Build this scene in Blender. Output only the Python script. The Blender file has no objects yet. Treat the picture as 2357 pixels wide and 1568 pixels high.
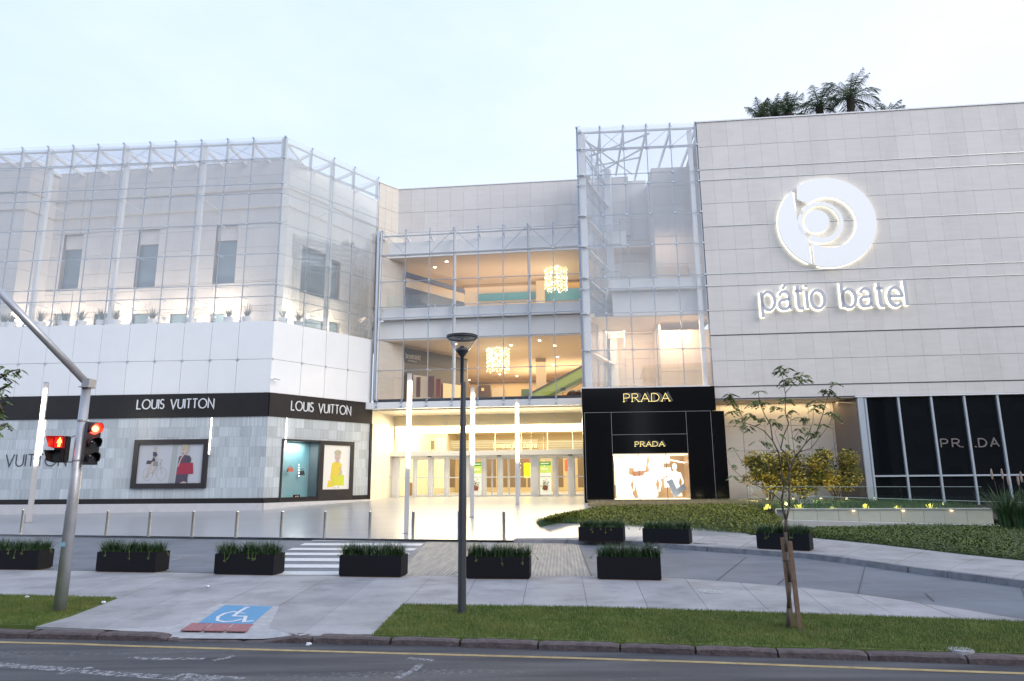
import bpy, math, random
from mathutils import Vector, Matrix
random.seed(7)
PI = math.pi
sc = bpy.context.scene
COL = sc.collection

# ------------------------------------------------------------------ camera
F, CX, CY = 1571.0, 1178.5, 784.0          # focal length and centre for a picture 2357 wide
HC = 2.1
pitch, roll = math.atan(319 / F), math.radians(0.475)
FW = Vector((0, math.cos(pitch), math.sin(pitch)))
UP0 = Vector((0, -math.sin(pitch), math.cos(pitch)))
X0 = Vector((1, 0, 0))
RT = X0 * math.cos(roll) - UP0 * math.sin(roll)
UPV = X0 * math.sin(roll) + UP0 * math.cos(roll)
CAM = Vector((0, 0, HC))
cd = bpy.data.cameras.new("camera"); cam = bpy.data.objects.new("camera", cd); COL.objects.link(cam)
cd.sensor_width = 36; cd.lens = F / 2357 * 36; cd.clip_start = .1; cd.clip_end = 3000
m = Matrix((RT, UPV, -FW)).transposed().to_4x4(); m.translation = CAM
cam.matrix_world = m
sc.camera = cam

# ------------------------------------------------------------------ sky, sun, exposure
w = bpy.data.worlds.new("World"); sc.world = w; w.use_nodes = True
nt = w.node_tree; nt.nodes.clear()
out = nt.nodes.new("ShaderNodeOutputWorld"); bg = nt.nodes.new("ShaderNodeBackground")
sky = nt.nodes.new("ShaderNodeTexSky"); sky.sky_type = 'NISHITA'; sky.sun_disc = False
SUN_EL, SUN_AZ = math.radians(27), math.radians(128)      # azimuth clockwise from +Y
sky.sun_elevation = SUN_EL; sky.sun_rotation = SUN_AZ
sky.air_density = 1.0; sky.dust_density = 1.0; sky.ozone_density = 1.0
tc = nt.nodes.new("ShaderNodeTexCoord"); sep = nt.nodes.new("ShaderNodeSeparateXYZ")
nt.links.new(tc.outputs["Generated"], sep.inputs[0])
mp = nt.nodes.new("ShaderNodeMapping"); mp.inputs["Scale"].default_value = (1.4, 1.0, 3.2); mp.inputs["Rotation"].default_value = (0, .35, .5)
nt.links.new(tc.outputs["Generated"], mp.inputs[0])
nz = nt.nodes.new("ShaderNodeTexNoise"); nz.inputs["Scale"].default_value = 2.6; nz.inputs["Detail"].default_value = 9; nz.inputs["Roughness"].default_value = .62
nt.links.new(mp.outputs[0], nz.inputs[0])
def wm(op, a, b, clamp=False):
    n = nt.nodes.new("ShaderNodeMath"); n.operation = op; n.use_clamp = clamp
    for i, v in enumerate((a, b)):
        if isinstance(v, (int, float)): n.inputs[i].default_value = v
        else: nt.links.new(v, n.inputs[i])
    return n.outputs[0]
# veil of thin high cloud: thicker to the right and near the horizon
g = wm('MULTIPLY', sep.outputs["X"], .42)
g = wm('ADD', g, .72)
g = wm('SUBTRACT', g, wm('MULTIPLY', sep.outputs["Z"], .62))
g = wm('ADD', g, wm('MULTIPLY', wm('SUBTRACT', nz.outputs["Fac"], .5), .65), True)
veil = nt.nodes.new("ShaderNodeMix"); veil.data_type = 'RGBA'
veil.inputs[6].default_value = (6.1, 7.8, 11.0, 1); veil.inputs[7].default_value = (10.1, 10.3, 10.9, 1)
nt.links.new(g, veil.inputs[0])
mx = nt.nodes.new("ShaderNodeMix"); mx.data_type = 'RGBA'; mx.inputs[0].default_value = .86
nt.links.new(sky.outputs[0], mx.inputs[6]); nt.links.new(veil.outputs[2], mx.inputs[7])
nt.links.new(mx.outputs[2], bg.inputs[0]); bg.inputs[1].default_value = .1
nt.links.new(bg.outputs[0], out.inputs[0])
sl = bpy.data.lights.new("sun", 'SUN'); so = bpy.data.objects.new("sun", sl); COL.objects.link(so)
sl.energy = 1.5; sl.angle = math.radians(40); sl.color = (1, .93, .86)
sd = Vector((math.sin(SUN_AZ) * math.cos(SUN_EL), math.cos(SUN_AZ) * math.cos(SUN_EL), math.sin(SUN_EL)))
so.rotation_euler = sd.to_track_quat('Z', 'Y').to_euler()
so.location = (0, -10, 30)
sc.view_settings.view_transform = 'Standard'; sc.view_settings.look = 'None'
sc.view_settings.gamma = 1; sc.view_settings.use_curve_mapping = False
sc.view_settings.exposure = 0.36
sc.cycles.use_denoising = True
sc.cycles.max_bounces = 8; sc.cycles.transparent_max_bounces = 32
sc.cycles.diffuse_bounces = 4; sc.cycles.glossy_bounces = 4
sc.cycles.sample_clamp_indirect = 6; sc.cycles.caustics_reflective = False; sc.cycles.caustics_refractive = False

# ------------------------------------------------------------------ helpers: where a thing of the picture stands
def ray(x, y):
    return RT * ((x - CX) / F) - UPV * ((y - CY) / F) + FW
def at_y(x, y, Y):
    d = ray(x, y); return CAM + d * (Y / d.y)
def at_z(x, y, z=0.0):
    d = ray(x, y); return CAM + d * ((z - HC) / d.z)
class Wall:
    """vertical plane through two ground points; u runs along, z up, d towards the street"""
    def __init__(s, p0, p1):
        s.p = Vector((p0[0], p0[1])); q = Vector((p1[0], p1[1])); s.t = (q - s.p).normalized(); s.L = (q - s.p).length
        s.n = Vector((s.t.y, -s.t.x)); s.rz = math.atan2(s.t.y, s.t.x)
    def px(s, x, y, d=0.0):
        r = ray(x, y); p = s.p + s.n * d
        k = (p - Vector((0, 0))).dot(s.n) / Vector((r.x, r.y)).dot(s.n)
        P = CAM + r * k
        return (Vector((P.x, P.y)) - s.p).dot(s.t), P.z
    def pt(s, u, z, d=0.0):
        q = s.p + s.t * u + s.n * d; return Vector((q.x, q.y, z))

# ------------------------------------------------------------------ materials
def M(name, col, rough=.6, metal=0.0, var=0.0, scale=3.0, bump=0.0, bscale=30.0, rand=0.0, emit=0.0, ecol=None, stretch=None, spec=.5, detail=6, coat=0.0, col2=None, stain=None):
    m = bpy.data.materials.new(name); m.use_nodes = True
    nt = m.node_tree; b = nt.nodes["Principled BSDF"]
    b.inputs["Base Color"].default_value = (*col, 1); b.inputs["Roughness"].default_value = rough
    b.inputs["Metallic"].default_value = metal; b.inputs["Specular IOR Level"].default_value = spec
    if coat: b.inputs["Coat Weight"].default_value = coat; b.inputs["Coat Roughness"].default_value = .05
    if emit:
        b.inputs["Emission Color"].default_value = (*(ecol or col), 1); b.inputs["Emission Strength"].default_value = emit
    L = nt.links.new
    geo = nt.nodes.new("ShaderNodeNewGeometry"); vec = geo.outputs["Position"]
    if stretch:
        mpn = nt.nodes.new("ShaderNodeMapping"); mpn.inputs["Scale"].default_value = stretch; L(vec, mpn.inputs[0]); vec = mpn.outputs[0]
    if var or rand or col2:
        fac = None
        nn = nt.nodes.new("ShaderNodeTexNoise"); nn.inputs["Scale"].default_value = scale; nn.inputs["Detail"].default_value = detail; nn.inputs["Roughness"].default_value = .6
        L(vec, nn.inputs[0])
        mr = nt.nodes.new("ShaderNodeMapRange"); L(nn.outputs["Fac"], mr.inputs[0])
        mr.inputs[1].default_value = .3; mr.inputs[2].default_value = .7
        if col2:
            mc = nt.nodes.new("ShaderNodeMix"); mc.data_type = 'RGBA'; L(mr.outputs[0], mc.inputs[0])
            mc.inputs[6].default_value = (*col, 1); mc.inputs[7].default_value = (*col2, 1); cur = mc.outputs[2]
        else:
            mr.inputs[3].default_value = 1 - var; mr.inputs[4].default_value = 1 + var
            vm = nt.nodes.new("ShaderNodeVectorMath"); vm.operation = 'SCALE'; vm.inputs[0].default_value = col
            L(mr.outputs[0], vm.inputs["Scale"]); cur = vm.outputs[0]
        if rand:
            oi = nt.nodes.new("ShaderNodeObjectInfo"); m2 = nt.nodes.new("ShaderNodeMapRange"); L(oi.outputs["Random"], m2.inputs[0])
            m2.inputs[3].default_value = 1 - rand; m2.inputs[4].default_value = 1 + rand
            v2 = nt.nodes.new("ShaderNodeVectorMath"); v2.operation = 'SCALE'; L(cur, v2.inputs[0]); L(m2.outputs[0], v2.inputs["Scale"]); cur = v2.outputs[0]
        if stain:
            ms = nt.nodes.new("ShaderNodeMapping"); ms.inputs["Scale"].default_value = stain[2] if len(stain) > 2 else (1, 1, 1); L(geo.outputs["Position"], ms.inputs[0])
            ns = nt.nodes.new("ShaderNodeTexNoise"); ns.inputs["Scale"].default_value = stain[1]; ns.inputs["Detail"].default_value = 9; ns.inputs["Roughness"].default_value = .68; L(ms.outputs[0], ns.inputs[0])
            m4 = nt.nodes.new("ShaderNodeMapRange"); m4.inputs[1].default_value = .50; m4.inputs[2].default_value = .66; m4.inputs[3].default_value = 1; m4.inputs[4].default_value = 1 - stain[0]; L(ns.outputs["Fac"], m4.inputs[0])
            v4 = nt.nodes.new("ShaderNodeVectorMath"); v4.operation = 'SCALE'; L(cur, v4.inputs[0]); L(m4.outputs[0], v4.inputs["Scale"]); cur = v4.outputs[0]
        L(cur, b.inputs["Base Color"])
    if bump:
        n2 = nt.nodes.new("ShaderNodeTexNoise"); n2.inputs["Scale"].default_value = bscale; n2.inputs["Detail"].default_value = 5; L(vec, n2.inputs[0])
        bp = nt.nodes.new("ShaderNodeBump"); bp.inputs["Strength"].default_value = bump; bp.inputs["Distance"].default_value = .02
        L(n2.outputs["Fac"], bp.inputs["Height"]); L(bp.outputs[0], b.inputs["Normal"])
    return m
def glass(name, tint=(.93, .96, .97), base=.03, k=1.3, rough=0.0, white_veil=None, ff=0.0):
    m = bpy.data.materials.new(name); m.use_nodes = True; nt = m.node_tree; nt.nodes.clear()
    o = nt.nodes.new("ShaderNodeOutputMaterial"); tr = nt.nodes.new("ShaderNodeBsdfTransparent"); gl = nt.nodes.new("ShaderNodeBsdfGlossy")
    tr.inputs[0].default_value = (*tint, 1); gl.inputs["Roughness"].default_value = rough; geo = nt.nodes.new("ShaderNodeNewGeometry")
    fr = nt.nodes.new("ShaderNodeFresnel"); fr.inputs[0].default_value = 1.5
    ma = nt.nodes.new("ShaderNodeMath"); ma.operation = 'MULTIPLY_ADD'; ma.inputs[1].default_value = k; ma.inputs[2].default_value = base; ma.use_clamp = True
    nt.links.new(fr.outputs[0], ma.inputs[0]); mx = nt.nodes.new("ShaderNodeMixShader")
    inv = nt.nodes.new("ShaderNodeMath"); inv.operation = 'SUBTRACT'; inv.inputs[0].default_value = 1; nt.links.new(geo.outputs["Backfacing"], inv.inputs[1])
    mu = nt.nodes.new("ShaderNodeMath"); mu.operation = 'MULTIPLY'; nt.links.new(ma.outputs[0], mu.inputs[0]); nt.links.new(inv.outputs[0], mu.inputs[1])
    nt.links.new(mu.outputs[0], mx.inputs[0])
    src = tr.outputs[0]
    if white_veil:
        df = nt.nodes.new("ShaderNodeBsdfDiffuse"); df.inputs[0].default_value = (*white_veil, 1)
        m0 = nt.nodes.new("ShaderNodeMixShader"); m0.inputs[0].default_value = ff
        nt.links.new(tr.outputs[0], m0.inputs[1]); nt.links.new(df.outputs[0], m0.inputs[2]); src = m0.outputs[0]
    nt.links.new(src, mx.inputs[1]); nt.links.new(gl.outputs[0], mx.inputs[2])
    nt.links.new(mx.outputs[0], o.inputs[0]); return m
def emis(name, col, s):
    m = bpy.data.materials.new(name); m.use_nodes = True; nt = m.node_tree; nt.nodes.clear()
    o = nt.nodes.new("ShaderNodeOutputMaterial"); e = nt.nodes.new("ShaderNodeEmission"); e.inputs[0].default_value = (*col, 1); e.inputs[1].default_value = s
    nt.links.new(e.outputs[0], o.inputs[0]); return m

STONE = M('limestone cladding', (.70, .665, .64), .65, var=.04, scale=.9, rand=.035, stain=(.07, .5, (1, 1, .25)), bump=.15, bscale=14, stretch=(1, 1, 5))
STONEW = M('warm limestone', (.68, .63, .56), .6, var=.05, scale=1.2, rand=.03, stretch=(1, 1, 4))
JOINT = M('dark joint backing', (.36, .36, .37), .9)
WHITEP = M('white glass panel', (.80, .82, .84), .18, var=.02, scale=1, rand=.015)
WHITE = M('white painted steel', (.80, .81, .82), .4)
WHITEI = M('white interior paint', (.90, .90, .89), .6)
STEEL = M('stainless steel', (.55, .60, .66), .28, .85)
RODM = M('blue grey steel rod', (.36, .41, .48), .4, .5)
BLACKB = M('dark bronze band', (.022, .020, .021), .35, spec=.3, var=.1, scale=2)
BLACKG = M('black glass panel', (.006, .006, .007), .12, spec=.35)
GLASS = glass('clear facade glass', (.98, .985, .99), .05, 1.15, white_veil=(.88, .91, .95), ff=.12)  # diffuse white veil stands in for bright sky reflected in the panes
GLASSF = glass('facade glass over the corner', (.93, .96, .97), .15, 2.4, white_veil=(.86, .89, .93), ff=.13)  # same sky reflection veil mixed into the corner panes
GLASSI = glass('glass of the hall', (.99, .99, .99), .02, .8)
GLASSG = glass('green edge balustrade glass', (.965, .988, .978), .03, 1.0)
GLASSD = M('dark reflective glazing', (.006, .008, .010), .03, spec=.6)
WINB = M('blue window glass', (.13, .20, .25), .06, spec=.8, var=.2, scale=.7)
CHROME = M('polished steel tube', (.66, .65, .60), .2, 1.0)
CONC = M('pale washed concrete', (.325, .32, .335), .8, var=.17, scale=1.1, bump=.3, bscale=60, rand=.05, detail=10, stain=(.26, .9))
DRIVE = M('blue grey driveway concrete', (.145, .162, .195), .62, var=.16, scale=.8, bump=.15, bscale=50, detail=10, stain=(.30, .7, (.5, 1.6, 1)))
PLAZA = M('polished granite plaza', (.33, .34, .365), .28, var=.08, scale=.5, bump=.02, bscale=9, stretch=(.35, 1.6, 1), detail=8, spec=.5, stain=(.12, .6, (.3, 2, 1)))
KERB = M('rough granite kerb', (.105, .083, .086), .9, var=.3, scale=9, bump=.9, bscale=22, rand=.12)
KERBC = M('worn concrete kerb', (.20, .205, .22), .85, var=.3, scale=4, bump=.3, bscale=20, rand=.08)
PAINTW = M('white road paint', (.62, .63, .65), .7, var=.1, scale=10)
GALV = M('galvanised steel', (.50, .50, .52), .42, .6, var=.12, scale=4, bump=.1, bscale=8)
DGREY = M('dark grey painted steel', (.075, .078, .09), .45, .3)
PLANTER = M('black planter steel', (.010, .010, .013), .6, spec=.2)
RUST = M('rusty base angle', (.10, .045, .02), .8)
SOIL = M('dark soil', (.035, .028, .02), .95, var=.3, scale=12, bump=.5)

# ------------------------------------------------------------------ mesh builder
class MB:
    def __init__(s): s.v = []; s.f = []
    def add(s, vs, fs):
        k = len(s.v); s.v.extend([tuple(a) for a in vs]); s.f.extend([tuple(i + k for i in f) for f in fs]); return s
    def hexa(s, p):   # p: 4 bottom (ccw from above), 4 top
        return s.add(p, [(3, 2, 1, 0), (4, 5, 6, 7), (0, 1, 5, 4), (1, 2, 6, 5), (2, 3, 7, 6), (3, 0, 4, 7)])
    def box(s, x0, x1, y0, y1, z0, z1):
        return s.hexa([(x0, y0, z0), (x1, y0, z0), (x1, y1, z0), (x0, y1, z0), (x0, y0, z1), (x1, y0, z1), (x1, y1, z1), (x0, y1, z1)])
    def wbox(s, W, u0, u1, z0, z1, d0, d1):   # d0<d1
        a, b = min(d0, d1), max(d0, d1)
        return s.hexa([W.pt(u0, z0, b), W.pt(u1, z0, b), W.pt(u1, z0, a), W.pt(u0, z0, a), W.pt(u0, z1, b), W.pt(u1, z1, b), W.pt(u1, z1, a), W.pt(u0, z1, a)])
    def tube(s, p0, p1, r0, r1=None, n=8, caps=True):
        r1 = r0 if r1 is None else r1; p0 = Vector(p0); p1 = Vector(p1); ax = (p1 - p0)
        if ax.length < 1e-6: return s
        ax.normalize(); a = ax.orthogonal().normalized(); b = ax.cross(a); vs = []
        for p, r in ((p0, r0), (p1, r1)):
            for i in range(n):
                t = 2 * PI * i / n; vs.append(p + a * (r * math.cos(t)) + b * (r * math.sin(t)))
        fs = [(i, (i + 1) % n, n + (i + 1) % n, n + i) for i in range(n)]
        if caps: fs += [tuple(range(n - 1, -1, -1)), tuple(range(n, 2 * n))]
        return s.add(vs, fs)
    def path(s, pts, rs, n=6):
        for i in range(len(pts) - 1): s.tube(pts[i], pts[i + 1], rs[i], rs[i + 1], n)
        return s
    def lathe(s, prof, n=20, c=(0, 0, 0), cap=True):   # prof [(r,z)]
        vs = []; cx, cy, cz = c
        for r, z in prof:
            for i in range(n): t = 2 * PI * i / n; vs.append((cx + r * math.cos(t), cy + r * math.sin(t), cz + z))
        fs = [(j * n + i, j * n + (i + 1) % n, (j + 1) * n + (i + 1) % n, (j + 1) * n + i) for j in range(len(prof) - 1) for i in range(n)]
        if cap: fs += [tuple(range(n - 1, -1, -1)), tuple((len(prof) - 1) * n + i for i in range(n))]
        return s.add(vs, fs)
    def ball(s, c, r, n=8, k=5, sx=1, sy=1, sz=1):
        prof = [(math.sin(PI * j / k), -math.cos(PI * j / k)) for j in range(k + 1)]
        vs = []; 
        for a, z in prof:
            for i in range(n): t = 2 * PI * i / n; vs.append((c[0] + r * sx * a * math.cos(t), c[1] + r * sy * a * math.sin(t), c[2] + r * sz * z))
        return s.add(vs, [(j * n + i, j * n + (i + 1) % n, (j + 1) * n + (i + 1) % n, (j + 1) * n + i) for j in range(k) for i in range(n)])
    def ribbon(s, pts, wd, place, d0, d1, closed=False):   # polyline in 2D -> raised stroke; place(u,z,d)
        n = len(pts); P = [Vector(p) for p in pts]; Lf = []; Rg = []
        for i in range(n):
            a = P[i - 1] if (i > 0 or closed) else P[i]; b = P[(i + 1) % n] if (i < n - 1 or closed) else P[i]
            d1v = (P[i] - a); d2v = (b - P[i])
            if d1v.length < 1e-9: d1v = d2v
            if d2v.length < 1e-9: d2v = d1v
            d1v = d1v.normalized(); d2v = d2v.normalized(); t = (d1v + d2v)
            t = t.normalized() if t.length > 1e-3 else d1v
            nn = Vector((-t.y, t.x)); c = max(.35, nn.dot(Vector((-d1v.y, d1v.x)))); h = wd / 2 / c
            Lf.append(P[i] + nn * h); Rg.append(P[i] - nn * h)
        vs = []
        for q in (Lf, Rg):
            for p in q: vs.append(place(p.x, p.y, d1))
        for q in (Lf, Rg):
            for p in q: vs.append(place(p.x, p.y, d0))
        fs = []; rng = range(n if closed else n - 1)
        for i in rng:
            j = (i + 1) % n
            fs += [(i, n + i, n + j, j), (2 * n + i, 2 * n + j, 3 * n + j, 3 * n + i), (i, j, 2 * n + j, 2 * n + i), (n + i, 3 * n + i, 3 * n + j, n + j)]
        if not closed: fs += [(0, 2 * n, 3 * n, n), (n - 1, 2 * n - 1, 4 * n - 1, 3 * n - 1)]
        return s.add(vs, fs)
    def poly(s, pts3, thick=None):
        k = len(pts3)
        if thick is None: return s.add(pts3, [tuple(range(k))])
        lo = [Vector(p) - Vector(thick) for p in pts3]
        return s.add(list(pts3) + lo, [tuple(range(k)), tuple(range(2 * k - 1, k - 1, -1))] + [(i, k + i, k + (i + 1) % k, (i + 1) % k) for i in range(k)])
    def mesh(s, name, mat=None, smooth=False):
        me = bpy.data.meshes.new(name); me.from_pydata(s.v, [], s.f)
        if mat: me.materials.append(mat)
        if smooth: me.polygons.foreach_set("use_smooth", [True] * len(me.polygons))
        me.update(); return me
    def build(s, name, mat, parent=None, smooth=False, fix=True):
        return link(name, s.mesh(name, mat, smooth), parent)
def link(name, me, parent=None):
    o = bpy.data.objects.new(name, me); COL.objects.link(o)
    if parent is not None:
        o.parent = parent; o.matrix_parent_inverse = W2P(parent)
    return o
WM = {}
def W2P(p):
    m = Matrix.Identity(4); q = p
    m = WM.get(p.name, Matrix.Identity(4)); return m.inverted()
def tag(o, label=None, cat=None, group=None, kind=None):
    if label: o['label'] = label
    if cat: o['category'] = cat
    if group: o['group'] = group
    if kind: o['kind'] = kind
    return o
def empty(name, loc, label=None, cat=None, group=None, kind=None):
    o = bpy.data.objects.new(name, None); COL.objects.link(o); o.location = loc; o.empty_display_size = .3
    WM[o.name] = Matrix.Translation(Vector(loc)); return tag(o, label, cat, group, kind)
def copy_tree(o, parent=None):
    c = o.copy(); COL.objects.link(c)
    if parent is not None: c.parent = parent
    for ch in [x for x in o.children]: copy_tree(ch, c)
    return c
_cache = {}
def piece(W, u0, u1, z0, z1, d0, d1, mat, name, parent, bev=0.0):
    a, b = min(d0, d1), max(d0, d1)
    key = (round(u1 - u0, 3), round(z1 - z0, 3), round(b - a, 3), mat.name)
    me = _cache.get(key)
    if me is None:
        mb = MB(); mb.box(-key[0] / 2, key[0] / 2, -key[2], 0, 0, key[1]); me = mb.mesh(name, mat); _cache[key] = me
    o = bpy.data.objects.new(name, me); COL.objects.link(o)
    P = W.pt((u0 + u1) / 2, z0, a)
    o.rotation_euler = (0, 0, W.rz); o.location = P
    if parent is not None: o.parent = parent; o.matrix_parent_inverse = W2P(parent)
    return o
def clad(W, us, zs, d0, d1, mat, name, parent, gap=.007, gz_=.018, holes=(), vis=None):
    us = sorted(set([round(u, 3) for u in us] + [round(h[i], 3) for h in holes for i in (0, 1)])); zs = sorted(set([round(z, 3) for z in zs] + [round(h[i], 3) for h in holes for i in (2, 3)]))
    n = 0
    for i in range(len(us) - 1):
        for j in range(len(zs) - 1):
            cu, cz = (us[i] + us[i + 1]) / 2, (zs[j] + zs[j + 1]) / 2
            if us[i + 1] - us[i] < .05 or zs[j + 1] - zs[j] < .05: continue
            if any(h[0] < cu < h[1] and h[2] < cz < h[3] for h in holes): continue
            piece(W, us[i] + gap / 2, us[i + 1] - gap / 2, zs[j] + gz_ / 2, zs[j + 1] - gz_ / 2, d0, d1, mat, name, parent); n += 1
    return n
def frange(a, b, s):
    r = []; x = a
    while x < b - 1e-6: r.append(x); x += s
    r.append(b); return r
def flat(name, px, z, mat, parent=None, kind=None, thick=.003):
    mb = MB(); pts = [at_z(x, y, z) for x, y in px]
    # keep facing up
    ar = sum(pts[i].x * pts[(i + 1) % len(pts)].y - pts[(i + 1) % len(pts)].x * pts[i].y for i in range(len(pts)))
    if ar < 0: pts = pts[::-1]
    mb.poly(pts, (0, 0, thick)); o = mb.build(name, mat, parent)
    if kind: tag(o, kind=kind)
    return o
def arealight(name, loc, to, size, size_y, energy, col, parent=None, spread=None):
    l = bpy.data.lights.new(name, 'AREA'); l.shape = 'RECTANGLE'; l.size = size; l.size_y = size_y; l.energy = energy; l.color = col
    if spread: l.spread = spread
    o = bpy.data.objects.new(name, l); COL.objects.link(o); o.location = loc
    o.rotation_euler = (Vector(loc) - Vector(to)).to_track_quat('Z', 'Y').to_euler()
    if parent is not None: o.parent = parent; o.matrix_parent_inverse = W2P(parent)
    return o

# ------------------------------------------------------------------ stroke lettering
def arc(cx, cy, rx, ry, a0, a1, n=14):
    return [(cx + rx * math.cos(math.radians(a0 + (a1 - a0) * i / n)), cy + ry * math.sin(math.radians(a0 + (a1 - a0) * i / n))) for i in range(n + 1)]
GL = {
 'L': (.44, [[(0, 1), (0, 0), (.44, 0)]]), 'O': (.96, [arc(.48, .5, .48, .5, 90, 450, 26)]),
 'U': (.62, [[(0, 1)] + arc(.31, .31, .31, .31, 180, 360) + [(.62, 1)]]), 'I': (.0, [[(0, 0), (0, 1)]]),
 'S': (.44, [arc(.22, .75, .2, .25, 35, 250, 12) + arc(.22, .26, .22, .26, 90, -150, 14)[1:]]),
 'V': (.7, [[(0, 1), (.35, 0), (.7, 1)]]), 'T': (.54, [[(0, 1), (.54, 1)], [(.27, 1), (.27, 0)]]),
 'N': (.66, [[(0, 0), (0, 1), (.66, 0), (.66, 1)]]), 'E': (.45, [[(.45, 1), (0, 1), (0, 0), (.45, 0)], [(0, .52), (.4, .52)]]),
 'P': (.52, [[(0, 0), (0, 1), (.27, 1)] + arc(.27, .73, .25, .27, 90, -90, 10) + [(0, .46)]]),
 'R': (.58, [[(0, 0), (0, 1), (.27, 1)] + arc(.27, .74, .25, .26, 90, -90, 10) + [(0, .48)], [(.24, .48), (.58, 0)]]),
 'A': (.7, [[(0, 0), (.35, 1), (.7, 0)], [(.12, .34), (.58, .34)]]),
 'D': (.66, [[(0, 0), (0, 1), (.22, 1)] + arc(.22, .5, .44, .5, 90, -90, 14) + [(0, 0)]]),
 'p': (.56, [[(0, -.3), (0, .72)], arc(.28, .36, .28, .37, 0, 360, 22)]), 'b': (.56, [[(0, 0), (0, 1)], arc(.28, .36, .28, .37, 0, 360, 22)]),
 'a': (.54, [arc(.26, .5, .22, .23, 165, 20, 9) + [(.48, .1), (.56, 0)], [(.47, .42), (.2, .38)] + arc(.2, .2, .19, .19, 100, 270, 10) + [(.36, .03), (.47, .16)]]),
 't': (.34, [[(.13, .95), (.13, .12), (.18, .02), (.34, .01)], [(0, .72), (.32, .72)]]), 'i': (.0, [[(0, 0), (0, .72)], [(0, .86), (0, .97)]]),
 'o': (.58, [arc(.29, .36, .29, .37, 0, 360, 24)]), 'e': (.56, [[(.02, .38), (.55, .38)] + arc(.28, .36, .28, .37, 5, 320, 20)]), 'l': (.0, [[(0, 0), (0, 1)]]),
 's': (.36, [arc(.18, .54, .16, .18, 30, 250, 8) + arc(.18, .19, .18, .19, 90, -150, 9)[1:]]), 'r': (.3, [[(0, 0), (0, .72)], arc(.22, .42, .22, .28, 170, 75, 6)]),
 'k': (.42, [[(0, 0), (0, 1)], [(.4, .7), (.03, .3), (.42, 0)]]), 'f': (.32, [[(.12, 0), (.12, .8), (.2, .97), (.34, .97)], [(0, .7), (.3, .7)]]), 'd': (.56, [[(.56, 0), (.56, 1)], arc(.28, .36, .28, .37, 0, 360, 18)]),
 'n': (.48, [[(0, 0), (0, .72)], arc(.24, .46, .24, .26, 180, 0, 8) + [(.48, 0)]]), 'm': (.8, [[(0, 0), (0, .72)], arc(.2, .5, .2, .2, 180, 0, 6) + [(.4, 0)], arc(.6, .5, .2, .2, 180, 0, 6) + [(.8, 0)]]),
 'g': (.54, [arc(.27, .36, .27, .36, 0, 360, 16), [(.54, .72), (.54, -.1)] + arc(.28, -.1, .26, .2, 0, -150, 7)]), 'Z': (.6, [[(0, 1), (.6, 1), (0, 0), (.6, 0)]]),
 '1': (.2, [[(0, .8), (.2, 1), (.2, 0)]]), '8': (.5, [arc(.25, .75, .2, .24, 0, 360, 16), arc(.25, .26, .25, .26, 0, 360, 16)]), '6': (.5, [arc(.25, .28, .25, .28, 0, 360, 16), [(.02, .36), (.12, .75), (.38, 1)]]),
 "'": (.0, [[(-.06, .86), (.08, 1.0)]]), ' ': (.42, []), 'C': (.8, [arc(.46, .5, .46, .5, 45, 315, 20)]),
}
def text_strokes(txt, track=.2):
    x = 0; o = []
    for ch in txt:
        if ch == 'á':
            o.append((ch, [[(x + a, b) for a, b in pl] for pl in GL['a'][1]] + [[(x + .2, .84), (x + .34, 1.0)]])); x += GL['a'][0] + track; continue
        wd, pls = GL[ch]; o.append((ch, [[(x + a, b) for a, b in pl] for pl in pls])); x += wd + track
    return o, x - track
def letters(txt, W, u0, u1, z0, z1, wd, d0, d1, mat, parent, track=.2, name='letter', back=None, bw=0.0, bd=0.0):
    st, L = text_strokes(txt, track); sx = (u1 - u0) / L; sz = (z1 - z0); res = []
    for ch, pls in st:
        if not pls: continue
        mb = MB(); bb = MB()
        for pl in pls:
            q = [(u0 + a * sx, z0 + b * sz) for a, b in pl]; cl = (Vector(q[0]) - Vector(q[-1])).length < 1e-4 and len(q) > 3
            if cl: q = q[:-1]
            mb.ribbon(q, wd, W.pt, d0, d1, cl)
            if back: bb.ribbon(q, bw, W.pt, bd, bd + .012, cl)
        o = mb.build(name, mat, parent); res.append(o)
        if back:
            bb.build('backlight', back, o)
    return res
# ================================================================== GROUND
def prof(t):
    K = [(-9, 0.0), (0, .08), (1, .17), (6.5, .47), (11, .79), (20, 1.05), (60, 1.05)]
    for (a, za), (b, zb) in zip(K, K[1:]):
        if t <= b: return za + (zb - za) * max(0, (t - a)) / (b - a)
    return K[-1][1]
BL0, BL1 = at_z(0, 1230, .08), at_z(1180, 1244, .08)
_sl = (BL1.y - BL0.y) / (BL1.x - BL0.x)
def yb(X): return BL1.y + _sl * (X - BL1.x) if X < BL1.x else BL1.y + (X - BL1.x) * .02
def gz(X, Y): return prof(Y - yb(X)) if Y > yb(X) else 0.0
def on_plaza(x, y):
    r = ray(x, y); Y = 15.0
    while Y < 60:
        p = CAM + r * (Y / r.y)
        if p.z <= gz(p.x, p.y): return p
        Y += .02
    return p
g_ = MB(); g_.add([(-900, -900, -.14), (900, -900, -.14), (900, 1500, -.14), (-900, 1500, -.14)], [(0, 1, 2, 3)])
tag(g_.build('ground', M('bare ground', (.12, .115, .105), .95, var=.1), None), kind='structure')

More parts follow.
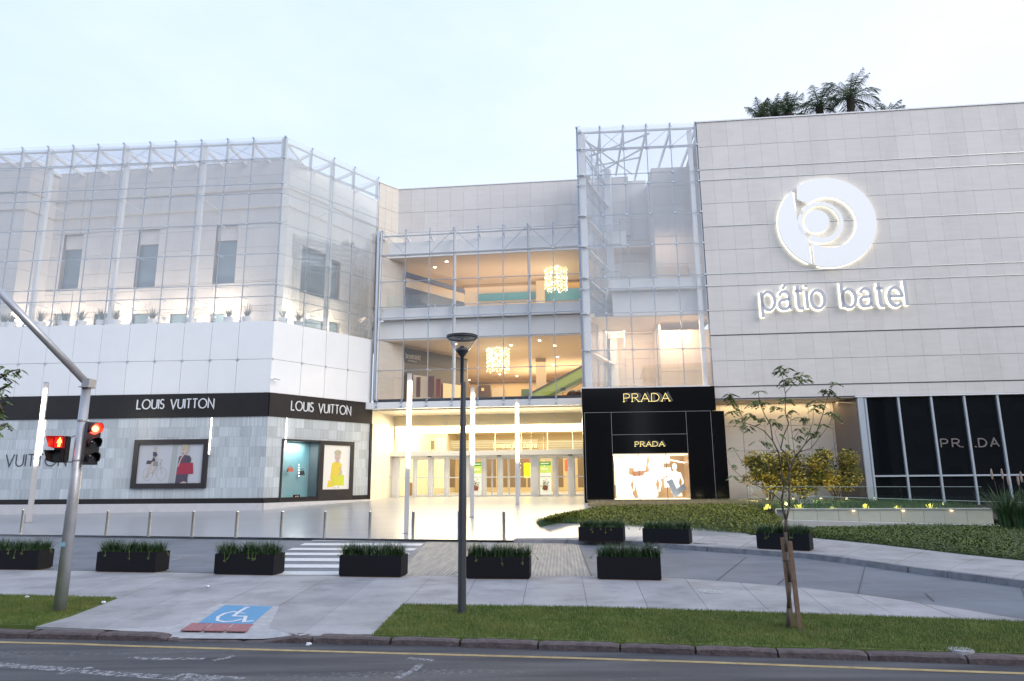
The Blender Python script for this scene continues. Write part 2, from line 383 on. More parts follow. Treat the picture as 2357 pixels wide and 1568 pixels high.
# road -------------------------------------------------------------
RZ = -.075
def road_mat():
    m = M('worn asphalt', (.058, .062, .075), .78, bump=.35, bscale=90); nt = m.node_tree; b = nt.nodes["Principled BSDF"]; L = nt.links.new
    geo = nt.nodes.new("ShaderNodeNewGeometry")
    mp = nt.nodes.new("ShaderNodeMapping"); mp.inputs["Scale"].default_value = (.25, 2.2, 1); mp.inputs["Rotation"].default_value = (0, 0, math.radians(7.7)); L(geo.outputs["Position"], mp.inputs[0])
    n1 = nt.nodes.new("ShaderNodeTexNoise"); n1.inputs["Scale"].default_value = 1.6; n1.inputs["Detail"].default_value = 8; L(mp.outputs[0], n1.inputs[0])
    r1 = nt.nodes.new("ShaderNodeValToRGB"); r1.color_ramp.elements[0].position = .35; r1.color_ramp.elements[0].color = (.038, .040, .050, 1); r1.color_ramp.elements[1].position = .7; r1.color_ramp.elements[1].color = (.10, .10, .108, 1)
    L(n1.outputs["Fac"], r1.inputs[0])
    n2 = nt.nodes.new("ShaderNodeTexNoise"); n2.inputs["Scale"].default_value = 14; n2.inputs["Detail"].default_value = 8; n2.inputs["Roughness"].default_value = .75; L(geo.outputs["Position"], n2.inputs[0])
    n3 = nt.nodes.new("ShaderNodeTexNoise"); n3.inputs["Scale"].default_value = .55; n3.inputs["Detail"].default_value = 3; L(mp.outputs[0], n3.inputs[0])
    ml = nt.nodes.new("ShaderNodeMath"); ml.operation = 'MULTIPLY'; L(n2.outputs["Fac"], ml.inputs[0]); L(n3.outputs["Fac"], ml.inputs[1])
    r2 = nt.nodes.new("ShaderNodeMapRange"); r2.inputs[1].default_value = .34; r2.inputs[2].default_value = .44; L(ml.outputs[0], r2.inputs[0])
    sc2 = nt.nodes.new("ShaderNodeMath"); sc2.operation = 'MULTIPLY'; sc2.inputs[1].default_value = .55; L(r2.outputs[0], sc2.inputs[0])
    n5 = nt.nodes.new("ShaderNodeTexNoise"); n5.inputs["Scale"].default_value = 140; n5.inputs["Detail"].default_value = 3; L(geo.outputs["Position"], n5.inputs[0])
    ov = nt.nodes.new("ShaderNodeMix"); ov.data_type = 'RGBA'; ov.blend_type = 'OVERLAY'; ov.inputs[0].default_value = .7; L(r1.outputs[0], ov.inputs[6]); L(n5.outputs["Fac"], ov.inputs[7])
    mx = nt.nodes.new("ShaderNodeMix"); mx.data_type = 'RGBA'; L(sc2.outputs[0], mx.inputs[0]); L(ov.outputs[2], mx.inputs[6]); mx.inputs[7].default_value = (.33, .33, .35, 1)
    # reddish brown wear in the lane
    n4 = nt.nodes.new("ShaderNodeTexNoise"); n4.inputs["Scale"].default_value = .5; L(geo.outputs["Position"], n4.inputs[0])
    r4 = nt.nodes.new("ShaderNodeMapRange"); r4.inputs[1].default_value = .5; r4.inputs[2].default_value = .75; r4.inputs[4].default_value = .45; L(n4.outputs["Fac"], r4.inputs[0])
    m3 = nt.nodes.new("ShaderNodeMix"); m3.data_type = 'RGBA'; L(r4.outputs[0], m3.inputs[0]); L(mx.outputs[2], m3.inputs[6]); m3.inputs[7].default_value = (.105, .088, .075, 1)
    L(m3.outputs[2], b.inputs["Base Color"]); return m
KB = [(-500, 1457), (0, 1468), (375, 1475.5), (600, 1477.5), (927, 1484), (1620, 1507), (2357, 1532), (2900, 1551)]   # foot of the kerb
kb3 = [at_z(x, y, RZ) for x, y in KB]
def kerb_y(X):
    for a, b in zip(kb3, kb3[1:]):
        if X <= b.x or b is kb3[-1]: return a.y + (b.y - a.y) * (X - a.x) / (b.x - a.x)
rd = MB(); 
A = [(-60, kerb_y(-9) + 7), (-9, kerb_y(-9)), *[(p.x, p.y) for p in kb3[1:-1]], (12, kerb_y(12)), (60, kerb_y(12) - 7)]
A = [(x, y + .25) for x, y in A]
rd.poly([(-60, -30, RZ), (60, -30, RZ)] + [(x, y, RZ) for x, y in reversed(A)])
road = tag(rd.build('road', road_mat()), kind='structure')
# yellow kerb line and white scuffs, each a sheet of paint
def strip_line(px, wd, z, mat, name, parent):
    pts = [at_z(x, y, z) for x, y in px]; mb = MB(); mb.ribbon([(p.x, p.y) for p in pts], wd, lambda a, b, c: Vector((a, b, c)), z - .003, z); return mb.build(name, mat, parent)
YEL = M('faded yellow line', (.36, .27, .13), .8, var=.25, scale=7)
strip_line([(-300, 1468), (0, 1478), (170, 1482), (300, 1487), (589, 1495), (927, 1504), (1300, 1514), (1620, 1524), (2000, 1538), (2357, 1550), (2700, 1562)], .085, RZ + .004, YEL, 'kerb_line', road)
def scuff_mat():
    m = M('scuffed white paint', (.42, .42, .45), .8); nt = m.node_tree; b = nt.nodes["Principled BSDF"]; geo = nt.nodes.new("ShaderNodeNewGeometry"); n = nt.nodes.new("ShaderNodeTexNoise")
    n.inputs["Scale"].default_value = 16; n.inputs["Detail"].default_value = 9; n.inputs["Roughness"].default_value = .8; nt.links.new(geo.outputs["Position"], n.inputs[0])
    r = nt.nodes.new("ShaderNodeMapRange"); r.inputs[1].default_value = .47; r.inputs[2].default_value = .58; r.inputs[4].default_value = .8; nt.links.new(n.outputs["Fac"], r.inputs[0]); nt.links.new(r.outputs[0], b.inputs["Alpha"]); return m
SCUFF = scuff_mat()
for pts in ([(-20, 1528), (60, 1535), (160, 1541), (250, 1550), (500, 1566)], [(133, 1552), (212, 1536)], [(300, 1512), (337, 1516), (470, 1516)], [(490, 1520), (540, 1510)],
            [(912, 1562), (950, 1545), (968, 1528)], [(940, 1515), (998, 1520)], [(350, 1560), (430, 1552), (560, 1562)]):
    strip_line(pts, .16 if len(pts) > 3 else .09, RZ + .004, SCUFF, 'paint_scuff', road)

# kerb stones --------------------------------------------------------
kerb = empty('kerb', (0, 9, 0), kind='structure')
def kerb_run(x0, x1, drop=()):
    tot = []; X = x0; i = 0; rnd = random.Random(3)
    while X < x1:
        Lk = rnd.uniform(.92, 1.16); X2 = min(X + Lk, x1); g = .012 if rnd.random() < .8 else .03
        a = Vector((X + g, kerb_y(X + g), 0)); b = Vector((X2 - g, kerb_y(X2 - g), 0)); t = (b - a).normalized(); n = Vector((t.y, -t.x, 0))
        mb = MB(); N = 12; jj = [rnd.uniform(-.008, .008) for _ in range(N + 1)]; vs = []
        for k in range(N + 1):
            p = a + (b - a) * (k / N); h = 0.012 + jj[k] * .6
            for (u0, u1) in drop:
                if u0 < p.x < u1: 
                    e = min((p.x - u0), (u1 - p.x)) / .5; h = RZ + .015 + (h - RZ - .015) * max(0, 1 - e)
            r = .012 if k in (0, N) else 0
            vs += [p + n * (-.16) + Vector((0, 0, -.3)), p + n * (-.16) + Vector((0, 0, h - r)), p + n * (.018 - jj[k] - .02) + Vector((0, 0, h - r)), p + n * (.03 + jj[(k * 5) % N]) + Vector((0, 0, h - .022 - r)), p + n * (.035 + jj[(k * 3) % N]) + Vector((0, 0, -.3))]
        fs = []
        for k in range(N):
            for q in range(4): fs.append((k * 5 + q, k * 5 + q + 1, k * 5 + q + 6, k * 5 + q + 5))
        fs += [(0, 1, 2, 3, 4), tuple(N * 5 + q for q in (4, 3, 2, 1, 0))]
        mb.add(vs, [f[::-1] for f in fs]); mb.build('kerb_stone', KERB, kerb); X = X2; i += 1
xr0, xr1 = at_z(330, 1470, 0).x, at_z(668, 1475, 0).x
kerb_run(-13, 14, [(xr0, xr1)])

# near sidewalk ------------------------------------------------------
walk = empty('sidewalk', (0, 12, 0), kind='structure')
def interp(P, x):
    for a, b in zip(P, P[1:]):
        if x <= b[0]: return a[1] + (b[1] - a[1]) * (x - a[0]) / (b[0] - a[0])
    return P[-1][1]
FE = [(-700, 1290), (0, 1311), (370, 1317), (640, 1324), (930, 1325), (1338, 1326), (1480, 1328), (1565, 1331), (1839, 1351.6), (1998, 1370), (2203, 1400), (2357, 1426), (2600, 1449), (2760, 1463)]
lines = [((-420, 1300), (-900, 1360)), ((-180, 1306), (-560, 1362)), ((-50, 1309), (-260, 1366)), ((81, 1312), (-110, 1370)), ((217, 1315), (16, 1372)), ((302, 1316), (152, 1374)), ((421, 1319), (268, 1378), (163, 1419), (80, 1443)),
         ((528, 1321), (226, 1448.5)), ((647, 1324), (502, 1393), (395, 1442)), ((760.7, 1324.5), (640.4, 1396.4), (617, 1447)), ((872.8, 1325), (690, 1463)), ((993.7, 1325), (927, 1393.7), (853, 1467)),
         ((1100, 1325.3), (1061, 1395)), ((1215.5, 1325.7), (1202, 1397)), ((1338.7, 1326), (1353, 1399.5)), ((1460, 1328), (1493.7, 1403.5)), ((1577, 1332), (1635, 1408.5)), ((1703, 1342), (1778, 1413.8)), ((1839, 1351.6), (1924.6, 1418.8)),
         ((1965, 1366), (2072.5, 1423)), ((2116, 1388), (2223.6, 1429)), ((2300, 1416), (2400, 1436)), ((2600, 1449), (2700, 1458))]
gapm = .011
BED = MB()
for i in range(len(lines) - 1):
    a, b = lines[i], lines[i + 1]
    xa, xb = a[0][0], b[0][0]
    top = [(xa, interp(FE, xa))] + [p for p in FE if xa + 8 < p[0] < xb - 8] + [(xb, interp(FE, xb))]
    long_ = 6 <= i <= 10
    if long_:
        pa = list(a[1:]); pb = list(b[1:])
    else:
        pa = [a[1]]; pb = [b[1]]
    if i == 6: pa = list(a[1:])
    if i in (5,): pb = [b[1]]
    if i == 11: pa = [a[1]]
    pts = top + pb + pa[::-1]
    P3 = [at_z(x, y, .008) for x, y in pts]
    c = sum(P3, Vector()) / len(P3); Q = []
    for p in P3:
        v = p - c; Q.append(p - v.normalized() * gapm * 1.4)
    ar = sum(Q[k].x * Q[(k + 1) % len(Q)].y - Q[(k + 1) % len(Q)].x * Q[k].y for k in range(len(Q)))
    if ar < 0: Q = Q[::-1]
    MB().poly(Q, (0, 0, .05)).build('paving_slab', CONC, walk)
MB().poly([at_z(x, y, -.002) for x, y in [(-900, 1362), (-560, 1364), (0, 1374), (268, 1381), (80, 1448), (226, 1453), (395, 1444), (617, 1446), (690, 1462), (850, 1465), (927, 1396), (1353, 1402), (2357, 1437), (2800, 1470), (2600, 1447), (2357, 1424), (1998, 1368), (1565, 1330), (930, 1324), (0, 1310), (-700, 1289)]]).build('joint_bed', M('sidewalk joint', (.13, .13, .135), .95), walk)
# tactile strip, painted access symbol, worn ramp
RED = M('red tactile tile', (.33, .15, .16), .8, var=.18, scale=20)
tq = [(440.7, 1433.6), (586.5, 1436), (568, 1453), (412.6, 1450.6)]
def lerp2(q, s, t):
    a = (q[0][0] + (q[1][0] - q[0][0]) * s, q[0][1] + (q[1][1] - q[0][1]) * s); b = (q[3][0] + (q[2][0] - q[3][0]) * s, q[3][1] + (q[2][1] - q[3][1]) * s)
    return (a[0] + (b[0] - a[0]) * t, a[1] + (b[1] - a[1]) * t)
ramp_z = .012
for k in range(3):
    s0, s1 = k / 3 + .014, (k + 1) / 3 - .014
    o = flat('tactile_tile', [lerp2(tq, s0, .02), lerp2(tq, s1, .02), lerp2(tq, s1, .98), lerp2(tq, s0, .98)], ramp_z + .006, RED, walk, thick=.012)
    db = MB()
    for i in range(6):
        for j in range(5):
            p = at_z(*lerp2(tq, s0 + (s1 - s0) * (i + .5) / 6, (j + .5) / 5), ramp_z + .006); db.lathe([(.016, 0), (.011, .006)], 6, (p.x, p.y, p.z), True)
    tag(db.build('stud', RED, o), kind='stuff')
worn = M('worn pale concrete ramp', (.39, .39, .41), .9, var=.16, scale=7, bump=.5, bscale=45, detail=12)
flat('ramp', [(505, 1389), (643, 1396.5), (618, 1446), (400, 1441), (450, 1415)], ramp_z, worn, walk, thick=.002)
rm = MB(); NT, NS = 24, 6
def pl2(P, t):
    x = t * (len(P) - 1); i = min(int(x), len(P) - 2); f = x - i; return (P[i][0] + (P[i + 1][0] - P[i][0]) * f, P[i][1] + (P[i + 1][1] - P[i][1]) * f)
for i in range(NT + 1):
    t = i / NT; e_ = min(1, min(t, 1 - t) / .28); e_ = e_ * e_ * (3 - 2 * e_)
    a = at_z(*pl2([(226, 1448), (310, 1445), (395, 1441), (506, 1443), (617, 1446), (655, 1455), (690, 1463)], t), .012)
    X = at_z(262, 1466, 0).x + (at_z(700, 1477, 0).x - at_z(262, 1466, 0).x) * t; zb_ = .014 + (RZ + .03 - .014) * e_
    c = Vector((X, kerb_y(X) + .03 + (1 - e_) * .12, zb_))
    for j in range(NS + 1): s_ = j / NS; q = a.lerp(c, s_); q.z = .012 + (zb_ - .012) * s_ ** 1.3; rm.v.append(tuple(q))
rm.f = [(i * (NS + 1) + j, i * (NS + 1) + j + 1, (i + 1) * (NS + 1) + j + 1, (i + 1) * (NS + 1) + j) for i in range(NT) for j in range(NS)]
rm.build('ramp_apron', worn, walk, True)
BLUE = M('blue access paint', (.10, .28, .48), .7, var=.06, scale=14)
bq = [(517.3, 1392.6), (627.5, 1396), (580, 1436), (456.3, 1433.6)]
flat('painted_square', bq, ramp_z + .004, BLUE, walk)
def symp(pts, wd, closed=False):
    mb = MB(); q = [at_z(*lerp2(bq, a, 1 - b), ramp_z + .008) for a, b in pts]
    mb.ribbon([(p.x, p.y) for p in q], wd, lambda a, b, c: Vector((a, b, c)), ramp_z + .005, ramp_z + .008, closed); return mb
sm = MB()
for pts, wd in (([(.44, .64), (.36, .66), (.24, .56), (.2, .36), (.28, .16), (.44, .09), (.6, .14), (.7, .26)], .05), ([(.5, .88), (.47, .66), (.47, .42), (.71, .42), (.80, .12), (.96, .18)], .055), ([(.46, .9), (.54, .9)], .11), ([(.49, .6), (.62, .58)], .035)):
    b_ = symp(pts, wd); sm.add(b_.v, b_.f)
sm.build('wheelchair_symbol', PAINTW, walk)
# litter and covers
MANH = M('cast iron manhole', (.40, .41, .43), .6, .3, var=.4, scale=30, bump=.6, bscale=60)
for i, (x, y, r, z) in enumerate(((1639, 1361.5, .26, .012), (1624, 1249, .34, .14), )):
    p = at_z(x, y, z); mb = MB(); mb.lathe([(r, -.01), (r, .004), (r * .9, .005), (r * .9, .001), (r * .78, .001), (r * .78, .005), (r * .3, .005), (r * .3, .008), (.001, .008)], 24, (p.x, p.y, z))
    tag(mb.build('manhole_cover', MANH), ['round grey manhole cover set in the near sidewalk right of the last planter', 'round manhole cover on the raised far sidewalk beside the driveway'][i], 'manhole cover')
PAPER = M('white litter', (.75, .78, .85), .7)
for i, (x, y, z, lab) in enumerate(((516, 1469, .0, 0), (711, 1487, RZ, 'crumpled white scrap of paper in the gutter by the ramp'), (478, 1352.5, .012, 'small white paper scrap on the sidewalk left of the crosswalk'), (62, 1369 + 8, .03, 'white scrap on the left lawn near the picture edge'), (238, 1389, .03, 'white scrap at the tip of the left lawn'), (1508, 1263, .02, 'small blue and white crumpled ball at the far driveway kerb'))):
    if not lab: continue
    p = at_z(x, y, z); mb = MB(); mb.ball((p.x, p.y, z + .02), .035 if i != 5 else .06, 7, 4, 1.3, .8, .6); o = mb.mesh('litter', PAPER); rr = random.Random(i)
    for v in o.vertices: v.co += Vector((rr.uniform(-.01, .01), rr.uniform(-.01, .01), rr.uniform(-.005, .008)))
    tag(link('paper_scrap', o), lab, 'litter')

# driveway -----------------------------------------------------------
drive = tag(MB().poly([at_z(x, y + 3, -.004) for x, y in FE] + [Vector((60, 12, -.004)), Vector((60, 40, -.004)), Vector((-60, 60, -.004))]).build('driveway', DRIVE), kind='structure')
def rib_mat():
    m = M('ribbed beige concrete', (.36, .33, .28), .8, bump=0); nt = m.node_tree; b = nt.nodes["Principled BSDF"]; L = nt.links.new
    geo = nt.nodes.new("ShaderNodeNewGeometry"); mp = nt.nodes.new("ShaderNodeMapping"); mp.inputs["Rotation"].default_value = (0, 0, math.radians(4)); L(geo.outputs["Position"], mp.inputs[0])
    wv = nt.nodes.new("ShaderNodeTexWave"); wv.wave_type = 'BANDS'; wv.bands_direction = 'X'; wv.inputs["Scale"].default_value = 3.6; wv.inputs["Distortion"].default_value = .8; wv.inputs["Detail"].default_value = 4; wv.inputs["Detail Scale"].default_value = 2; L(mp.outputs[0], wv.inputs[0])
    m2 = nt.nodes.new("ShaderNodeMapping"); m2.inputs["Scale"].default_value = (5, .5, 1); L(geo.outputs["Position"], m2.inputs[0])
    n = nt.nodes.new("ShaderNodeTexNoise"); n.inputs["Scale"].default_value = 1.5; n.inputs["Detail"].default_value = 8; L(m2.outputs[0], n.inputs[0])
    ml = nt.nodes.new("ShaderNodeMath"); ml.operation = 'MULTIPLY_ADD'; ml.inputs[1].default_value = .25; L(wv.outputs["Fac"], ml.inputs[0]); L(n.outputs["Fac"], ml.inputs[2])
    r = nt.nodes.new("ShaderNodeValToRGB"); r.color_ramp.elements[0].position = .35; r.color_ramp.elements[0].color = (.22, .21, .21, 1); r.color_ramp.elements[1].position = .85; r.color_ramp.elements[1].color = (.42, .38, .32, 1)
    L(ml.outputs[0], r.inputs[0]); L(r.outputs[0], b.inputs["Base Color"])
    bp = nt.nodes.new("ShaderNodeBump"); bp.inputs["Strength"].default_value = .6; bp.inputs["Distance"].default_value = .02; L(wv.outputs["Fac"], bp.inputs["Height"]); L(bp.outputs[0], b.inputs["Normal"]); return m
RIB = rib_mat()
for q in ([(985, 1245), (1106, 1246), (1068, 1326), (915, 1325.5)], [(1150, 1246.3), (1225, 1246.8), (1221, 1326.3), (1108, 1325.8)], [(1226, 1246.8), (1330, 1247.5), (1358, 1326.8), (1222, 1326.3)]):
    flat('ribbed_slab', q, .006, RIB, drive, thick=.008)
flat('pale_strip', [(1110, 1246), (1146, 1246.3), (1104, 1325.8), (1072, 1326)], .006, CONC, drive, thick=.008)
ROWS = [(225, 243), (262, 280), (303, 320), (343, 362), (388, 412), (440, 467), (497, 527)]
for a, b in ROWS:
    def X(u): return (400 + u / 3.367) * .9207
    def Y_(v): return (1280 + v / 3.367) * .9207
    l = lambda v: 1290 - 2.55 * (v - 235); r = lambda v: 2260 - 1.45 * (v - 235)
    flat('crosswalk_stripe', [(X(l(a)), Y_(a)), (X(r(a)), Y_(a) + 1), (X(r(b)), Y_(b) + 1), (X(l(b)), Y_(b))], .004, PAINTW, drive)
# thin tooled joints in the driveway
JL = M('driveway joint', (.09, .095, .105), .9)
for px in ([(1330, 1249), (1362, 1327)], [(2150, 1416 - 0), (2168, 1416)][:0] or [(2150, 1384), (2130, 1365)], [(1975, 1366), (1991, 1303)], [(2520, 1500), (2482, 1460)], [(1650, 1336), (1718, 1282)], [(1790, 1345), (1830, 1310)], [(2383, 1435), (2348, 1344)], [(1085, 1300), (1040, 1323)]):
    strip_line(px, .018, .0075, JL, 'joint', drive)
scl = MB()
for pts in ([(390, 1277), (420, 1280), (450, 1275)], [(392, 1290), (430, 1281)], [(400, 1283), (470, 1278)]):
    strip_line(pts, .22, .005, SCUFF, 'paint_scuff', drive)
# far kerb and raised far sidewalk
FK_t = [(1180, 1242), (1330, 1243.5), (1490, 1246.5), (1565, 1254.5), (1719.8, 1264), (1867.5, 1274), (1975, 1286), (2102.7, 1304.6), (2357, 1335), (2700, 1385)]
fz = .12
farw = empty('far_sidewalk', (5, 18, 0), kind='structure')
up = [(1247, 1216), (1332, 1218), (1440, 1221), (1590, 1224), (1745, 1231), (1867.5, 1236.8), (2012, 1251), (2223.6, 1276), (2357, 1289.5), (2700, 1330)]
xs = [(1247, 1180), (1385, 1330), (1500, 1480), (1640, 1600), (1755, 1719), (1870, 1860), (2012, 1940), (2130, 2040), (2240, 2150), (2390, 2300), (2600, 2500)]
xs = [(1247, 1182), (1352, 1305), (1500, 1455), (1640, 1590), (1755, 1700), (1905, 1832), (2012, 1935), (2135, 2060), (2258, 2180), (2400, 2330), (2650, 2600)]
for (a, a2), (b, b2) in zip(xs, xs[1:]):
    pts = [(a + 1, interp(up, a))] + [p for p in up if a + 10 < p[0] < b - 10] + [(b - 1, interp(up, b)), (b2 - 1, interp(FK_t, b2) - 1)] + [p for p in reversed(FK_t) if a2 + 10 < p[0] < b2 - 10] + [(a2 + 1, interp(FK_t, a2) - 1)]
    P3 = [at_z(x, y, fz) for x, y in pts]
    ar = sum(P3[k].x * P3[(k + 1) % len(P3)].y - P3[(k + 1) % len(P3)].x * P3[k].y for k in range(len(P3)))
    if ar < 0: P3 = P3[::-1]
    MB().poly(P3, (0, 0, .14)).build('paving_slab', CONC, farw)
kx = [1455, 1540, 1633, 1719, 1795, 1865, 1938, 2017, 2100, 2190, 2280, 2370, 2480, 2600]
for a, b in zip(kx, kx[1:]):
    mb = MB(); p = [at_z(a, interp(FK_t, a), fz), at_z(b, interp(FK_t, b), fz)]
    t = (p[1] - p[0]).normalized(); n = Vector((t.y, -t.x, 0)); g = .006
    p0, p1 = p[0] + t * g, p[1] - t * g
    h = fz if a > 1500 else fz * .6
    mb.hexa([p0 + n * .16 - Vector((0, 0, .2)), p1 + n * .16 - Vector((0, 0, .2)), p1 - Vector((0, 0, .2)), p0 - Vector((0, 0, .2)), p0 + n * .13 + Vector((0, 0, .004)), p1 + n * .13 + Vector((0, 0, .004)), p1 + Vector((0, 0, .006)), p0 + Vector((0, 0, .006))])
    mb.build('kerb_stone', KERBC, farw)

# plaza ----------------------------------------------------------------
mb = MB(); NX, TT = 70, [0, .5, 1, 2, 3.5, 5, 6.5, 8, 9.5, 11, 13, 16, 20, 24, 34]
for i in range(NX + 1):
    X = -46 + i * (46 + 8.2) / NX
    for t in TT: mb.v.append((X, yb(X) + t, prof(t)))
nT = len(TT)
mb.f = [(i * nT + j, (i + 1) * nT + j, (i + 1) * nT + j + 1, i * nT + j + 1) for i in range(NX) for j in range(nT - 1)]
k = len(mb.v)
plaza = tag(mb.build('plaza', PLAZA, smooth=True), kind='structure')
mb = MB(); mb.ribbon([(-46, yb(-46)), (BL1.x + 1.6, yb(BL1.x + 1.6))], .24, lambda a, b, c: Vector((a, b, c)), -.1, .092)
mb.build('threshold_kerb', M('pale granite threshold', (.5, .5, .5), .6, var=.1), plaza)
mb = MB(); mb.ribbon([(-46, yb(-46) + .3), (BL1.x + 1.6, yb(BL1.x + 1.6) + .3)], .10, lambda a, b, c: Vector((a, b, c)), .06, .108)
mb.build('drain_channel', M('dark drain', (.10, .10, .11), .6), plaza)

# ================================================================== BUILDINGS
P_corner = at_y(605, 1150, 35.9); P_l = at_y(0, 1152, 36.85)
_dir = (Vector((P_corner.x, P_corner.y)) - Vector((P_l.x, P_l.y))).normalized()
L0 = Vector((P_corner.x, P_corner.y)) - _dir * 30
WL = Wall(L0, (P_corner.x, P_corner.y))                       # store front, left face
P_fr = at_y(853, 1000, 41.4)
WF = Wall((P_corner.x, P_corner.y), (P_fr.x, P_fr.y))         # store front, angled face
ZR = [WL.px(657, y)[1] for y in (314, 361.8, 420.5, 443, 512.4, 582, 653.5, 680.4, 735.3)]
ZMID = WL.px(625, 826)[1]; ZB1, ZB0 = WL.px(618, 903.5)[1], WL.px(615, 958)[1]
ZP1, ZP0 = WL.px(606, 1146.5)[1], WL.px(605, 1158)[1]
ub = [WL.px(x, 738)[0] for x in (2 - 124, 2 - 62, 2, 62 - 7, 115.7, 176.6, 238.4, 302, 364, 426.4, 489.8, 552.3)] + [WL.L]
du = ub[7] - ub[6]
ub = [ub[3] - du * k for k in (4, 3, 2, 1)] + ub[3:]
uf = [0] + [WF.px(x, y)[0] for x, y in ((720.4, 344), (770.6, 371), (818, 395))] + [WF.L]
print('LV', WL.L, du, uf, 'ZR', [round(z, 2) for z in ZR], ZMID, ZB1, ZB0, ZP1, ZP0)
corner = P_corner
store = empty('corner_store', (corner.x - 4, corner.y + 3, .9), 'corner fashion boutique with black sign band, striped cladding and white glass panels above', 'store')
# structural body behind the skins
def prism(name, pts, z0, z1, mat, parent):
    mb = MB(); n = len(pts); ar = sum(pts[i][0] * pts[(i + 1) % n][1] - pts[(i + 1) % n][0] * pts[i][1] for i in range(n))
    if ar < 0: pts = pts[::-1]
    mb.add([(x, y, z0) for x, y in pts] + [(x, y, z1) for x, y in pts], [tuple(range(n - 1, -1, -1)), tuple(range(n, 2 * n))] + [(i, (i + 1) % n, n + (i + 1) % n, n + i) for i in range(n)])
    return mb.build(name, mat, parent)
def P2(W, u, d): v = W.pt(u, 0, d); return (v.x, v.y)
din = -1.15
body = [P2(WL, 0, din), P2(WL, WL.L - .05, din), P2(WF, .05, din), P2(WF, WF.L, din), P2(WF, WF.L, -7), P2(WL, WL.L, -9), P2(WL, 0, -9)]
prism('body', body, .3, ZR[-1] - .25, JOINT, store)
# white panels
for W, us in ((WL, ub), (WF, uf)):
    clad(W, us, [ZB1, ZMID, ZR[-1] - .03], 0, -.06, WHITEP, 'white_panel', store, gap=.022)
    for u in us[:-1]:
        piece(W, u + (.0 if u else .04) - .03 + .03, u + .09, ZMID - .05, ZMID + .05, .05, 0, STEEL, 'fitting', store)
# sign band, plinth, base
SIDEK = WF
for W, a, b in ((WL, 0, WL.L), (WF, 0, WF.L)):
    piece(W, a, b, ZB0, ZB1 - .01, .06, -.06, BLACKB, 'sign_band', store)
    piece(W, a, b, ZP0, ZP1, .05, -.06, BLACKB, 'plinth', store)
    piece(W, a, b + .02, .3, ZP0 - .004, .10, -.06, M('pale plaster base', (.55, .54, .55), .7, var=.05), 'base', store)
# striped cladding tiles
def stripe_mat():
    m = bpy.data.materials.new('striped cladding'); m.use_nodes = True; nt = m.node_tree; b = nt.nodes["Principled BSDF"]; L = nt.links.new
    geo = nt.nodes.new("ShaderNodeNewGeometry"); oi = nt.nodes.new("ShaderNodeObjectInfo")
    ad = nt.nodes.new("ShaderNodeVectorMath"); ad.operation = 'MULTIPLY_ADD'; ad.inputs[1].default_value = (30, 30, .02)
    cb = nt.nodes.new("ShaderNodeCombineXYZ"); mu = nt.nodes.new("ShaderNodeMath"); mu.operation = 'MULTIPLY'; mu.inputs[1].default_value = 97
    L(oi.outputs["Random"], mu.inputs[0]); L(mu.outputs[0], cb.inputs[0]); L(mu.outputs[0], cb.inputs[2])
    L(geo.outputs["Position"], ad.inputs[0]); L(cb.outputs[0], ad.inputs[2])
    n = nt.nodes.new("ShaderNodeTexNoise"); n.inputs["Scale"].default_value = 1.0; n.inputs["Detail"].default_value = 3; n.inputs["Roughness"].default_value = .7; L(ad.outputs[0], n.inputs[0])
    r = nt.nodes.new("ShaderNodeValToRGB"); e = r.color_ramp.elements; e[0].position = .3; e[0].color = (.37, .415, .45, 1); e[1].position = .68; e[1].color = (.61, .655, .68, 1)
    L(n.outputs["Fac"], r.inputs[0]); m2 = nt.nodes.new("ShaderNodeMapRange"); m2.inputs[3].default_value = .82; m2.inputs[4].default_value = 1.10; L(oi.outputs["Random"], m2.inputs[0])
    v = nt.nodes.new("ShaderNodeVectorMath"); v.operation = 'SCALE'; L(r.outputs[0], v.inputs[0]); L(m2.outputs[0], v.inputs["Scale"]); L(v.outputs[0], b.inputs["Base Color"])
    b.inputs["Roughness"].default_value = .22; return m
STRIPE = stripe_mat()
tz = [ZP1 + (ZB0 - ZP1) * i / 8 for i in range(9)]; tw = .56
h1 = WL.px(312.5, 1013), WL.px(303, 1124), WL.px(482, 1011)   # framed poster on the left face
pu0, pu1, pz0, pz1 = WL.px(308, 1068)[0], WL.px(479, 1068)[0], WL.px(390, 1124)[1], WL.px(390, 1012)[1]
clad(WL, [u for u in frange(0, WL.L, tw) if u > 11.5] , tz, 0.0, -.05, STRIPE, 'cladding_tile', store, gap=.004, gz_=.004)
piece(WL, 0, 11.6, ZP1, ZB0, -.002, -.05, STRIPE, 'cladding_sheet', store)
fu0, fum, fu1 = WF.px(645.5, 1075)[0], WF.px(735, 1075)[0], WF.px(812, 1075)[0]; fzt = WF.px(649, 1010)[1]
fuE = WF.px(849, 1040)[0]
clad(WF, frange(0, WF.L, tw), tz, 0.0, -.05, STRIPE, 'cladding_tile', store, gap=.004, gz_=.004, holes=[(fu0, fu1, ZP1, fzt), (fuE, WF.L + .1, ZP1, ZB0)])
piece(WF, fuE, WF.L + .06, ZP0, ZB0, .09, -.3, BLACKB, 'corner_post', store)
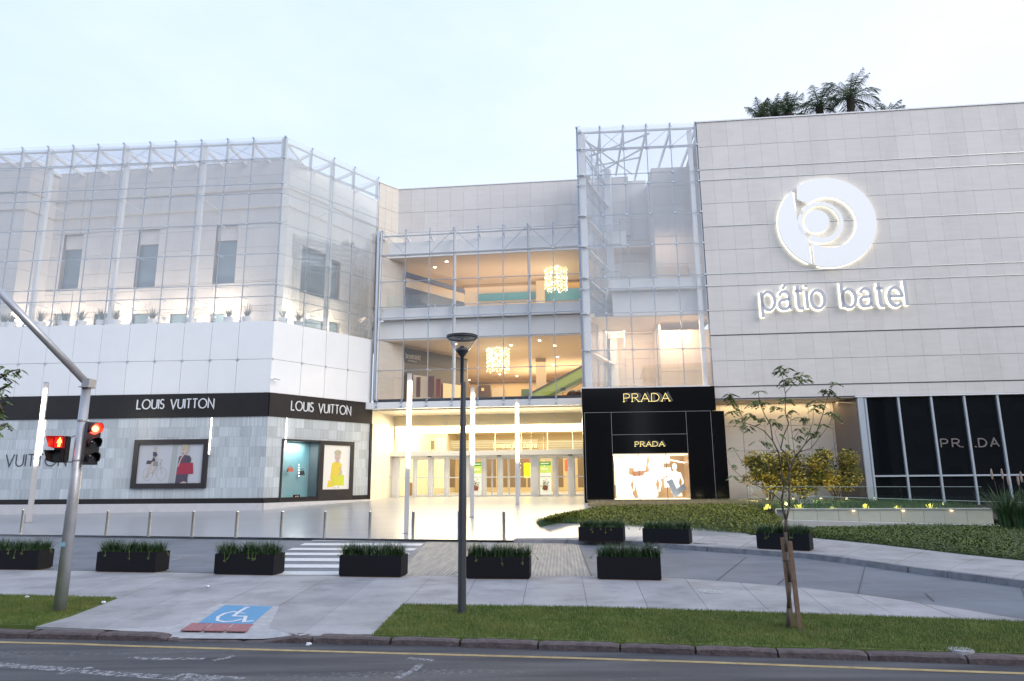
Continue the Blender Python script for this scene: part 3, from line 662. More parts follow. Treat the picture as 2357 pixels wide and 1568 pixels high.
# store lettering
LETM = M('brushed white letter', (.75, .78, .82), .35, .2)
def lz(W, x, y): return W.px(x, y)
a0 = lz(WL, 317, 942); a1 = lz(WL, 493, 941); at_ = lz(WL, 320, 921)
letters('LOUIS VUITTON', WL, a0[0], a1[0], a0[1], at_[1], .055, .06, .10, LETM, store, .2)
b0 = lz(WF, 668, 944); b1 = lz(WF, 805, 950); bt = lz(WF, 669, 923)
letters('LOUIS VUITTON', WF, b0[0], b1[0], b0[1], bt[1], .055, .06, .10, LETM, store, .2)
DKL = M('dark grey letter', (.07, .08, .10), .5)
c1 = lz(WL, 152, 1073); c0 = (c1[0] - 4.2 * 1.08, c1[1]); ct = lz(WL, 60, 1046)
letters('LOUIS VUITTON', WL, c1[0] - (c1[0] - lz(WL, 26, 1073)[0]) * 7.96 / 4.02, c1[0], lz(WL, 60, 1073)[1], ct[1], .05, .002, .03, DKL, store, .2)

# framed poster, left face
FRM = M('dark bronze frame', (.03, .026, .028), .35)
def frame_box(W, u0, u1, z0, z1, wd, d0, d1, mat, name, parent):
    mb = MB(); mb.wbox(W, u0, u1, z0, z0 + wd, d1, d0); mb.wbox(W, u0, u1, z1 - wd, z1, d1, d0); mb.wbox(W, u0, u0 + wd, z0 + wd, z1 - wd, d1, d0); mb.wbox(W, u1 - wd, u1, z0 + wd, z1 - wd, d1, d0)
    return mb.build(name, mat, parent)
poster = empty('framed_poster', WL.pt((pu0 + pu1) / 2, pz0, .05), 'wide dark framed advertising picture of a woman cycling and a woman with red bag', 'framed picture', 'framed pictures on the boutique')
frame_box(WL, pu0, pu1, pz0, pz1, .25, 0.002, .14, FRM, 'frame', poster)
PB = M('poster ground', (.46, .48, .52), .5, var=.05, scale=.5)
piece(WL, pu0 + .24, pu1 - .24, pz0 + .24, pz1 - .24, .05, .01, PB, 'poster', poster)
inks = {}
def ink(c, name):
    if name not in inks: inks[name] = M('print ' + name, c, .5)
    return inks[name]
class Print:
    def __init__(s, W, u0, u1, z0, z1, d, parent): s.a = (W, u0, u1, z0, z1); s.d = d; s.p = parent; s.k = 0
    def pt(s, x, y): W, u0, u1, z0, z1 = s.a; return W.pt(u0 + (u1 - u0) * x, z0 + (z1 - z0) * y, s.d + .0015 * s.k)
    def poly(s, pts, mat, name='print'): s.k += 1; MB().poly([s.pt(*p) for p in pts]).build(name, mat, s.p)
    def ell(s, cx, cy, rx, ry, mat): s.poly([(cx + rx * math.cos(2 * PI * i / 16), cy + ry * math.sin(2 * PI * i / 16)) for i in range(16)], mat)
    def line(s, pts, wd, mat, closed=False):
        s.k += 1; W, u0, u1, z0, z1 = s.a; MB().ribbon([(u0 + (u1 - u0) * x, z0 + (z1 - z0) * y) for x, y in pts], wd, W.pt, s.d + .0015 * s.k - .001, s.d + .0015 * s.k, closed).build('print', mat, s.p)
SKIN, DRS, HAIR, REDB, GRB = ink((.50, .40, .36), 'skin'), ink((.07, .06, .09), 'dark dress'), ink((.42, .38, .28), 'blond'), ink((.33, .03, .06), 'red bag'), ink((.25, .24, .23), 'grey bag')
pr = Print(WL, pu0 + .25, pu1 - .25, pz0 + .25, pz1 - .25, .052, poster)
# coordinates traced from the picture: x 0..1 over the panel, y 0..1 upwards
pr.poly([(.49, 0), (.58, 0), (.60, 1), (.52, 1)], ink((.34, .37, .37), 'grey band'))
for cx in (.17, .38):
    pr.line([(cx + .075 * math.cos(2 * PI * i / 24), .24 + .165 * math.sin(2 * PI * i / 24)) for i in range(24)], .014, GRB, True)
pr.line([(.17, .24), (.27, .30), (.36, .55)], .02, GRB); pr.line([(.38, .24), (.355, .5), (.37, .60), (.34, .61)], .02, GRB); pr.line([(.2, .48), (.28, .45)], .018, GRB)
pr.poly([(.13, .50), (.21, .49), (.22, .58), (.14, .59)], DRS); pr.poly([(.24, .44), (.31, .44), (.31, .56), (.24, .57)], GRB)
pr.poly([(.22, .55), (.25, .56), (.20, .36), (.17, .2), (.145, .2), (.17, .4)], SKIN); pr.poly([(.26, .44), (.29, .44), (.265, .22), (.25, .22)], SKIN)
pr.poly([(.145, .2), (.19, .22), (.18, .16), (.13, .15)], HAIR)
pr.poly([(.22, .80), (.25, .81), (.28, .79), (.295, .72), (.26, .66), (.27, .57), (.20, .55), (.23, .65)], DRS)
pr.line([(.235, .70), (.26, .65), (.29, .63), (.33, .6)], .035, SKIN); pr.ell(.252, .875, .022, .05, SKIN); pr.ell(.252, .905, .024, .03, HAIR)
pr.poly([(.60, 0), (.79, 0), (.78, .16), (.74, .36), (.73, .62), (.76, .70), (.79, .62), (.81, .5), (.82, .62), (.79, .70), (.72, .72), (.63, .68), (.615, .4)], DRS)
pr.poly([(.60, 0), (.78, 0), (.79, .2), (.80, .6), (.77, .70), (.70, .71), (.63, .66), (.615, .3)], DRS)
pr.poly([(.61, .22), (.865, .24), (.85, .52), (.63, .51)], REDB); pr.line([(.69, .5), (.70, .68), (.75, .70)], .02, REDB)
pr.line([(.625, .42), (.66, .62), (.70, .73)], .06, SKIN); pr.ell(.70, .84, .045, .115, SKIN); pr.ell(.715, .93, .058, .075, HAIR); pr.ell(.75, .86, .02, .09, HAIR)
pr.poly([(.67, .0), (.73, .05), (.78, .02), (.78, 0)], SKIN); pr.ell(.69, .86, .007, .008, DRS); pr.ell(.69, .765, .012, .012, REDB)

# angled face: display window and poster
disp = empty('display_window', WF.pt((fu0 + fum) / 2, ZP1, .0), 'lit display window with turquoise backdrop and hanging handbags', 'shop window')
frame_box(WF, fu0, fum + .03, ZP0 + .0, fzt, .09, -.10, .08, FRM, 'frame', disp)
mbd = MB(); TUR = M('turquoise backdrop', (.30, .43, .44), .5, col2=(.15, .36, .42), scale=.5)
mbd.wbox(WF, fu0 + .05, fum, ZP0 + .1, fzt - .05, -.92, -.90); mbd.build('backdrop', TUR, disp)
MB().wbox(WF, fu0 + .05, fum, ZP0 + .08, ZP0 + .12, -.9, -.05).build('display_floor', TUR, disp)
for uu in (fu0 + .06, fum - .03): MB().wbox(WF, uu - .02, uu + .02, ZP0 + .12, fzt - .06, -.9, -.1).build('side_wall', M('grey blue side', (.12, .16, .18), .6), disp)
MB().wbox(WF, fu0 + .05, fum, fzt - .1, fzt - .06, -.9, -.1).build('ceiling', FRM, disp)
piece(WF, fu0 + .09, fum - .06, ZP0 + .09, fzt - .09, -.02, -.03, GLASSI, 'pane', disp)
arealight('display_lamp', WF.pt((fu0 + fum) / 2, fzt - .15, -.5), WF.pt((fu0 + fum) / 2, ZP0, -.7), 1.2, .3, 42, (1, .96, .9), disp)
def handbag(u, z, wdt, hgt, col, lab, d=-.5):
    mb = MB(); mat = M('leather ' + lab[:8], col, .45); e = empty('handbag', WF.pt(u, z, d), lab, 'handbag', 'handbags hanging in the display')
    mb.hexa([WF.pt(u - wdt / 2, z, d + .08), WF.pt(u + wdt / 2, z, d + .08), WF.pt(u + wdt / 2, z, d - .08), WF.pt(u - wdt / 2, z, d - .08), WF.pt(u - wdt * .38, z + hgt, d + .03), WF.pt(u + wdt * .38, z + hgt, d + .03), WF.pt(u + wdt * .38, z + hgt, d - .03), WF.pt(u - wdt * .38, z + hgt, d - .03)]); mb.build('bag_body', mat, e)
    MB().ribbon([(u + wdt * .25 * math.cos(t), z + hgt + hgt * .5 * math.sin(t)) for t in [PI * i / 8 for i in range(9)]], .02, WF.pt, d - .01, d + .01).build('handle', mat, e)
q = WF.px(724, 1 + 1080 - 0)
for (x, y, wd_, hg, c, lab) in ((667.5, 1086, .34, .22, (.42, .10, .05), 'tan red top handle bag hanging at left of the display'), (695, 1094, .26, .24, (.02, .02, .03), 'small black handbag hanging at right of the display')):
    u, z = WF.px(x, y, -.5); handbag(u, z, wd_, hg, c, lab)
u, z = WF.px(683, 1138, -.4); e = empty('small_screen', WF.pt(u, z, -.4), 'small black display box on the turquoise window floor', 'display box')
MB().wbox(WF, u - .2, u + .2, ZP0 + .12, ZP0 + .36, -.45, -.38).build('case', BLACKG, e); MB().wbox(WF, u - .13, u + .13, ZP0 + .17, ZP0 + .31, -.379, -.376).build('pictures', M('warm print', (.4, .25, .2), .5), e)
for k in range(5):
    u, z = WF.px(688, 1070 + 6.4 * k, -.6); 
    if k == 0: gl_ = emis('small display light', (1, .95, .8), 4); hl = empty('light_string', WF.pt(u, z, -.6), 'short vertical string of tiny lights between the two hanging bags', 'lights')
    MB().ball(tuple(WF.pt(u, z, -.6)), .03, 6, 4).build('bulb', gl_, hl)
poster2 = empty('framed_poster', WF.pt((fum + fu1) / 2, ZP0, .03), 'tall dark framed picture of a woman in yellow holding bags on the angled store face', 'framed picture', 'framed pictures on the boutique')
q0, q1 = WF.px(745, 1024), WF.px(806, 1025); qb = WF.px(742, 1127)
mb = MB(); a_, b_, c_, d_ = q0[0], WF.px(804, 1075)[0], qb[1], q0[1]
mb.wbox(WF, fum + .03, a_, ZP0, fzt, -.05, .09); mb.wbox(WF, b_, fu1, ZP0, fzt, -.05, .09); mb.wbox(WF, a_, b_, ZP0, c_, -.05, .09); mb.wbox(WF, a_, b_, d_, fzt, -.05, .09); mb.build('frame', FRM, poster2)
MB().wbox(WF, a_, b_, c_, d_, -.04, .02).build('poster', M('pale poster ground', (.62, .61, .58), .5, emit=.12, ecol=(1, .95, .85)), poster2)
pr = Print(WF, a_, b_, c_, d_, .021, poster2); YL = ink((.68, .52, .06), 'yellow'); YG = ink((.55, .62, .05), 'lime')
pr.poly([(.28, .25), (.33, .58), (.42, .62), (.6, .62), (.7, .55), (.68, .3), (.66, .1), (.4, .08)], YL)
pr.poly([(.55, .08), (.8, .08), (.8, .32), (.56, .33)], YG); pr.line([(.6, .32), (.66, .42), (.72, .32)], .03, SKIN); pr.poly([(.18, .05), (.4, .05), (.4, .2), (.22, .2)], YL)
pr.poly([(.42, .08), (.5, .08), (.5, .3), (.42, .3)], YG); pr.line([(.62, .5), (.7, .38), (.6, .3)], .08, SKIN); pr.ell(.53, .74, .11, .10, SKIN); pr.ell(.53, .83, .13, .065, HAIR)
pr.line([(.45, .06), (.46, .02)], .06, SKIN); pr.line([(.6, .06), (.6, .02)], .06, SKIN); pr.poly([(.47, .61), (.6, .61), (.58, .68), (.49, .68)], SKIN); pr.ell(.53, .705, .02, .008, REDB)
# wall mounted light strips glimpsed on the cladding, camera
LED = emis('led strip', (1, .93, .80), 9)
for W, x, y0, y1 in ((WL, 487.5, 958, 1047), (WF, 661, 960, 1040), (WL, 104, 965, 1049)):
    ua, za = W.px(x, y0, .05); ub_, zb = W.px(x - (2 if W is WL else 0), y1, .05); e = empty('light_strip', W.pt(ua, zb, .06), {487.5: 'slim vertical light strip at right of the wide framed picture', 661: 'slim vertical light strip over the turquoise display window', 104: 'slim vertical light strip behind the leftmost plaza light pole'}[x], 'light strip', 'light strips on the boutique cladding')
    MB().wbox(W, ua - .035, ua + .035, zb, ZB0 - .01, .002, .03).build('rail', WHITE, e); MB().wbox(W, ua - .022, ua + .022, zb + .05, ZB0 - .05, .03, .045).build('diffuser', LED, e)
cu, cz = WF.px(628, 872, .3)
e = empty('security_camera', WF.pt(.1, cz, .05), 'small white security camera on the white corner panel', 'camera')
MB().tube(WF.pt(.05, cz, .0), WF.pt(.12, cz + .02, .22), .03).build('bracket', WHITE, e); MB().tube(WF.pt(.05, cz + .06, .25), WF.pt(.32, cz - .02, .42), .055).build('housing', WHITE, e)

# ------------------------------------------------------------------ inner stone building behind the left glass screen
def wall_px(a, b): p, q = at_y(*a), at_y(*b); return Wall((p.x, p.y), (q.x, q.y))
inner = empty('upper_stone_wing', (corner.x - 6, corner.y + 5, ZR[-1]), 'pale limestone upper wing standing behind the left glass screen', 'building')
IA, IB, IC = at_y(650, 700, 38.3), at_y(100, 700, 40.2), at_y(28, 700, 38.5)
W1 = Wall((IB.x, IB.y), (IA.x, IA.y)); W2 = Wall((IC.x, IC.y), (IB.x, IB.y)); W0 = Wall((IC.x - 12, IC.y + .7), (IC.x, IC.y))
ID = at_y(872, 700, 45.3); W3 = Wall((IA.x, IA.y), (ID.x, ID.y))
ztop = W1.px(645, 368)[1]; zbot = ZR[-1] - .2
rows = [ztop, ztop - .95]
for dz in (.9, 1.15, 1.3, 1.2, 1.2, 1.2, 1.2, 1.2, 1.2): rows.append(rows[-1] - dz)
rows = [r for r in rows if r > zbot + .3] + [zbot]
def win_holes(W, lst): return [(W.px(a, (c + d) / 2)[0], W.px(b, (c + d) / 2)[0], W.px((a + b) / 2, d)[1], W.px((a + b) / 2, c)[1]) for a, b, c, d in lst]
big = win_holes(W1, [(140, 186, 540, 665), (313, 362, 528, 661), (493, 544, 518, 652)])
small = win_holes(W1, [(124, 160, 722, 741), (216, 252, 722, 741), (304, 341, 722, 741), (391, 428, 722, 741), (483, 518, 721, 740)])
small = [(a, b, zbot, d) for a, b, c, d in small]
PW = .95
clad(W1, frange(0, W1.L, PW), rows, 0, -.05, STONE, 'stone_panel', inner, holes=big + small)
clad(W2, frange(0, W2.L, PW), rows, 0, -.05, STONE, 'stone_panel', inner)
clad(W0, [u for u in frange(0, W0.L, PW) if u > 8.9], rows, 0, -.05, STONE, 'stone_panel', inner)
big3 = win_holes(W3, [(693, 758, 575, 682), (762, 783, 600, 690)])
small3 = win_holes(W3, [(700, 745, 735, 752), (757, 782, 742, 757)]); small3 = [(a, b, zbot, d) for a, b, c, d in small3]
clad(W3, frange(0, W3.L, PW), rows, 0, -.05, STONE, 'stone_panel', inner, holes=big3 + small3)
pts = [P2(W0, 0, -.7), P2(W0, W0.L, -.7), P2(W1, .3, -.7), P2(W1, W1.L - .5, -.7), P2(W3, W3.L, -.7), P2(W3, W3.L, -8), P2(W0, 0, -14)]
prism('wall_core', pts, zbot - .1, ztop - .02, STONEW, inner)
for W in (W0, W1, W2, W3): piece(W, 0, W.L, ztop, ztop + .06, .03, -.45, WHITE, 'coping', inner)
for k, (W, H) in enumerate([(W1, h) for h in big] + [(W3, h) for h in big3]):
    a, b, c, d = H
    zt = d - (.9 if W is W1 else .1)
    # niche faced in stone, window below
    e = piece(W, a, b, c, zt, -.34, -.38, WINB, 'window', inner)
    if W is W1: piece(W, a + .02, b - .02, zt, d, -.20, -.3, STONE, 'niche_panel', inner)
    frame_box(W, a, b, c, zt, .05, -.34, -.28, DGREY, 'frame', e)
    if W is W1: MB().wbox(W, a + .38, a + .43, c + .05, zt - .05, -.335, -.29).build('mullion', DGREY, e)
    MB().wbox(W, a, b, zt - .06, zt, -.28, -.02).build('lintel', STONEW, e)
for W, H in [(W1, h) for h in small] + [(W3, h) for h in small3]:
    a, b, c, d = H; e = piece(W, a, b, c, d, -.2, -.24, WINB, 'window', inner); frame_box(W, a, b, c, d, .04, -.2, -.16, STEEL, 'frame', e)
for W in (W0, W1, W2, W3):
    for zz in (rows[2], rows[3]): piece(W, 0, W.L, zz - .05, zz + .05, .12, .001, STONEW, 'cornice', inner)
# ledge floor between screen and wall, capping the store
prism('ledge', [P2(WL, 0, -.02), P2(WL, WL.L - .03, -.02), P2(WF, .03, -.02), P2(WF, WF.L, -.02), P2(W3, W3.L, .0), P2(W1, W1.L, -.0), P2(W1, 0, 0), P2(W0, W0.L, 0), P2(W0, 0, 0)], ZR[-1] - .24, ZR[-1] - .06, WHITEI, store)

# ------------------------------------------------------------------ glass screens
TILT = random.Random(77)
def screen(root, W, us, zs, gmat, rod=.022, bars=.018, heavy=(), top2=True, name='glass_pane', fitd=.07, skip=None):
    for i in range(len(us) - 1):
        for j in range(len(zs) - 1):
            if skip and skip(us[i], us[i + 1], zs[j + 1], zs[j]): continue
            o = piece(W, us[i] + .008, us[i + 1] - .008, zs[j + 1] + .008, zs[j] - .008, .012, 0, gmat, name, root); o.rotation_euler = (TILT.gauss(0, .0022), 0, W.rz + TILT.gauss(0, .0022))
    for u in us: piece(W, u - rod, u + rod, zs[-1], zs[0], -.03, -.03 - 2 * rod, RODM, 'rod', root)
    for z in zs[1:-1]: piece(W, us[0], us[-1], z - bars, z + bars, -.035, -.075, RODM, 'rail', root)
    mb = MB()
    for u in us:
        for z in zs:
            mb.wbox(W, u - .055, u + .055, z - .04, z + .04, -.05, .03); 
            mb.tube(W.pt(u, z, -.05), W.pt(u + .16, z - .06, -.30), .018, n=5)
    tag(mb.build('fittings', STEEL, root), kind='stuff')
    for u in heavy:
        piece(W, u + .03, u + .21, zs[-1] - .1, zs[0] - .08, -.22, -.46, WHITE, 'column', root)
        for z in (zs[3], zs[-2]):
            mb = MB(); mb.tube(W.pt(u + .12, z + .05, -.4), W.pt(u + .12, z + .05, -2.6), .035, .02, 6); mb.build('strut', WHITE, root)
scr = empty('glass_screen', WL.pt(WL.L, ZR[-1], 0), 'tall transparent glass screen with steel rods wrapping the left corner above the boutique', 'glass screen')
heavy = [ub[k] for k in range(len(ub)) if (k - 4) % 3 == 0 or False]
screen(scr, WL, ub, ZR, GLASS, heavy=[ub[i] for i in range(1, len(ub) - 1) if (i - 4) % 3 == 1 - 1])
screen(scr, WF, uf, ZR, GLASSF, heavy=[uf[2]])
# horizontal white tubes and roof beams
for W, us in ((WL, ub), (WF, uf)):
    for z, r in ((ZR[0] - .28, .07), (ZR[1], .045)):
        MB().tube(W.pt(us[0], z, -.2), W.pt(us[-1], z, -.2), r, n=8).build('tube', WHITE, scr)
    for i, u in enumerate(us):
        piece(W, u - .05, u + .05, ZR[1] - .15, ZR[0] - .05, -.12, -.26, WHITE, 'post', scr)
        D = 2.5 if W is WF else (2.6 + 1.7 * (W.L - u) / W.L)
        if W is WF and i == 0: continue
        MB().wbox(W, u - .04, u + .04, ZR[0] - .42, ZR[0] - .24, -D - 1.6, -.25).build('roof_beam', WHITE, scr)
        if i < len(us) - 1:
            if i % 2: MB().tube(W.pt(u, ZR[1], -.2), W.pt(us[i + 1], ZR[0] - .2, -.2), .014, n=5).build('brace', RODM, scr)
            MB().tube(W.pt(u, ZR[0] - .3, -.3), W.pt(us[i + 1], ZR[0] - .3, -D), .014, n=5).build('brace', RODM, scr)
for i in range(len(ub) - 1):
    mb = MB(); z = ZR[0] - .06
    mb.hexa([WL.pt(ub[i] + .01, z - .15, 0), WL.pt(ub[i + 1] - .01, z - .15, 0), WL.pt(ub[i + 1] - .01, z - .15, -3.6), WL.pt(ub[i] + .01, z - .15, -3.6), WL.pt(ub[i] + .01, z - .135, 0), WL.pt(ub[i + 1] - .01, z - .135, 0), WL.pt(ub[i + 1] - .01, z - .135, -3.6), WL.pt(ub[i] + .01, z - .135, -3.6)])
    mb.build('roof_pane', GLASS, scr)
# warm floodlights on the ledge
WARM = (1.0, .80, .55)
for k, (x, y, en) in enumerate(((493, 712, 75), (250, 728, 55), (380, 722, 40), (120, 735, 40), (30, 745, 30))):
    u, z = WL.px(x, y, -1.3)
    e = empty('flood_lamp', WL.pt(u, ZR[-1] - .05, -1.3), ['brightest small flood lamp below the third wing window', 'small flood lamp on the ledge right of the second column', 'small flood lamp on the ledge left of the middle window', 'small flood lamp on the ledge near the leftmost window', 'small flood lamp on the ledge by the left picture edge'][k], 'flood lamp', 'flood lamps on the ledge')
    MB().wbox(WL, u - .1, u + .1, ZR[-1] + .5, ZR[-1] + .6, -1.4, -1.15).build('lamp_head', WHITE, e); MB().wbox(WL, u - .02, u + .02, ZR[-1] - .06, ZR[-1] + .5, -1.3, -1.26).build('stem', WHITE, e)
    arealight('flood_light', WL.pt(u, ZR[-1] + .75, -1.45), WL.pt(u, ZR[-1] + 1.6, -3), .4, .2, en, WARM, e)
u, z = WF.px(725, 735, -1.2)
arealight('flood_light', WF.pt(2.0, ZR[-1] + .6, -1.0), WF.pt(2.0, ZR[-1] + 1.5, -2.6), .5, .3, 60, WARM, store)
arealight('flood_light', WF.pt(5.0, ZR[-1] + .6, -1.0), WF.pt(5.0, ZR[-1] + 1.5, -2.6), .5, .3, 60, WARM, store)
# ------------------------------------------------------------------ entrance hall building in the middle
P0, P1 = at_y(872, 720, 41.0), at_y(1338, 712, 39.47)
MC = Wall((P0.x, P0.y), (P1.x, P1.y))
zc = [(MC.px(880, a)[1] + MC.px(1335, b)[1]) / 2 for a, b in ((531.5, 507), (588, 565), (649, 629), (709, 687.5), (732, 716), (781, 767), (853, 841), (920, 914))]
zfas = MC.px(1100, 937)[1]
uc = [MC.px(x, y)[0] for x, y in ((880, 531), (934, 527), (989, 524), (1044, 521), (1100.5, 518), (1157, 515), (1213.5, 512), (1271.5, 509), (1330.5, 506))]
uc += [uc[-1] + 1.45, uc[-1] + 2.5]
UE = uc[-1]
print('MC', MC.L, [round(z, 2) for z in zc], zfas, [round(u, 2) for u in uc])
hall = empty('entrance_hall', MC.pt(6, 1, -3), 'glazed entrance hall of the mall with two lit upper floors between two wings', 'building')
Zroof = at_y(918, 437, 42.6).z
MS0, MS1 = at_y(918, 437, 42.6), at_y(1330, 413, 41.3)
dd = (Vector((MS1.x, MS1.y)) - Vector((MS0.x, MS0.y))).normalized()
MS = Wall((MS0.x, MS0.y), (MS1.x + dd.x * 3.2, MS1.y + dd.y * 3.2))
zs1 = MS.px(918, 491)[1]; zs2 = zc[0] + .05
clad(MS, frange(0, MS.L, .88), [zs2 - .5, zs1 - 1.4, zs1, Zroof], 0, -.05, STONE, 'stone_panel', hall)
piece(MS, -.1, MS.L, Zroof, Zroof + .05, .04, -.4, WHITE, 'coping', hall)
piece(MS, 0, MS.L, zs2 - .5, Zroof - .02, -.06, -.4, JOINT, 'backing', hall)
MR = Wall((P_fr.x + .05, P_fr.y + .05), (MS0.x, MS0.y))
clad(MR, [0, MR.L / 3, MR.L * 2 / 3, MR.L], [zs2 - .5, zs1 - 1.4, zs1, Zroof], 0, -.05, STONEW, 'stone_panel', hall)
piece(MR, 0, MR.L, Zroof, Zroof + .05, .04, -.4, WHITE, 'coping', hall)
# left limestone return beside the doors (ground) and up the hall
DEP = 4.0
RTa, RTb = Vector((P_fr.x + .02, P_fr.y + .15)), MC.pt(MC.px(905, 1045, -DEP)[0], 0, -DEP)
MRt = Wall((RTa.x, RTa.y), (RTb.x, RTb.y))
clad(MRt, [0, MRt.L * .55, MRt.L], [.6, MC.px(880, 1097, -1)[1], MC.px(880, 1047, -1)[1], MC.px(880, 1000, -1)[1], zfas], .02, -.05, STONEW, 'stone_panel', hall, gap=.02)
_e2 = MC.pt(MC.px(931, 800, -1.9)[0], 0, -1.9); MR2 = Wall((P_fr.x + .25, P_fr.y - .1), (_e2.x, _e2.y))
for za, zb in ((zc[7], zc[5]), (zc[3], zc[0])):
    clad(MR2, frange(0, MR2.L, 1.3), [za, (za + zb) / 2 - .3, (za + zb) / 2 + .9, zb], 0, -.05, STONEW, 'stone_panel', hall)
screen(hall, MC, uc, zc, GLASSI, rod=.022, heavy=())
for k in (3, 6): piece(MC, uc[k] + .035, uc[k] + .13, zc[7], zc[0] - .1, -.1, -.3, WHITE, 'column', hall)
piece(MC, uc[0] - .3, uc[0] - .18, zc[7], zc[0], -.02, -.2, STEEL, 'edge_post', hall)
piece(MC, uc[0] - .1, uc[0], zc[7], zc[0], -.02, -.2, WHITE, 'column', hall)
MB().tube(MC.pt(0, zc[0] - .3, -.25), MC.pt(UE, zc[0] - .3, -.25), .07).build('tube', WHITE, hall)
MB().tube(MC.pt(0, zc[1], -.2), MC.pt(UE, zc[1], -.2), .06).build('tube', WHITE, hall)
for i, u in enumerate(uc):
    MB().wbox(MC, u - .04, u + .04, zc[0] - .5, zc[0] - .3, -1.1, -.2).build('roof_bracket', WHITE, hall)
    if i in (2, 5, 7): MB().tube(MC.pt(uc[i], zc[1], -.1), MC.pt(uc[i + 1], zc[0] - .1, -.1), .014, n=5).build('brace', RODM, hall)
    if i in (0, 3, 6): MB().tube(MC.pt(uc[i], zc[0] - .1, -.1), MC.pt(uc[i + 1], zc[1], -.1), .014, n=5).build('brace', RODM, hall)
# slabs and rooms ----------------------------------------------------
CEIL = M('warm ceiling', (.66, .58, .48), .7); OCHR = M('ochre wall', (.62, .47, .30), .7, var=.05, scale=.4); FLOORM = M('beige stone floor', (.55, .47, .36), .25)
zC3, zF3 = zc[1] + .02, zc[3] - .12       # upper room
zC1, zF1 = zc[5] + .12, zc[7]             # lower room
zS = zc[3]
def hb(name, u0, u1, z0, z1, d0, d1, mat, par=None): return piece(MC, u0, u1, z0, z1, d0, d1, mat, name, par or hall)
hb('fascia', -.2, UE + .4, zC3 + .02, zc[0] - .55, -.8, -1.3, WHITEI)
hb('ceiling', -.2, UE + 4, zC3, zC3 + .12, -.85, -17, CEIL)
hb('spandrel', -.2, UE + .2, zc[4] - .02, zS - .04, -.35, -.6, WHITE)
hb('floor_slab', -.2, UE + 4, zc[4] + .2, zF3, -.45, -17, FLOORM)
hb('spandrel', -.2, UE + .4, zC1 + .04, zc[4] - .04, -.75, -1.4, WHITEI)
hb('ceiling', -.2, UE + 4, zC1 - .08, zC1 + .04, -.8, -19, CEIL)
hb('floor_slab', -.2, UE + 4, zfas + .12, zF1 - .12, -.05, -19, FLOORM)
hb('floor_edge', -.2, UE, zF1 - .1, zF1 + .08, -.1, -.3, DGREY)
hb('fascia', -.75, UE + .5, zfas, zF1 - .12, .10, -.4, WHITE)
for u in uc[:-1]:
    for zz in (zfas + .12, zF1 - .14):
        hb('fitting', u - .06, u + .06, zz - .05, zz + .05, .15, .1, STEEL)
# back walls
hb('back_wall', -.2, UE + 4, zF3, zC3, -16.6, -17, M('room wall', (.5, .44, .36), .7))
hb('back_wall', -.2, UE + 4, zF1, zC1, -18.6, -19, OCHR)
hb('side_wall', UE + 3.6, UE + 4, zF1, zC3, -.5, -18.6, OCHR)
hb('side_wall', -.6, -.2, zF1, zC3, -5.5, -18.6, STONEW)
DSH = M('dark grey shopfront', (.06, .062, .07), .4); BLUEG = M('blue grey interior glass', (.12, .16, .22), .15)
# things seen through the glass, each set at its own depth d behind the facade
def hp(x0, x1, y0, y1, d, th, mat, name, par=None):
    u0, u1 = MC.px(x0, (y0 + y1) / 2, d)[0], MC.px(x1, (y0 + y1) / 2, d)[0]; za, zb = MC.px((x0 + x1) / 2, y1, d)[1], MC.px((x0 + x1) / 2, y0, d)[1]
    return piece(MC, u0, u1, za, zb, d, d - th, mat, name, par or hall)
def slant(name, p0, d0_, p1, d1_, z0, z1, th, mat):
    (ua_, _), (ub_, _) = MC.px(*p0, d0_), MC.px(*p1, d1_); mb = MB()
    mb.hexa([MC.pt(ua_, z0, d0_), MC.pt(ub_, z0, d1_), MC.pt(ub_, z0, d1_ - th), MC.pt(ua_, z0, d0_ - th), MC.pt(ua_, z1, d0_), MC.pt(ub_, z1, d1_), MC.pt(ub_, z1, d1_ - th), MC.pt(ua_, z1, d0_ - th)]); return mb.build(name, mat, hall)
SLB = M('slate blue beam', (.13, .17, .27), .5); CREAMW = M('cream room wall', (.60, .52, .42), .7); TEAL = M('teal tinted balustrade glass', (.07, .26, .36), .15)
slant('beam', (935, 622), -1.5, (1068, 664), -6.0, 14.95, 15.28, .4, SLB)
slant('shop_wall', (935, 660), -1.6, (1068, 690), -6.0, zF3, 14.3, .3, BLUEG)
slant('shop_wall_upper', (935, 640), -1.62, (1068, 680), -6.02, 14.3, 14.94, .3, CREAMW)
hp(1068, 1400, 650, 720, -7.5, .3, CREAMW, 'gallery_wall')
hp(1100, 1232, 674, 691, -7.2, .05, TEAL, 'balustrade'); hp(1256, 1362, 664, 690, -7.0, .05, TEAL, 'balustrade')
hp(1234, 1254, 646, 700, -6.4, .6, M('tan pillar', (.50, .42, .31), .6), 'pillar')
hp(1256, 1400, 648, 664, -7.3, .05, M('amber wall', (.55, .36, .14), .6), 'amber_panel')
hb('handrail_glass', uc[0] + .1, UE, zF3 + .1, zF3 + 1.05, -.75, -.765, GLASSG)
for xx in (1000, 1040, 1075): hp(xx, xx + 1.2, 700, 790, -1.5, .02, WHITEI, 'stay')
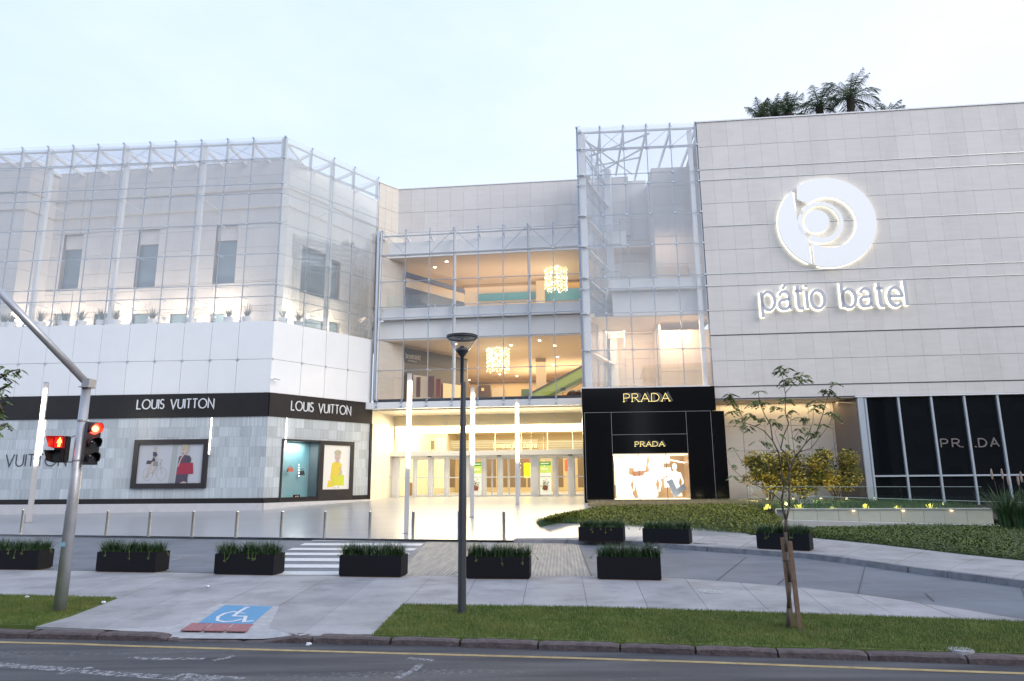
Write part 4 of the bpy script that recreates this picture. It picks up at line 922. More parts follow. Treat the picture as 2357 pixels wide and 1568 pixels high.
# lower room
slant('shopfront', (931, 805), -1.9, (1075, 826), -6.5, zF1, 9.45, .3, M('grey shop wall', (.13, .125, .12), .4))
slant('shop_sign_band', (931, 805), -1.85, (1075, 826), -6.45, 9.46, 10.35, .3, DSH)
_a, _b = MC.pt(MC.px(931, 805, -1.84)[0], 0, -1.84), MC.pt(MC.px(1075, 826, -6.44)[0], 0, -6.44); WSH = Wall((_a.x, _a.y), (_b.x, _b.y))
slant('shop_window', (937, 860), -2.0, (990, 862), -3.6, zF1 + .1, zF1 + 1.9, .1, M('shop inside grey', (.34, .31, .27), .6, emit=.15, ecol=(1, .85, .6)))
slant('shop_window', (1020, 868), -4.4, (1070, 868), -6.1, zF1 + .1, zF1 + 1.6, .1, M('lit shop inside', (.55, .42, .26), .6, emit=.25, ecol=(1, .78, .42)))
for xx, w_, y_ in ((940, 10, 862), (958, 9, 868), (985, 14, 866), (1004, 10, 872)): hp(xx, xx + w_, y_, 914, -1.7 - (xx - 930) * .028, .1, M('hanging clothes %d' % xx, (.10 + .1 * (xx % 3), .10, .09), .8), 'clothes_rail')
hp(1085, 1400, 878, 925, -10, .3, M('beige gallery wall', (.66, .50, .30), .6), 'gallery_wall')
hp(1080, 1400, 874.5, 878.5, -9.8, .5, M('dark ledge', (.13, .09, .06), .6), 'ledge')
hp(1100, 1128, 887, 920, -9.7, .2, M('dark brown shop', (.10, .07, .055), .5), 'back_shop'); hp(1108, 1114, 893, 900, -9.6, .03, M('ochre round sign', (.7, .45, .15), .5, emit=.4), 'shop_sign')
hp(1132, 1160, 893, 920, -9.6, .2, M('pale vitrine', (.55, .48, .36), .3), 'vitrine'); hp(1200, 1218, 896, 912, -9.6, .2, M('green notice', (.06, .13, .08), .5), 'notice')
hp(1234, 1256, 818, 920, -8.5, .6, M('brown pillar', (.46, .38, .29), .6), 'pillar')
us_, _ = MC.px(929, 823, -6.1); u2_, zt_ = MC.px(965, 826, -6.1)
SG = M('grey sign letter', (.45, .43, .40), .5)
for t_, xa_, xb_, ya_, yb_x, w_, tr_ in (('brooksfield', 933, 966, 826, 815, .05, .18), ('DONNA', 938, 958, 833, 829.5, .03, .5)):
    letters(t_, WSH, WSH.px(xa_, ya_)[0], WSH.px(xb_, ya_)[0], WSH.px(945, ya_)[1], WSH.px(945, yb_x)[1], w_, .03, .06, SG, hall, tr_)
esc = empty('escalator', MC.pt(uc[8], zF1, -9), 'escalator with green glass sides rising right inside the lower lit floor', 'escalator')
GE = M('green escalator glass', (.20, .30, .10), .2)
(ua, za_), (ub2, zb__) = MC.px(1205, 915, -7.5), MC.px(1352, 838, -7.5); (_, zc_) = MC.px(1352, 862, -7.5)
for d in (-7.5, -8.6): MB().add([MC.pt(ua, za_ - .7, d), MC.pt(ub2, zc_, d), MC.pt(ub2, zb__, d), MC.pt(ua, za_, d)], [(0, 1, 2, 3)]).build('glass_side', GE, esc)
MB().ribbon([(ua, za_ + .03), (ub2, zb__ + .03)], .09, MC.pt, -8.6, -7.4).build('handrail', DGREY, esc)
MB().ribbon([(ua, za_ - .85), (ub2, zc_ - .15)], .22, MC.pt, -8.5, -7.4).build('truss', M('dark green truss', (.07, .12, .06), .5), esc)
u, z = MC.px(1283, 905, -1.8)
e = empty('lounge_seat', MC.pt(u, zF1, -2), 'dark brown cushioned seat behind the glass of the lower lit floor', 'seat')
BR = M('brown leather', (.07, .03, .015), .5)
mb = MB(); 
for k in range(4): mb.ball(tuple(MC.pt(uc[7] + .9 + k * .45, zF1 + .3, -1.6)), .36, 10, 6, 1, 1, .75)
mb.build('cushion', BR, e, True); MB().wbox(MC, uc[7] + .6, uc[7] + 2.6, zF1, zF1 + .25, -2, -1.2).build('seat_base', BR, e)
e = empty('info_stand', MC.pt(uc[7] + .25, zF1, -1.2), 'small grey information stand on a thin leg inside the lower floor', 'stand')
MB().wbox(MC, uc[7] + .2, uc[7] + .5, zF1 + .5, zF1 + .68, -1.3, -1.26).build('board', DGREY, e); MB().wbox(MC, uc[7] + .33, uc[7] + .36, zF1, zF1 + .5, -1.3, -1.27).build('leg', DGREY, e)
# downlights
DL = emis('downlight', (1, .86, .62), 16)
for (x, y, fl) in ((1016, 610, 3), (1028, 630, 3), (971, 615, 3), (1136, 668, 3), (1088, 590, 3)):
    pass
def dl_on_ceiling(x, y, zc_, r=.09):
    P = at_z(x, y, zc_ - .01); mb = MB(); mb.lathe([(r * 1.3, 0), (r * 1.3, -.015), (r, -.02), (r, 0)], 12, tuple(P), False); o = mb.build('downlight', WHITE, hall)
    MB().lathe([(r, -.012), (r * .98, -.018)], 12, tuple(P)).build('bulb', DL, o)
for x, y in ((1028, 602), (1001, 615), (904, 632), (1136, 658)): dl_on_ceiling(x, y, zC3, .10)
for x, y in ((1049, 792), (1176, 795), (1242, 784), (1277, 796), (1283, 822), (1273, 840), (1222, 849), (1135, 828), (1032, 850), (1068, 868), (1150, 862), (1056, 884), (1178, 889), (1080, 875), (1252, 852), (1190, 866)): dl_on_ceiling(x, y, zC1 - .1, .085)
arealight('room_light', MC.pt(7, zC3 - .2, -8), MC.pt(7, zF3, -8), 12, 8, 300, (1, .80, .62), hall)
arealight('room_light', MC.pt(9, zC1 - .35, -8.5), MC.pt(9, zF1, -8.5), 9, 12, 950, (1, .76, .46), hall)
arealight('room_light', MC.pt(10, zF1 + .6, -13), MC.pt(8, zC1, -10), 8, 4, 420, (1, .74, .42), hall)
arealight('room_light', MC.pt(6, zF3 + .4, -5), MC.pt(6, zC3, -6), 10, 5, 200, (1, .70, .50), hall)
# chandeliers
CRY = emis('glowing crystal', (1, .78, .36), 1.25); CRY2 = emis('hot crystal', (1, .93, .70), 2.3)
def chandelier(x0, x1, yt, yb_, d, zceil, lab):
    ua, zt = MC.px(x0, yt, d); ub3, _ = MC.px(x1, yt, d); _, zb = MC.px(x0, yb_, d); uc_ = (ua + ub3) / 2; R = (ub3 - ua) / 2
    C = MC.pt(uc_, 0, d); e = empty('chandelier', MC.pt(uc_, zb, d), lab, 'chandelier', 'drum chandeliers in the hall')
    MB().lathe([(R * 1.12, zt), (R * 1.12, zt + .1), (R * 1.0, zt + .12), (.05, zt + .12), (.05, zceil)], 28, (C.x, C.y, 0)).build('ceiling_plate', M('champagne plate', (.55, .47, .36), .4), e)
    rnd = random.Random(int(x0)); a, b = MB(), MB(); n = 0
    for ring, cnt in ((R, 30), (R * .8, 22), (R * .55, 12)):
        for i in range(cnt):
            t = 2 * PI * (i + rnd.random() * .5) / cnt; z = zt - rnd.random() * .1; ze = zb + rnd.random() * .22
            px_, py_ = C.x + ring * math.cos(t), C.y + ring * math.sin(t)
            while z > ze:
                s = rnd.uniform(.028, .06); (b if rnd.random() < .35 else a).ball((px_ + rnd.uniform(-.02, .02), py_, z), s, 5, 3, 1, 1, 1.5); z -= s * 3.6 + rnd.uniform(.02, .12)
    tag(a.build('crystals', CRY, e), kind='stuff'); tag(b.build('bright_crystals', CRY2, e), kind='stuff')
    l = bpy.data.lights.new('chandelier_light', 'POINT'); l.energy = 70; l.color = (1, .78, .45); l.shadow_soft_size = R; o = bpy.data.objects.new('chandelier_light', l); COL.objects.link(o); o.location = MC.pt(uc_, zb - .3, d); o.parent = e; o.matrix_parent_inverse = W2P(e)
chandelier(1254, 1304, 615, 672, -4.5, zC3, 'sparkling drum chandelier hanging in the upper lit floor at right')
chandelier(1121, 1172, 802, 858, -4.5, zC1 - .08, 'sparkling drum chandelier hanging in the lower lit floor behind the lamp post')

# ground floor entrance ------------------------------------------------
DG = -DEP
zfl = 1.05; zcan1, zcan0 = MC.px(1100, 1038, DG)[1], MC.px(1100, 1049, DG)[1]; zdh = MC.px(1100, 1053, DG)[1]; zcove = MC.px(1100, 978, DG)[1]
ug0 = MC.px(905, 1100, DG)[0]; UG1 = UE + 2
print('doors', zfl, zdh, zcan1, zcove, ug0, UG1)
IVORY = M('ivory wall', (.72, .66, .52), .6); LOBF = M('polished lobby floor', (.60, .50, .36), .15, var=.05)
ent = empty('entrance_portal', MC.pt(ug0 + 5, zfl, DG), 'row of white framed sliding glass doors under a bright lit canopy', 'entrance')
hb('soffit', -.7, UG1, zfas - .06, zfas - .01, -.4, DG - .2, M('soffit', (.66, .60, .50), .6))
hb('canopy', ug0 - .25, UG1, zcan0, zcan1, DG + .55, DG - .15, WHITE, ent)
hb('door_header', ug0, UG1, zdh, zcan0 - .003, DG + .1, DG - .1, WHITE, ent)
hb('cove_panel', ug0, UG1, zcove, zfas - .07, DG + .05, DG - .05, M('cove panel', (.62, .56, .44), .6), ent)
GLW = emis('cove glow', (1, .88, .58), 7)
hb('cove_light', ug0 + .1, UG1, zcove - .45, zcove - .02, DG - .5, DG - .7, GLW, ent)
hb('upper_pane', ug0 + .05, UG1, zcan1, zcove, DG + .01, DG, GLASSI, ent)
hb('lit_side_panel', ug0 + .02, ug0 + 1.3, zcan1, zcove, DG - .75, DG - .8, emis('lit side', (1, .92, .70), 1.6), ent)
for x in (1081, 1021, 1140, 1200, 1260, 1318, 965):
    u, _ = MC.px(x, 1010, DG); hb('mullion', u - .02, u + .02, zcan1, zcove, DG + .04, DG - .02, WHITE, ent)
for k in range(6):
    for zz in (zcove + .03, zfas - .2): hb('clip', ug0 + 1.6 + k * 1.75, ug0 + 1.75 + k * 1.75, zz, zz + .12, DG + .12, DG + .06, STEEL, ent)
posts = [(902, 918, 'w'), (953, 957, 'n'), (989, 994, 'n'), (1026, 1031, 'n'), (1070, 1080, 'w'), (1112, 1116, 'n'), (1149, 1154, 'n'), (1190, 1194, 'n'), (1225, 1239, 'w'), (1276, 1281, 'n'), (1311, 1320, 'w'), (1352, 1356, 'n'), (1395, 1400, 'n')]
pus = []
for a, b, k in posts:
    u0, u1 = MC.px(a, 1100, DG)[0], MC.px(b, 1100, DG)[0]; pus.append((u0, u1)); hb('door_post', u0, u1, zfl - .05, zdh, DG + (.14 if k == 'w' else .08), DG - .08, WHITE, ent)
leaf = [(p[1], q[0]) for p, q in zip(pus, pus[1:])]
for i, (a, b) in enumerate(leaf):
    o = frame_box(MC, a + .02, b - .02, zfl + .0, zdh - .02, .09 if i else .06, DG - .02, DG + .03, WHITE, 'door', ent)
    MB().wbox(MC, a + .11, b - .11, zfl + 1.15, zfl + 1.22, DG - .01, DG + .04).build('push_bar', WHITE, o)
    MB().wbox(MC, a + .1, b - .1, zfl + .08, zdh - .1, DG - .005, DG + .005).build('pane', GLASSI, o)
    if i in (5, 6): MB().wbox(MC, (a + b) / 2 - .05, (a + b) / 2 + .05, zfl, zdh - .02, DG - .06, DG - .03).build('stile', WHITE, o)
for x in (1075, 1246 - 0, 1425): pass
for x in (1075 - 0, 1248, 1427): pass
for x in (1075.5, 1248, 1427): pass
for xx in (625, 1242, 1875):
    u, _ = MC.px((900 + xx / 3.563) * .9207, 1050, DG); hb('sensor', u - .13, u + .13, zdh + .05, zdh + .12, DG + .2, DG + .11, DSH, ent)
hb('lobby_floor', ug0 - 1, UG1 + 6, zfl - .1, zfl - .005, DG - .1, -24, LOBF)
hb('lobby_back', ug0 - 1, UG1 + 6, zfl, zfas - .1, -23.6, -24, M('lobby back wall', (.62, .52, .36), .5))
hb('lobby_side', ug0 - .4, ug0, zfl, zfas - .07, DG - .2, -23.6, IVORY); hb('lobby_side', UG1 + 5.6, UG1 + 6, zfl, zfas - .07, DG - .2, -23.6, IVORY)
hb('lobby_ceiling', ug0 - 1, UG1 + 6, zfas - .12, zfas - .07, DG - .2, -24, M('lobby ceiling', (.75, .68, .52), .6))
# shops in the lobby
BRN = M('dark timber shopfront', (.14, .095, .06), .5); GRY = M('grey shop sign band', (.26, .24, .20), .5)
def lob(x0, x1, y0, y1, d, th, mat, name): 
    u0, u1 = MC.px(x0, (y0 + y1) / 2, d)[0], MC.px(x1, (y0 + y1) / 2, d)[0]; za, zb = MC.px((x0 + x1) / 2, y1, d)[1], MC.px((x0 + x1) / 2, y0, d)[1]
    return hb(name, u0, u1, max(za, zfl), zb, d, d - th, mat)
lob(1037, 1238, 1013, 1034, -14, .3, GRY, 'shop_sign_band'); lob(1262, 1400, 1013, 1034, -14, .3, GRY, 'shop_sign_band'); lob(985, 1000, 1015, 1034, -14, .3, GRY, 'shop_sign_band')
for k in range(3):
    lob(1040, 1400, 1018 + k * 5, 1018.8 + k * 5, -13.95, .02, M('pale slat', (.6, .55, .42), .5) if k == 0 else bpy.data.materials['pale slat'], 'slat')
for a, b in ((1028, 1046), (991, 997), (1118, 1140), (1144, 1150), (1155, 1167), (1170, 1186), (1197, 1210), (1214, 1226), (1278, 1296), (1330, 1352)):
    lob(a, b, 1050, 1122, -14, .3, BRN, 'shop_bay')
lob(1000, 1022, 1008, 1124, -9, .8, IVORY, 'lobby_pillar'); lob(1058, 1070, 1040, 1124, -10, .5, IVORY, 'lobby_pillar')
lob(1300, 1308, 1058, 1085, -13.9, .05, M('red shop poster', (.45, .08, .04), .5, emit=.2), 'poster')
lob(1206, 1222, 1066, 1100, -9, .1, M('yellow totem', (.85, .72, .0), .5, emit=.5), 'totem'); lob(1206, 1222, 1050, 1064, -9, .1, M('brown totem top', (.22, .10, .06), .5), 'totem_top')
letters('Ermenegildo Zegna'.replace('gi', 'gi'), MC, MC.px(1136, 1030, -13.9)[0], MC.px(1236, 1030, -13.9)[0], MC.px(1180, 1031, -13.9)[1], MC.px(1180, 1019.5, -13.9)[1], .045, -13.96, -13.92, M('cream sign letter', (.75, .66, .45), .5, emit=.3), hall, .16)
# banners on the glass with green heading
GRN, LIM, PALE = M('green print', (.10, .42, .12), .5, emit=.25), M('lime print', (.62, .75, .12), .5, emit=.5), M('pale yellow print', (.85, .85, .45), .5, emit=.5)
for (a, b, lab) in ((1080, 1110, 'green and yellow banner on the glass between left and middle doors'), (1241, 1268, 'green and yellow banner on the glass between middle and right doors')):
    u0, u1 = MC.px(a, 1100, DG)[0], MC.px(b, 1100, DG)[0]; e = empty('glass_banner', MC.pt((u0 + u1) / 2, zfl, DG - .15), lab, 'banner', 'banners at the doors')
    za, zb, zcx = MC.px(1100, 1064, DG)[1], MC.px(1100, 1073, DG)[1], MC.px(1100, 1090, DG)[1]
    MB().wbox(MC, u0, u1, zb, za, DG - .2, DG - .17).build('heading', GRN, e); MB().wbox(MC, u0 + .1, u1 - .12, zb + .09, za - .09, DG - .169, DG - .165).build('heading_text', PALE, e)
    MB().wbox(MC, u0, u1, zcx, zb, DG - .2, DG - .17).build('body', LIM, e); MB().wbox(MC, u0 + .1, u1 - .2, (zcx + zb) / 2 - .05, (zcx + zb) / 2 + .08, DG - .169, DG - .165).build('body_text', PALE, e)
    MB().wbox(MC, u0, u1, zfl + .1, zcx, DG - .2, DG - .17).build('lower_sheet', M('white sheet', (.85, .84, .70), .5, emit=.5) if 'white sheet' not in bpy.data.materials else bpy.data.materials['white sheet'], e)
    um = (u0 + u1) / 2; mb = MB(); rr = random.Random(3)
    pot = empty('flower_pot', MC.pt(um, zfl, DG - .6), 'terracotta pot of flowers behind the ' + ('left' if a < 1200 else 'right') + ' green banner glass', 'potted flowers', 'flower pots at the doors')
    C = MC.pt(um, zfl, DG - .12)
    MB().lathe([(.13, .35), (.18, .6)], 12, tuple(C)).build('pot', M('terracotta', (.45, .15, .07), .7) if 'terracotta' not in bpy.data.materials else bpy.data.materials['terracotta'], pot)
    for k in range(40): mb.ball((C.x + rr.gauss(0, .12), C.y + rr.gauss(0, .06), C.z + .72 + rr.gauss(0, .12)), rr.uniform(.02, .05), 5, 3)
    mb.build('flowers', M('flowers', (.45, .28, .08), .6, col2=(.12, .25, .05), scale=25) if 'flowers' not in bpy.data.materials else bpy.data.materials['flowers'], pot)
u, _ = MC.px(943, 1110, DG - 1.5); e = empty('litter_bin', MC.pt(u, zfl, DG - 1.5), 'brass coloured box bin behind the leftmost entrance door', 'bin')
MB().wbox(MC, u - .15, u + .2, zfl, zfl + .85, DG - 1.8, DG - 1.4).build('bin_body', M('brass bin', (.45, .30, .12), .35, .5), e); MB().wbox(MC, u - .1, u + .15, zfl + .85, zfl + .88, DG - 1.75, DG - 1.45).build('lid', DSH, e)
EC = (1, .84, .52)
arealight('lobby_light', MC.pt(7, zfas - .2, -9), MC.pt(7, 0, -9), 14, 8, 1500, EC, hall)
arealight('lobby_light', MC.pt(7, zfas - .2, -17), MC.pt(7, 0, -17), 14, 8, 1000, EC, hall)
arealight('canopy_light', MC.pt(6.3, zcove - .1, DG + .5), MC.pt(6.3, 0, DG + 4.5), 12, .5, 620, (1, .80, .45), ent)
arealight('soffit_light', MC.pt(6, zfas - .1, -2), MC.pt(6, 0, -1), 11, 1.2, 260, (1, .82, .50), ent)

# ------------------------------------------------------------------ glass tower
TP0, TP1 = at_y(1347, 1000, 35.45), at_y(1650, 900, 34.95)
TW = Wall((TP0.x, TP0.y), (TP1.x, TP1.y))
zt_ = [(TW.px(1330 + i, a)[1]) for i, a in ((0, 293.5), (2, 343.7), (5, 403.7), (6, 427), (10, 497), (13, 567.8), (17, 639.7), (18, 666), (21, 722), (25, 806.8), (30, 891))]
ut = [0] + [TW.px(x, y)[0] for x, y in ((1380, 292), (1433.6, 290.5), (1486.5, 288.5), (1541.5, 286.5), (1600, 284))]
TL = ut[-1]
print('TW', TW.L, TL, [round(z, 2) for z in zt_], [round(u, 2) for u in ut])
tower = empty('glass_tower', TW.pt(2, zt_[-1], -1), 'tall transparent glass tower with white steel columns above the black shop box', 'glass tower')
screen(tower, TW, ut, zt_, GLASS)
TB = at_y(1408, 900, 40.4); TS = Wall((TB.x, TB.y), TW.pt(0, 0)[:2] if False else (TW.pt(0, 0).x, TW.pt(0, 0).y))
uts = [TS.L * k / 4 for k in range(5)]
screen(tower, TS, uts, zt_, GLASS)
for (u, d, nm) in ((.12, -.15, 1),): piece(TW, u, u + .34, zt_[-1], zt_[0] - .25, d, d - .4, WHITE, 'column', tower)
piece(TS, .05, .35, zt_[-1], zt_[0] - .3, -.1, -.5, WHITE, 'column', tower)
piece(TW, TL - .42, TL - .2, zt_[-1], zt_[0] - .25, -.15, -.4, WHITE, 'column', tower)
for z in (zt_[2], zt_[4], zt_[5], zt_[6], zt_[8], zt_[9]):
    MB().wbox(TW, .1, .7, z - .05, z + .03, -.6, -.05).build('bracket', WHITE, tower)
    MB().hexa([TS.pt(.3, z - .04, -.05), TS.pt(TS.L, z - .04, -.05), TS.pt(TS.L, z - .04, -.35), TS.pt(.3, z - .04, -.35), TS.pt(.3, z + .03, -.05), TS.pt(TS.L, z + .03, -.05), TS.pt(TS.L, z + .03, -.35), TS.pt(.3, z + .03, -.35)]).build('side_beam', WHITE, tower)
for z, r in ((zt_[0] - .25, .08), (zt_[1], .05)):
    MB().tube(TW.pt(0, z, -.2), TW.pt(TL, z, -.2), r).build('tube', WHITE, tower); MB().tube(TS.pt(0, z, -.2), TS.pt(TS.L, z, -.2), r).build('tube', WHITE, tower)
for i, u in enumerate(ut[1:]):
    MB().wbox(TW, u - .05, u + .05, zt_[0] - .5, zt_[0] - .28, -7 if i > 1 else -5.5, -.2).build('roof_beam', WHITE, tower)
    piece(TW, u - .05, u + .05, zt_[1] - .1, zt_[0] - .05, -.1, -.25, WHITE, 'post', tower)
for u0, d0, u1, d1 in ((0, -.3, TL * .55, -5.5), (TL * .1, -2.8, TL * .62, -.3), (1.4, -5, TL * .6, -2.0), (.8, -4.2, TL * .6, -3.2)):
    MB().tube(TW.pt(u0 + .2, zt_[0] - .4, d0), TW.pt(u1, zt_[0] - .4, d1), .06).build('roof_beam', WHITE, tower)
for i in (1, 3, 4):
    MB().tube(TW.pt(ut[i], zt_[1], -.12), TW.pt(ut[i + 1], zt_[0] - .2, -.12), .014, n=5).build('brace', RODM, tower)
MB().tube(TW.pt(ut[1], zt_[0] - .2, -.12), TW.pt(ut[2], zt_[1], -.12), .014, n=5).build('brace', RODM, tower)
mb = MB(); zz = zt_[0] - .1; mb.add([TW.pt(0, zz, 0), TW.pt(TL, zz, 0), TW.pt(TL, zz, -6.5), TS.pt(0, zz, -.1)], [(0, 1, 2, 3)]); mb.build('roof_pane', GLASS, tower)
# stone blocks and floors inside the tower
core = empty('tower_core', TW.pt(4, zt_[-1], -5), 'limestone core with lit landings standing inside the glass tower', 'building')
cu0 = TW.px(1500, 400, -3.2)[0]; cu1 = TW.px(1600, 380, -3.2)[0]
zk = TW.px(1550, 385, -3.2)[1]
def tb(name, u0, u1, z0, z1, d0, d1, mat, par=None): return piece(TW, u0, u1, z0, z1, d0, d1, mat, name, par or core)
zfl2 = zt_[6] - .05; zfl1 = zt_[-1]; zfc = zt_[8]
clad(TW, frange(cu0, TL + .8, .9), [zfl2, zfl2 + 1.7, zfl2 + 3.4, zk - 2.4, zk - 1.2, zk], -3.2, -3.25, STONE, 'stone_panel', core)
tb('core_wall', cu0, TL + 2, zfl2, zk - .02, -3.26, -9, STONEW)
zk2 = TW.px(1430, 417, -6.0)[1]
cuL = TW.px(1392, 520, -6.0)[0]
clad(TW, frange(cuL, cu0, .9), [zfl2, zfl2 + 1.4, zfl2 + 2.8, zfl2 + 4.2, zfl2 + 5.6, zk2], -6.0, -6.05, STONE, 'stone_panel', core)
tb('core_wall', cuL, cu0, zfl2, zk2 - .02, -6.06, -9, STONEW)
tb('reveal', cu0 - .02, cu0 + .02, zfl2, zk, -3.28, -6, STONE)
tb('landing_edge', TW.px(1405, 690, -.5)[0], TL + .6, zt_[7] + .03, zfl2, -.35, -.6, WHITE)
tb('landing', TW.px(1405, 690, -.5)[0], TL + .6, zfl2 - .3, zfl2 - .02, -.6, -6, WHITEI)
tb('spandrel', TW.px(1410, 690, -.8)[0], TL + .6, zfc + .02, zt_[7] - .03, -.8, -1.1, WHITE)
tb('ceiling', .6, TL + .6, zfc - .06, zfc, -.8, -7, CEIL)
PINK = M('pinkish lit limestone', (.58, .50, .42), .6, var=.05, scale=.8)  # limestone copy with warm room light put into its colour
cu2 = TW.px(1520, 800, -2.2)[0]
clad(TW, frange(cu2, TL + .5, .95), [zfl1 - .2, zfl1 + 1.1, zfl1 + 2.3, zfc - .5], -2.4, -2.45, PINK, 'stone_panel', core)
clad(TW, frange(.3, cu2, .95), [zfl1 - .2, zfl1 + 1.1, zfl1 + 2.3, zfc - .6], -5, -5.05, PINK, 'stone_panel', core)
tb('room_wall', .2, TL + .6, zfl1 - .2, zfc - .1, -5.1, -5.4, STONEW)
tb('room_wall', cu2, cu2 + .1, zfl1 - .2, zfc - .1, -2.5, -5, PINK)
tb('floor', .2, TL + .6, zfl1 - .25, zfl1 - .02, -.3, -6, FLOORM)
tb('handrail_glass', 1.1, TL - .2, zfl1, zfl1 + 1.1, -.9, -.915, GLASSG)
tb('landing_room', cu0 + .05, TL - .3, zfl2, zfl2 + 1.5, -3.05, -3.15, PINK)
tb('handrail_glass', .9, cu0, zfl2, zfl2 + 1.05, -.7, -.715, GLASSG)
arealight('tower_light', TW.pt(5, zfc - .15, -1.7), TW.pt(5, zfl1, -2.2), 1.5, .3, 230, (1, .72, .44), core)
arealight('tower_light', TW.pt(2.5, zfc - .15, -3), TW.pt(2.5, zfl1, -4), 2, 1, 130, (1, .74, .48), core)
arealight('tower_light', TW.pt(4.8, zfl2 + 3.3, -1.5), TW.pt(4.8, zfl2, -3), 2, .3, 30, (1, .74, .5), core)

# ------------------------------------------------------------------ black shop box
box = empty('black_shop_box', TW.pt(3, .7, .3), 'large black glazed shop box with gold lettering and one brilliant display window', 'store')
DB = .35
def bx(x, y): return TW.px(x, y, DB)
bu0 = bx(1344, 1100)[0]; bu1 = bx(1667, 1100)[0]; bz1 = bx(1400, 893)[1]; bz0 = bx(1500, 1157)[1]
print('box', bu0, bu1, bz0, bz1)
wu0, wz1 = bx(1411.5, 1045); wu1 = bx(1585, 1045)[0]; wz0 = bx(1500, 1150)[1]
pu0_, pu1_ = bx(1410, 1045)[0], bx(1584, 1045)[0]
us_ = [bu0, pu0_, pu1_, bx(1650, 1100)[0], bu1 + .22]; zb_ = [bz0, wz0, wz1, bx(1500, 1000)[1], bx(1500, 948)[1], bz1]
seam = M('grey seam', (.10, .10, .11), .4)
prism('box_body', [P2(TW, bu0 + .02, .30), P2(TW, bu1 + .1, .30), P2(TW, bu1 + .3, -3), P2(TW, bu0 + .1, -5.5)], .4, bz1 - .03, seam, box) if False else None
for (a, b, c, d) in ((us_[0], us_[1], zb_[1], zb_[4]), (us_[1], us_[2], zb_[3], zb_[4]), (us_[1], us_[2], zb_[2], zb_[3]), (us_[2], us_[3], zb_[1], zb_[4]), (us_[0], bx(1647, 920)[0], zb_[4], zb_[5]), (us_[3], us_[4], zb_[1], zb_[4]), (us_[0], us_[4], zb_[0], zb_[1])):
    piece(TW, a + .012, b - .012, c + .012, d - .012, DB, DB - .06, BLACKG, 'black_panel', box)
piece(TW, us_[0] + .02, us_[3] + .02, bz0, wz0 - .01, DB - .07, -1, seam, 'backing', box)
piece(TW, us_[0] + .02, us_[3] + .02, wz1 + .01, bz1 - .02, DB - .07, -1, seam, 'backing', box); piece(TW, us_[0] + .02, us_[1] - .01, wz0 - .01, wz1 + .01, DB - .07, -1, seam, 'backing', box); piece(TW, us_[2] + .01, us_[4] - .05, wz0 - .01, wz1 + .01, DB - .07, -1, seam, 'backing', box)
SB = Wall((TW.pt(bu0, 0, -7).x + 1.2, TW.pt(bu0, 0, -7).y), (TW.pt(bu0, 0, DB).x, TW.pt(bu0, 0, DB).y))
piece(SB, 0, SB.L - .05, .4, bz1 - .01, 0, -.1, BLACKG, 'side_panel', box)
piece(TW, us_[0] - .03, us_[4] + .1, .2, bz0 - .01, DB + .08, -1, M('pale granite plinth', (.50, .48, .46), .6), 'plinth', box)
piece(TW, us_[0], us_[3], bz1 - .02, bz1 + .06, DB - .1, -.9, WHITE, 'coping', box)
GOLD = emis('gold glow', (1, .80, .30), 1.3); SHD = M('dark grey letter side', (.10, .10, .105), .4)
for (u_, za_, zb_x) in ((us_[1], wz1, zb_[4]), (us_[2], wz1, zb_[4]), (us_[0] + .12, bz0 + .12, zb_[4]), (us_[3] - .1, bz0 + .12, zb_[4])): piece(TW, u_ - .009, u_ + .009, za_, zb_x, DB + .012, DB + .001, M('seam line', (.28, .28, .30), .3) if 'seam line' not in bpy.data.materials else bpy.data.materials['seam line'], 'seam', box)
for (za_, u_0, u_1) in ((zb_[4], us_[0] + .12, us_[3] - .1), (zb_[3], us_[1], us_[2]), (bz0 + .12, us_[0] + .12, us_[1]), (bz0 + .12, us_[2], us_[3] - .1)): piece(TW, u_0, u_1, za_ - .009, za_ + .009, DB + .013, DB + .002, bpy.data.materials['seam line'], 'seam', box)
def inline_letters(x0, x1, yt, yb2, wd, off):
    u0, zt2 = bx(x0, yt); u1, _ = bx(x1, yt); _, zb2 = bx(x0, yb2)
    letters('PRADA', TW, u0, u1, zb2, zt2, wd, DB + .10, DB + .12, GOLD, box, .22)
    letters('PRADA', TW, u0 + off, u1 + off, zb2 + .01, zt2 + .01, wd * 3.6, DB + .001, DB + .095, SHD, box, .22, name='letter_body')
    st, L = text_strokes('PRADA', .22); sx = (u1 - u0) / L; mb = MB()
    for ch, pls in st:
        xs_ = [p[0] for pl in pls for p in pl]
        for xx in ((min(xs_), max(xs_)) if ch in 'RA' else (min(xs_),)):
            mb.wbox(TW, u0 + xx * sx - wd * 2, u0 + xx * sx + wd * 2, zb2 - wd / 2, zb2 + wd / 2, DB + .10, DB + .12)
    mb.build('serif', GOLD, box)
inline_letters(1435, 1540, 907.5, 925.5, .026, .13); inline_letters(1461, 1528, 1017.5, 1028, .02, .07)
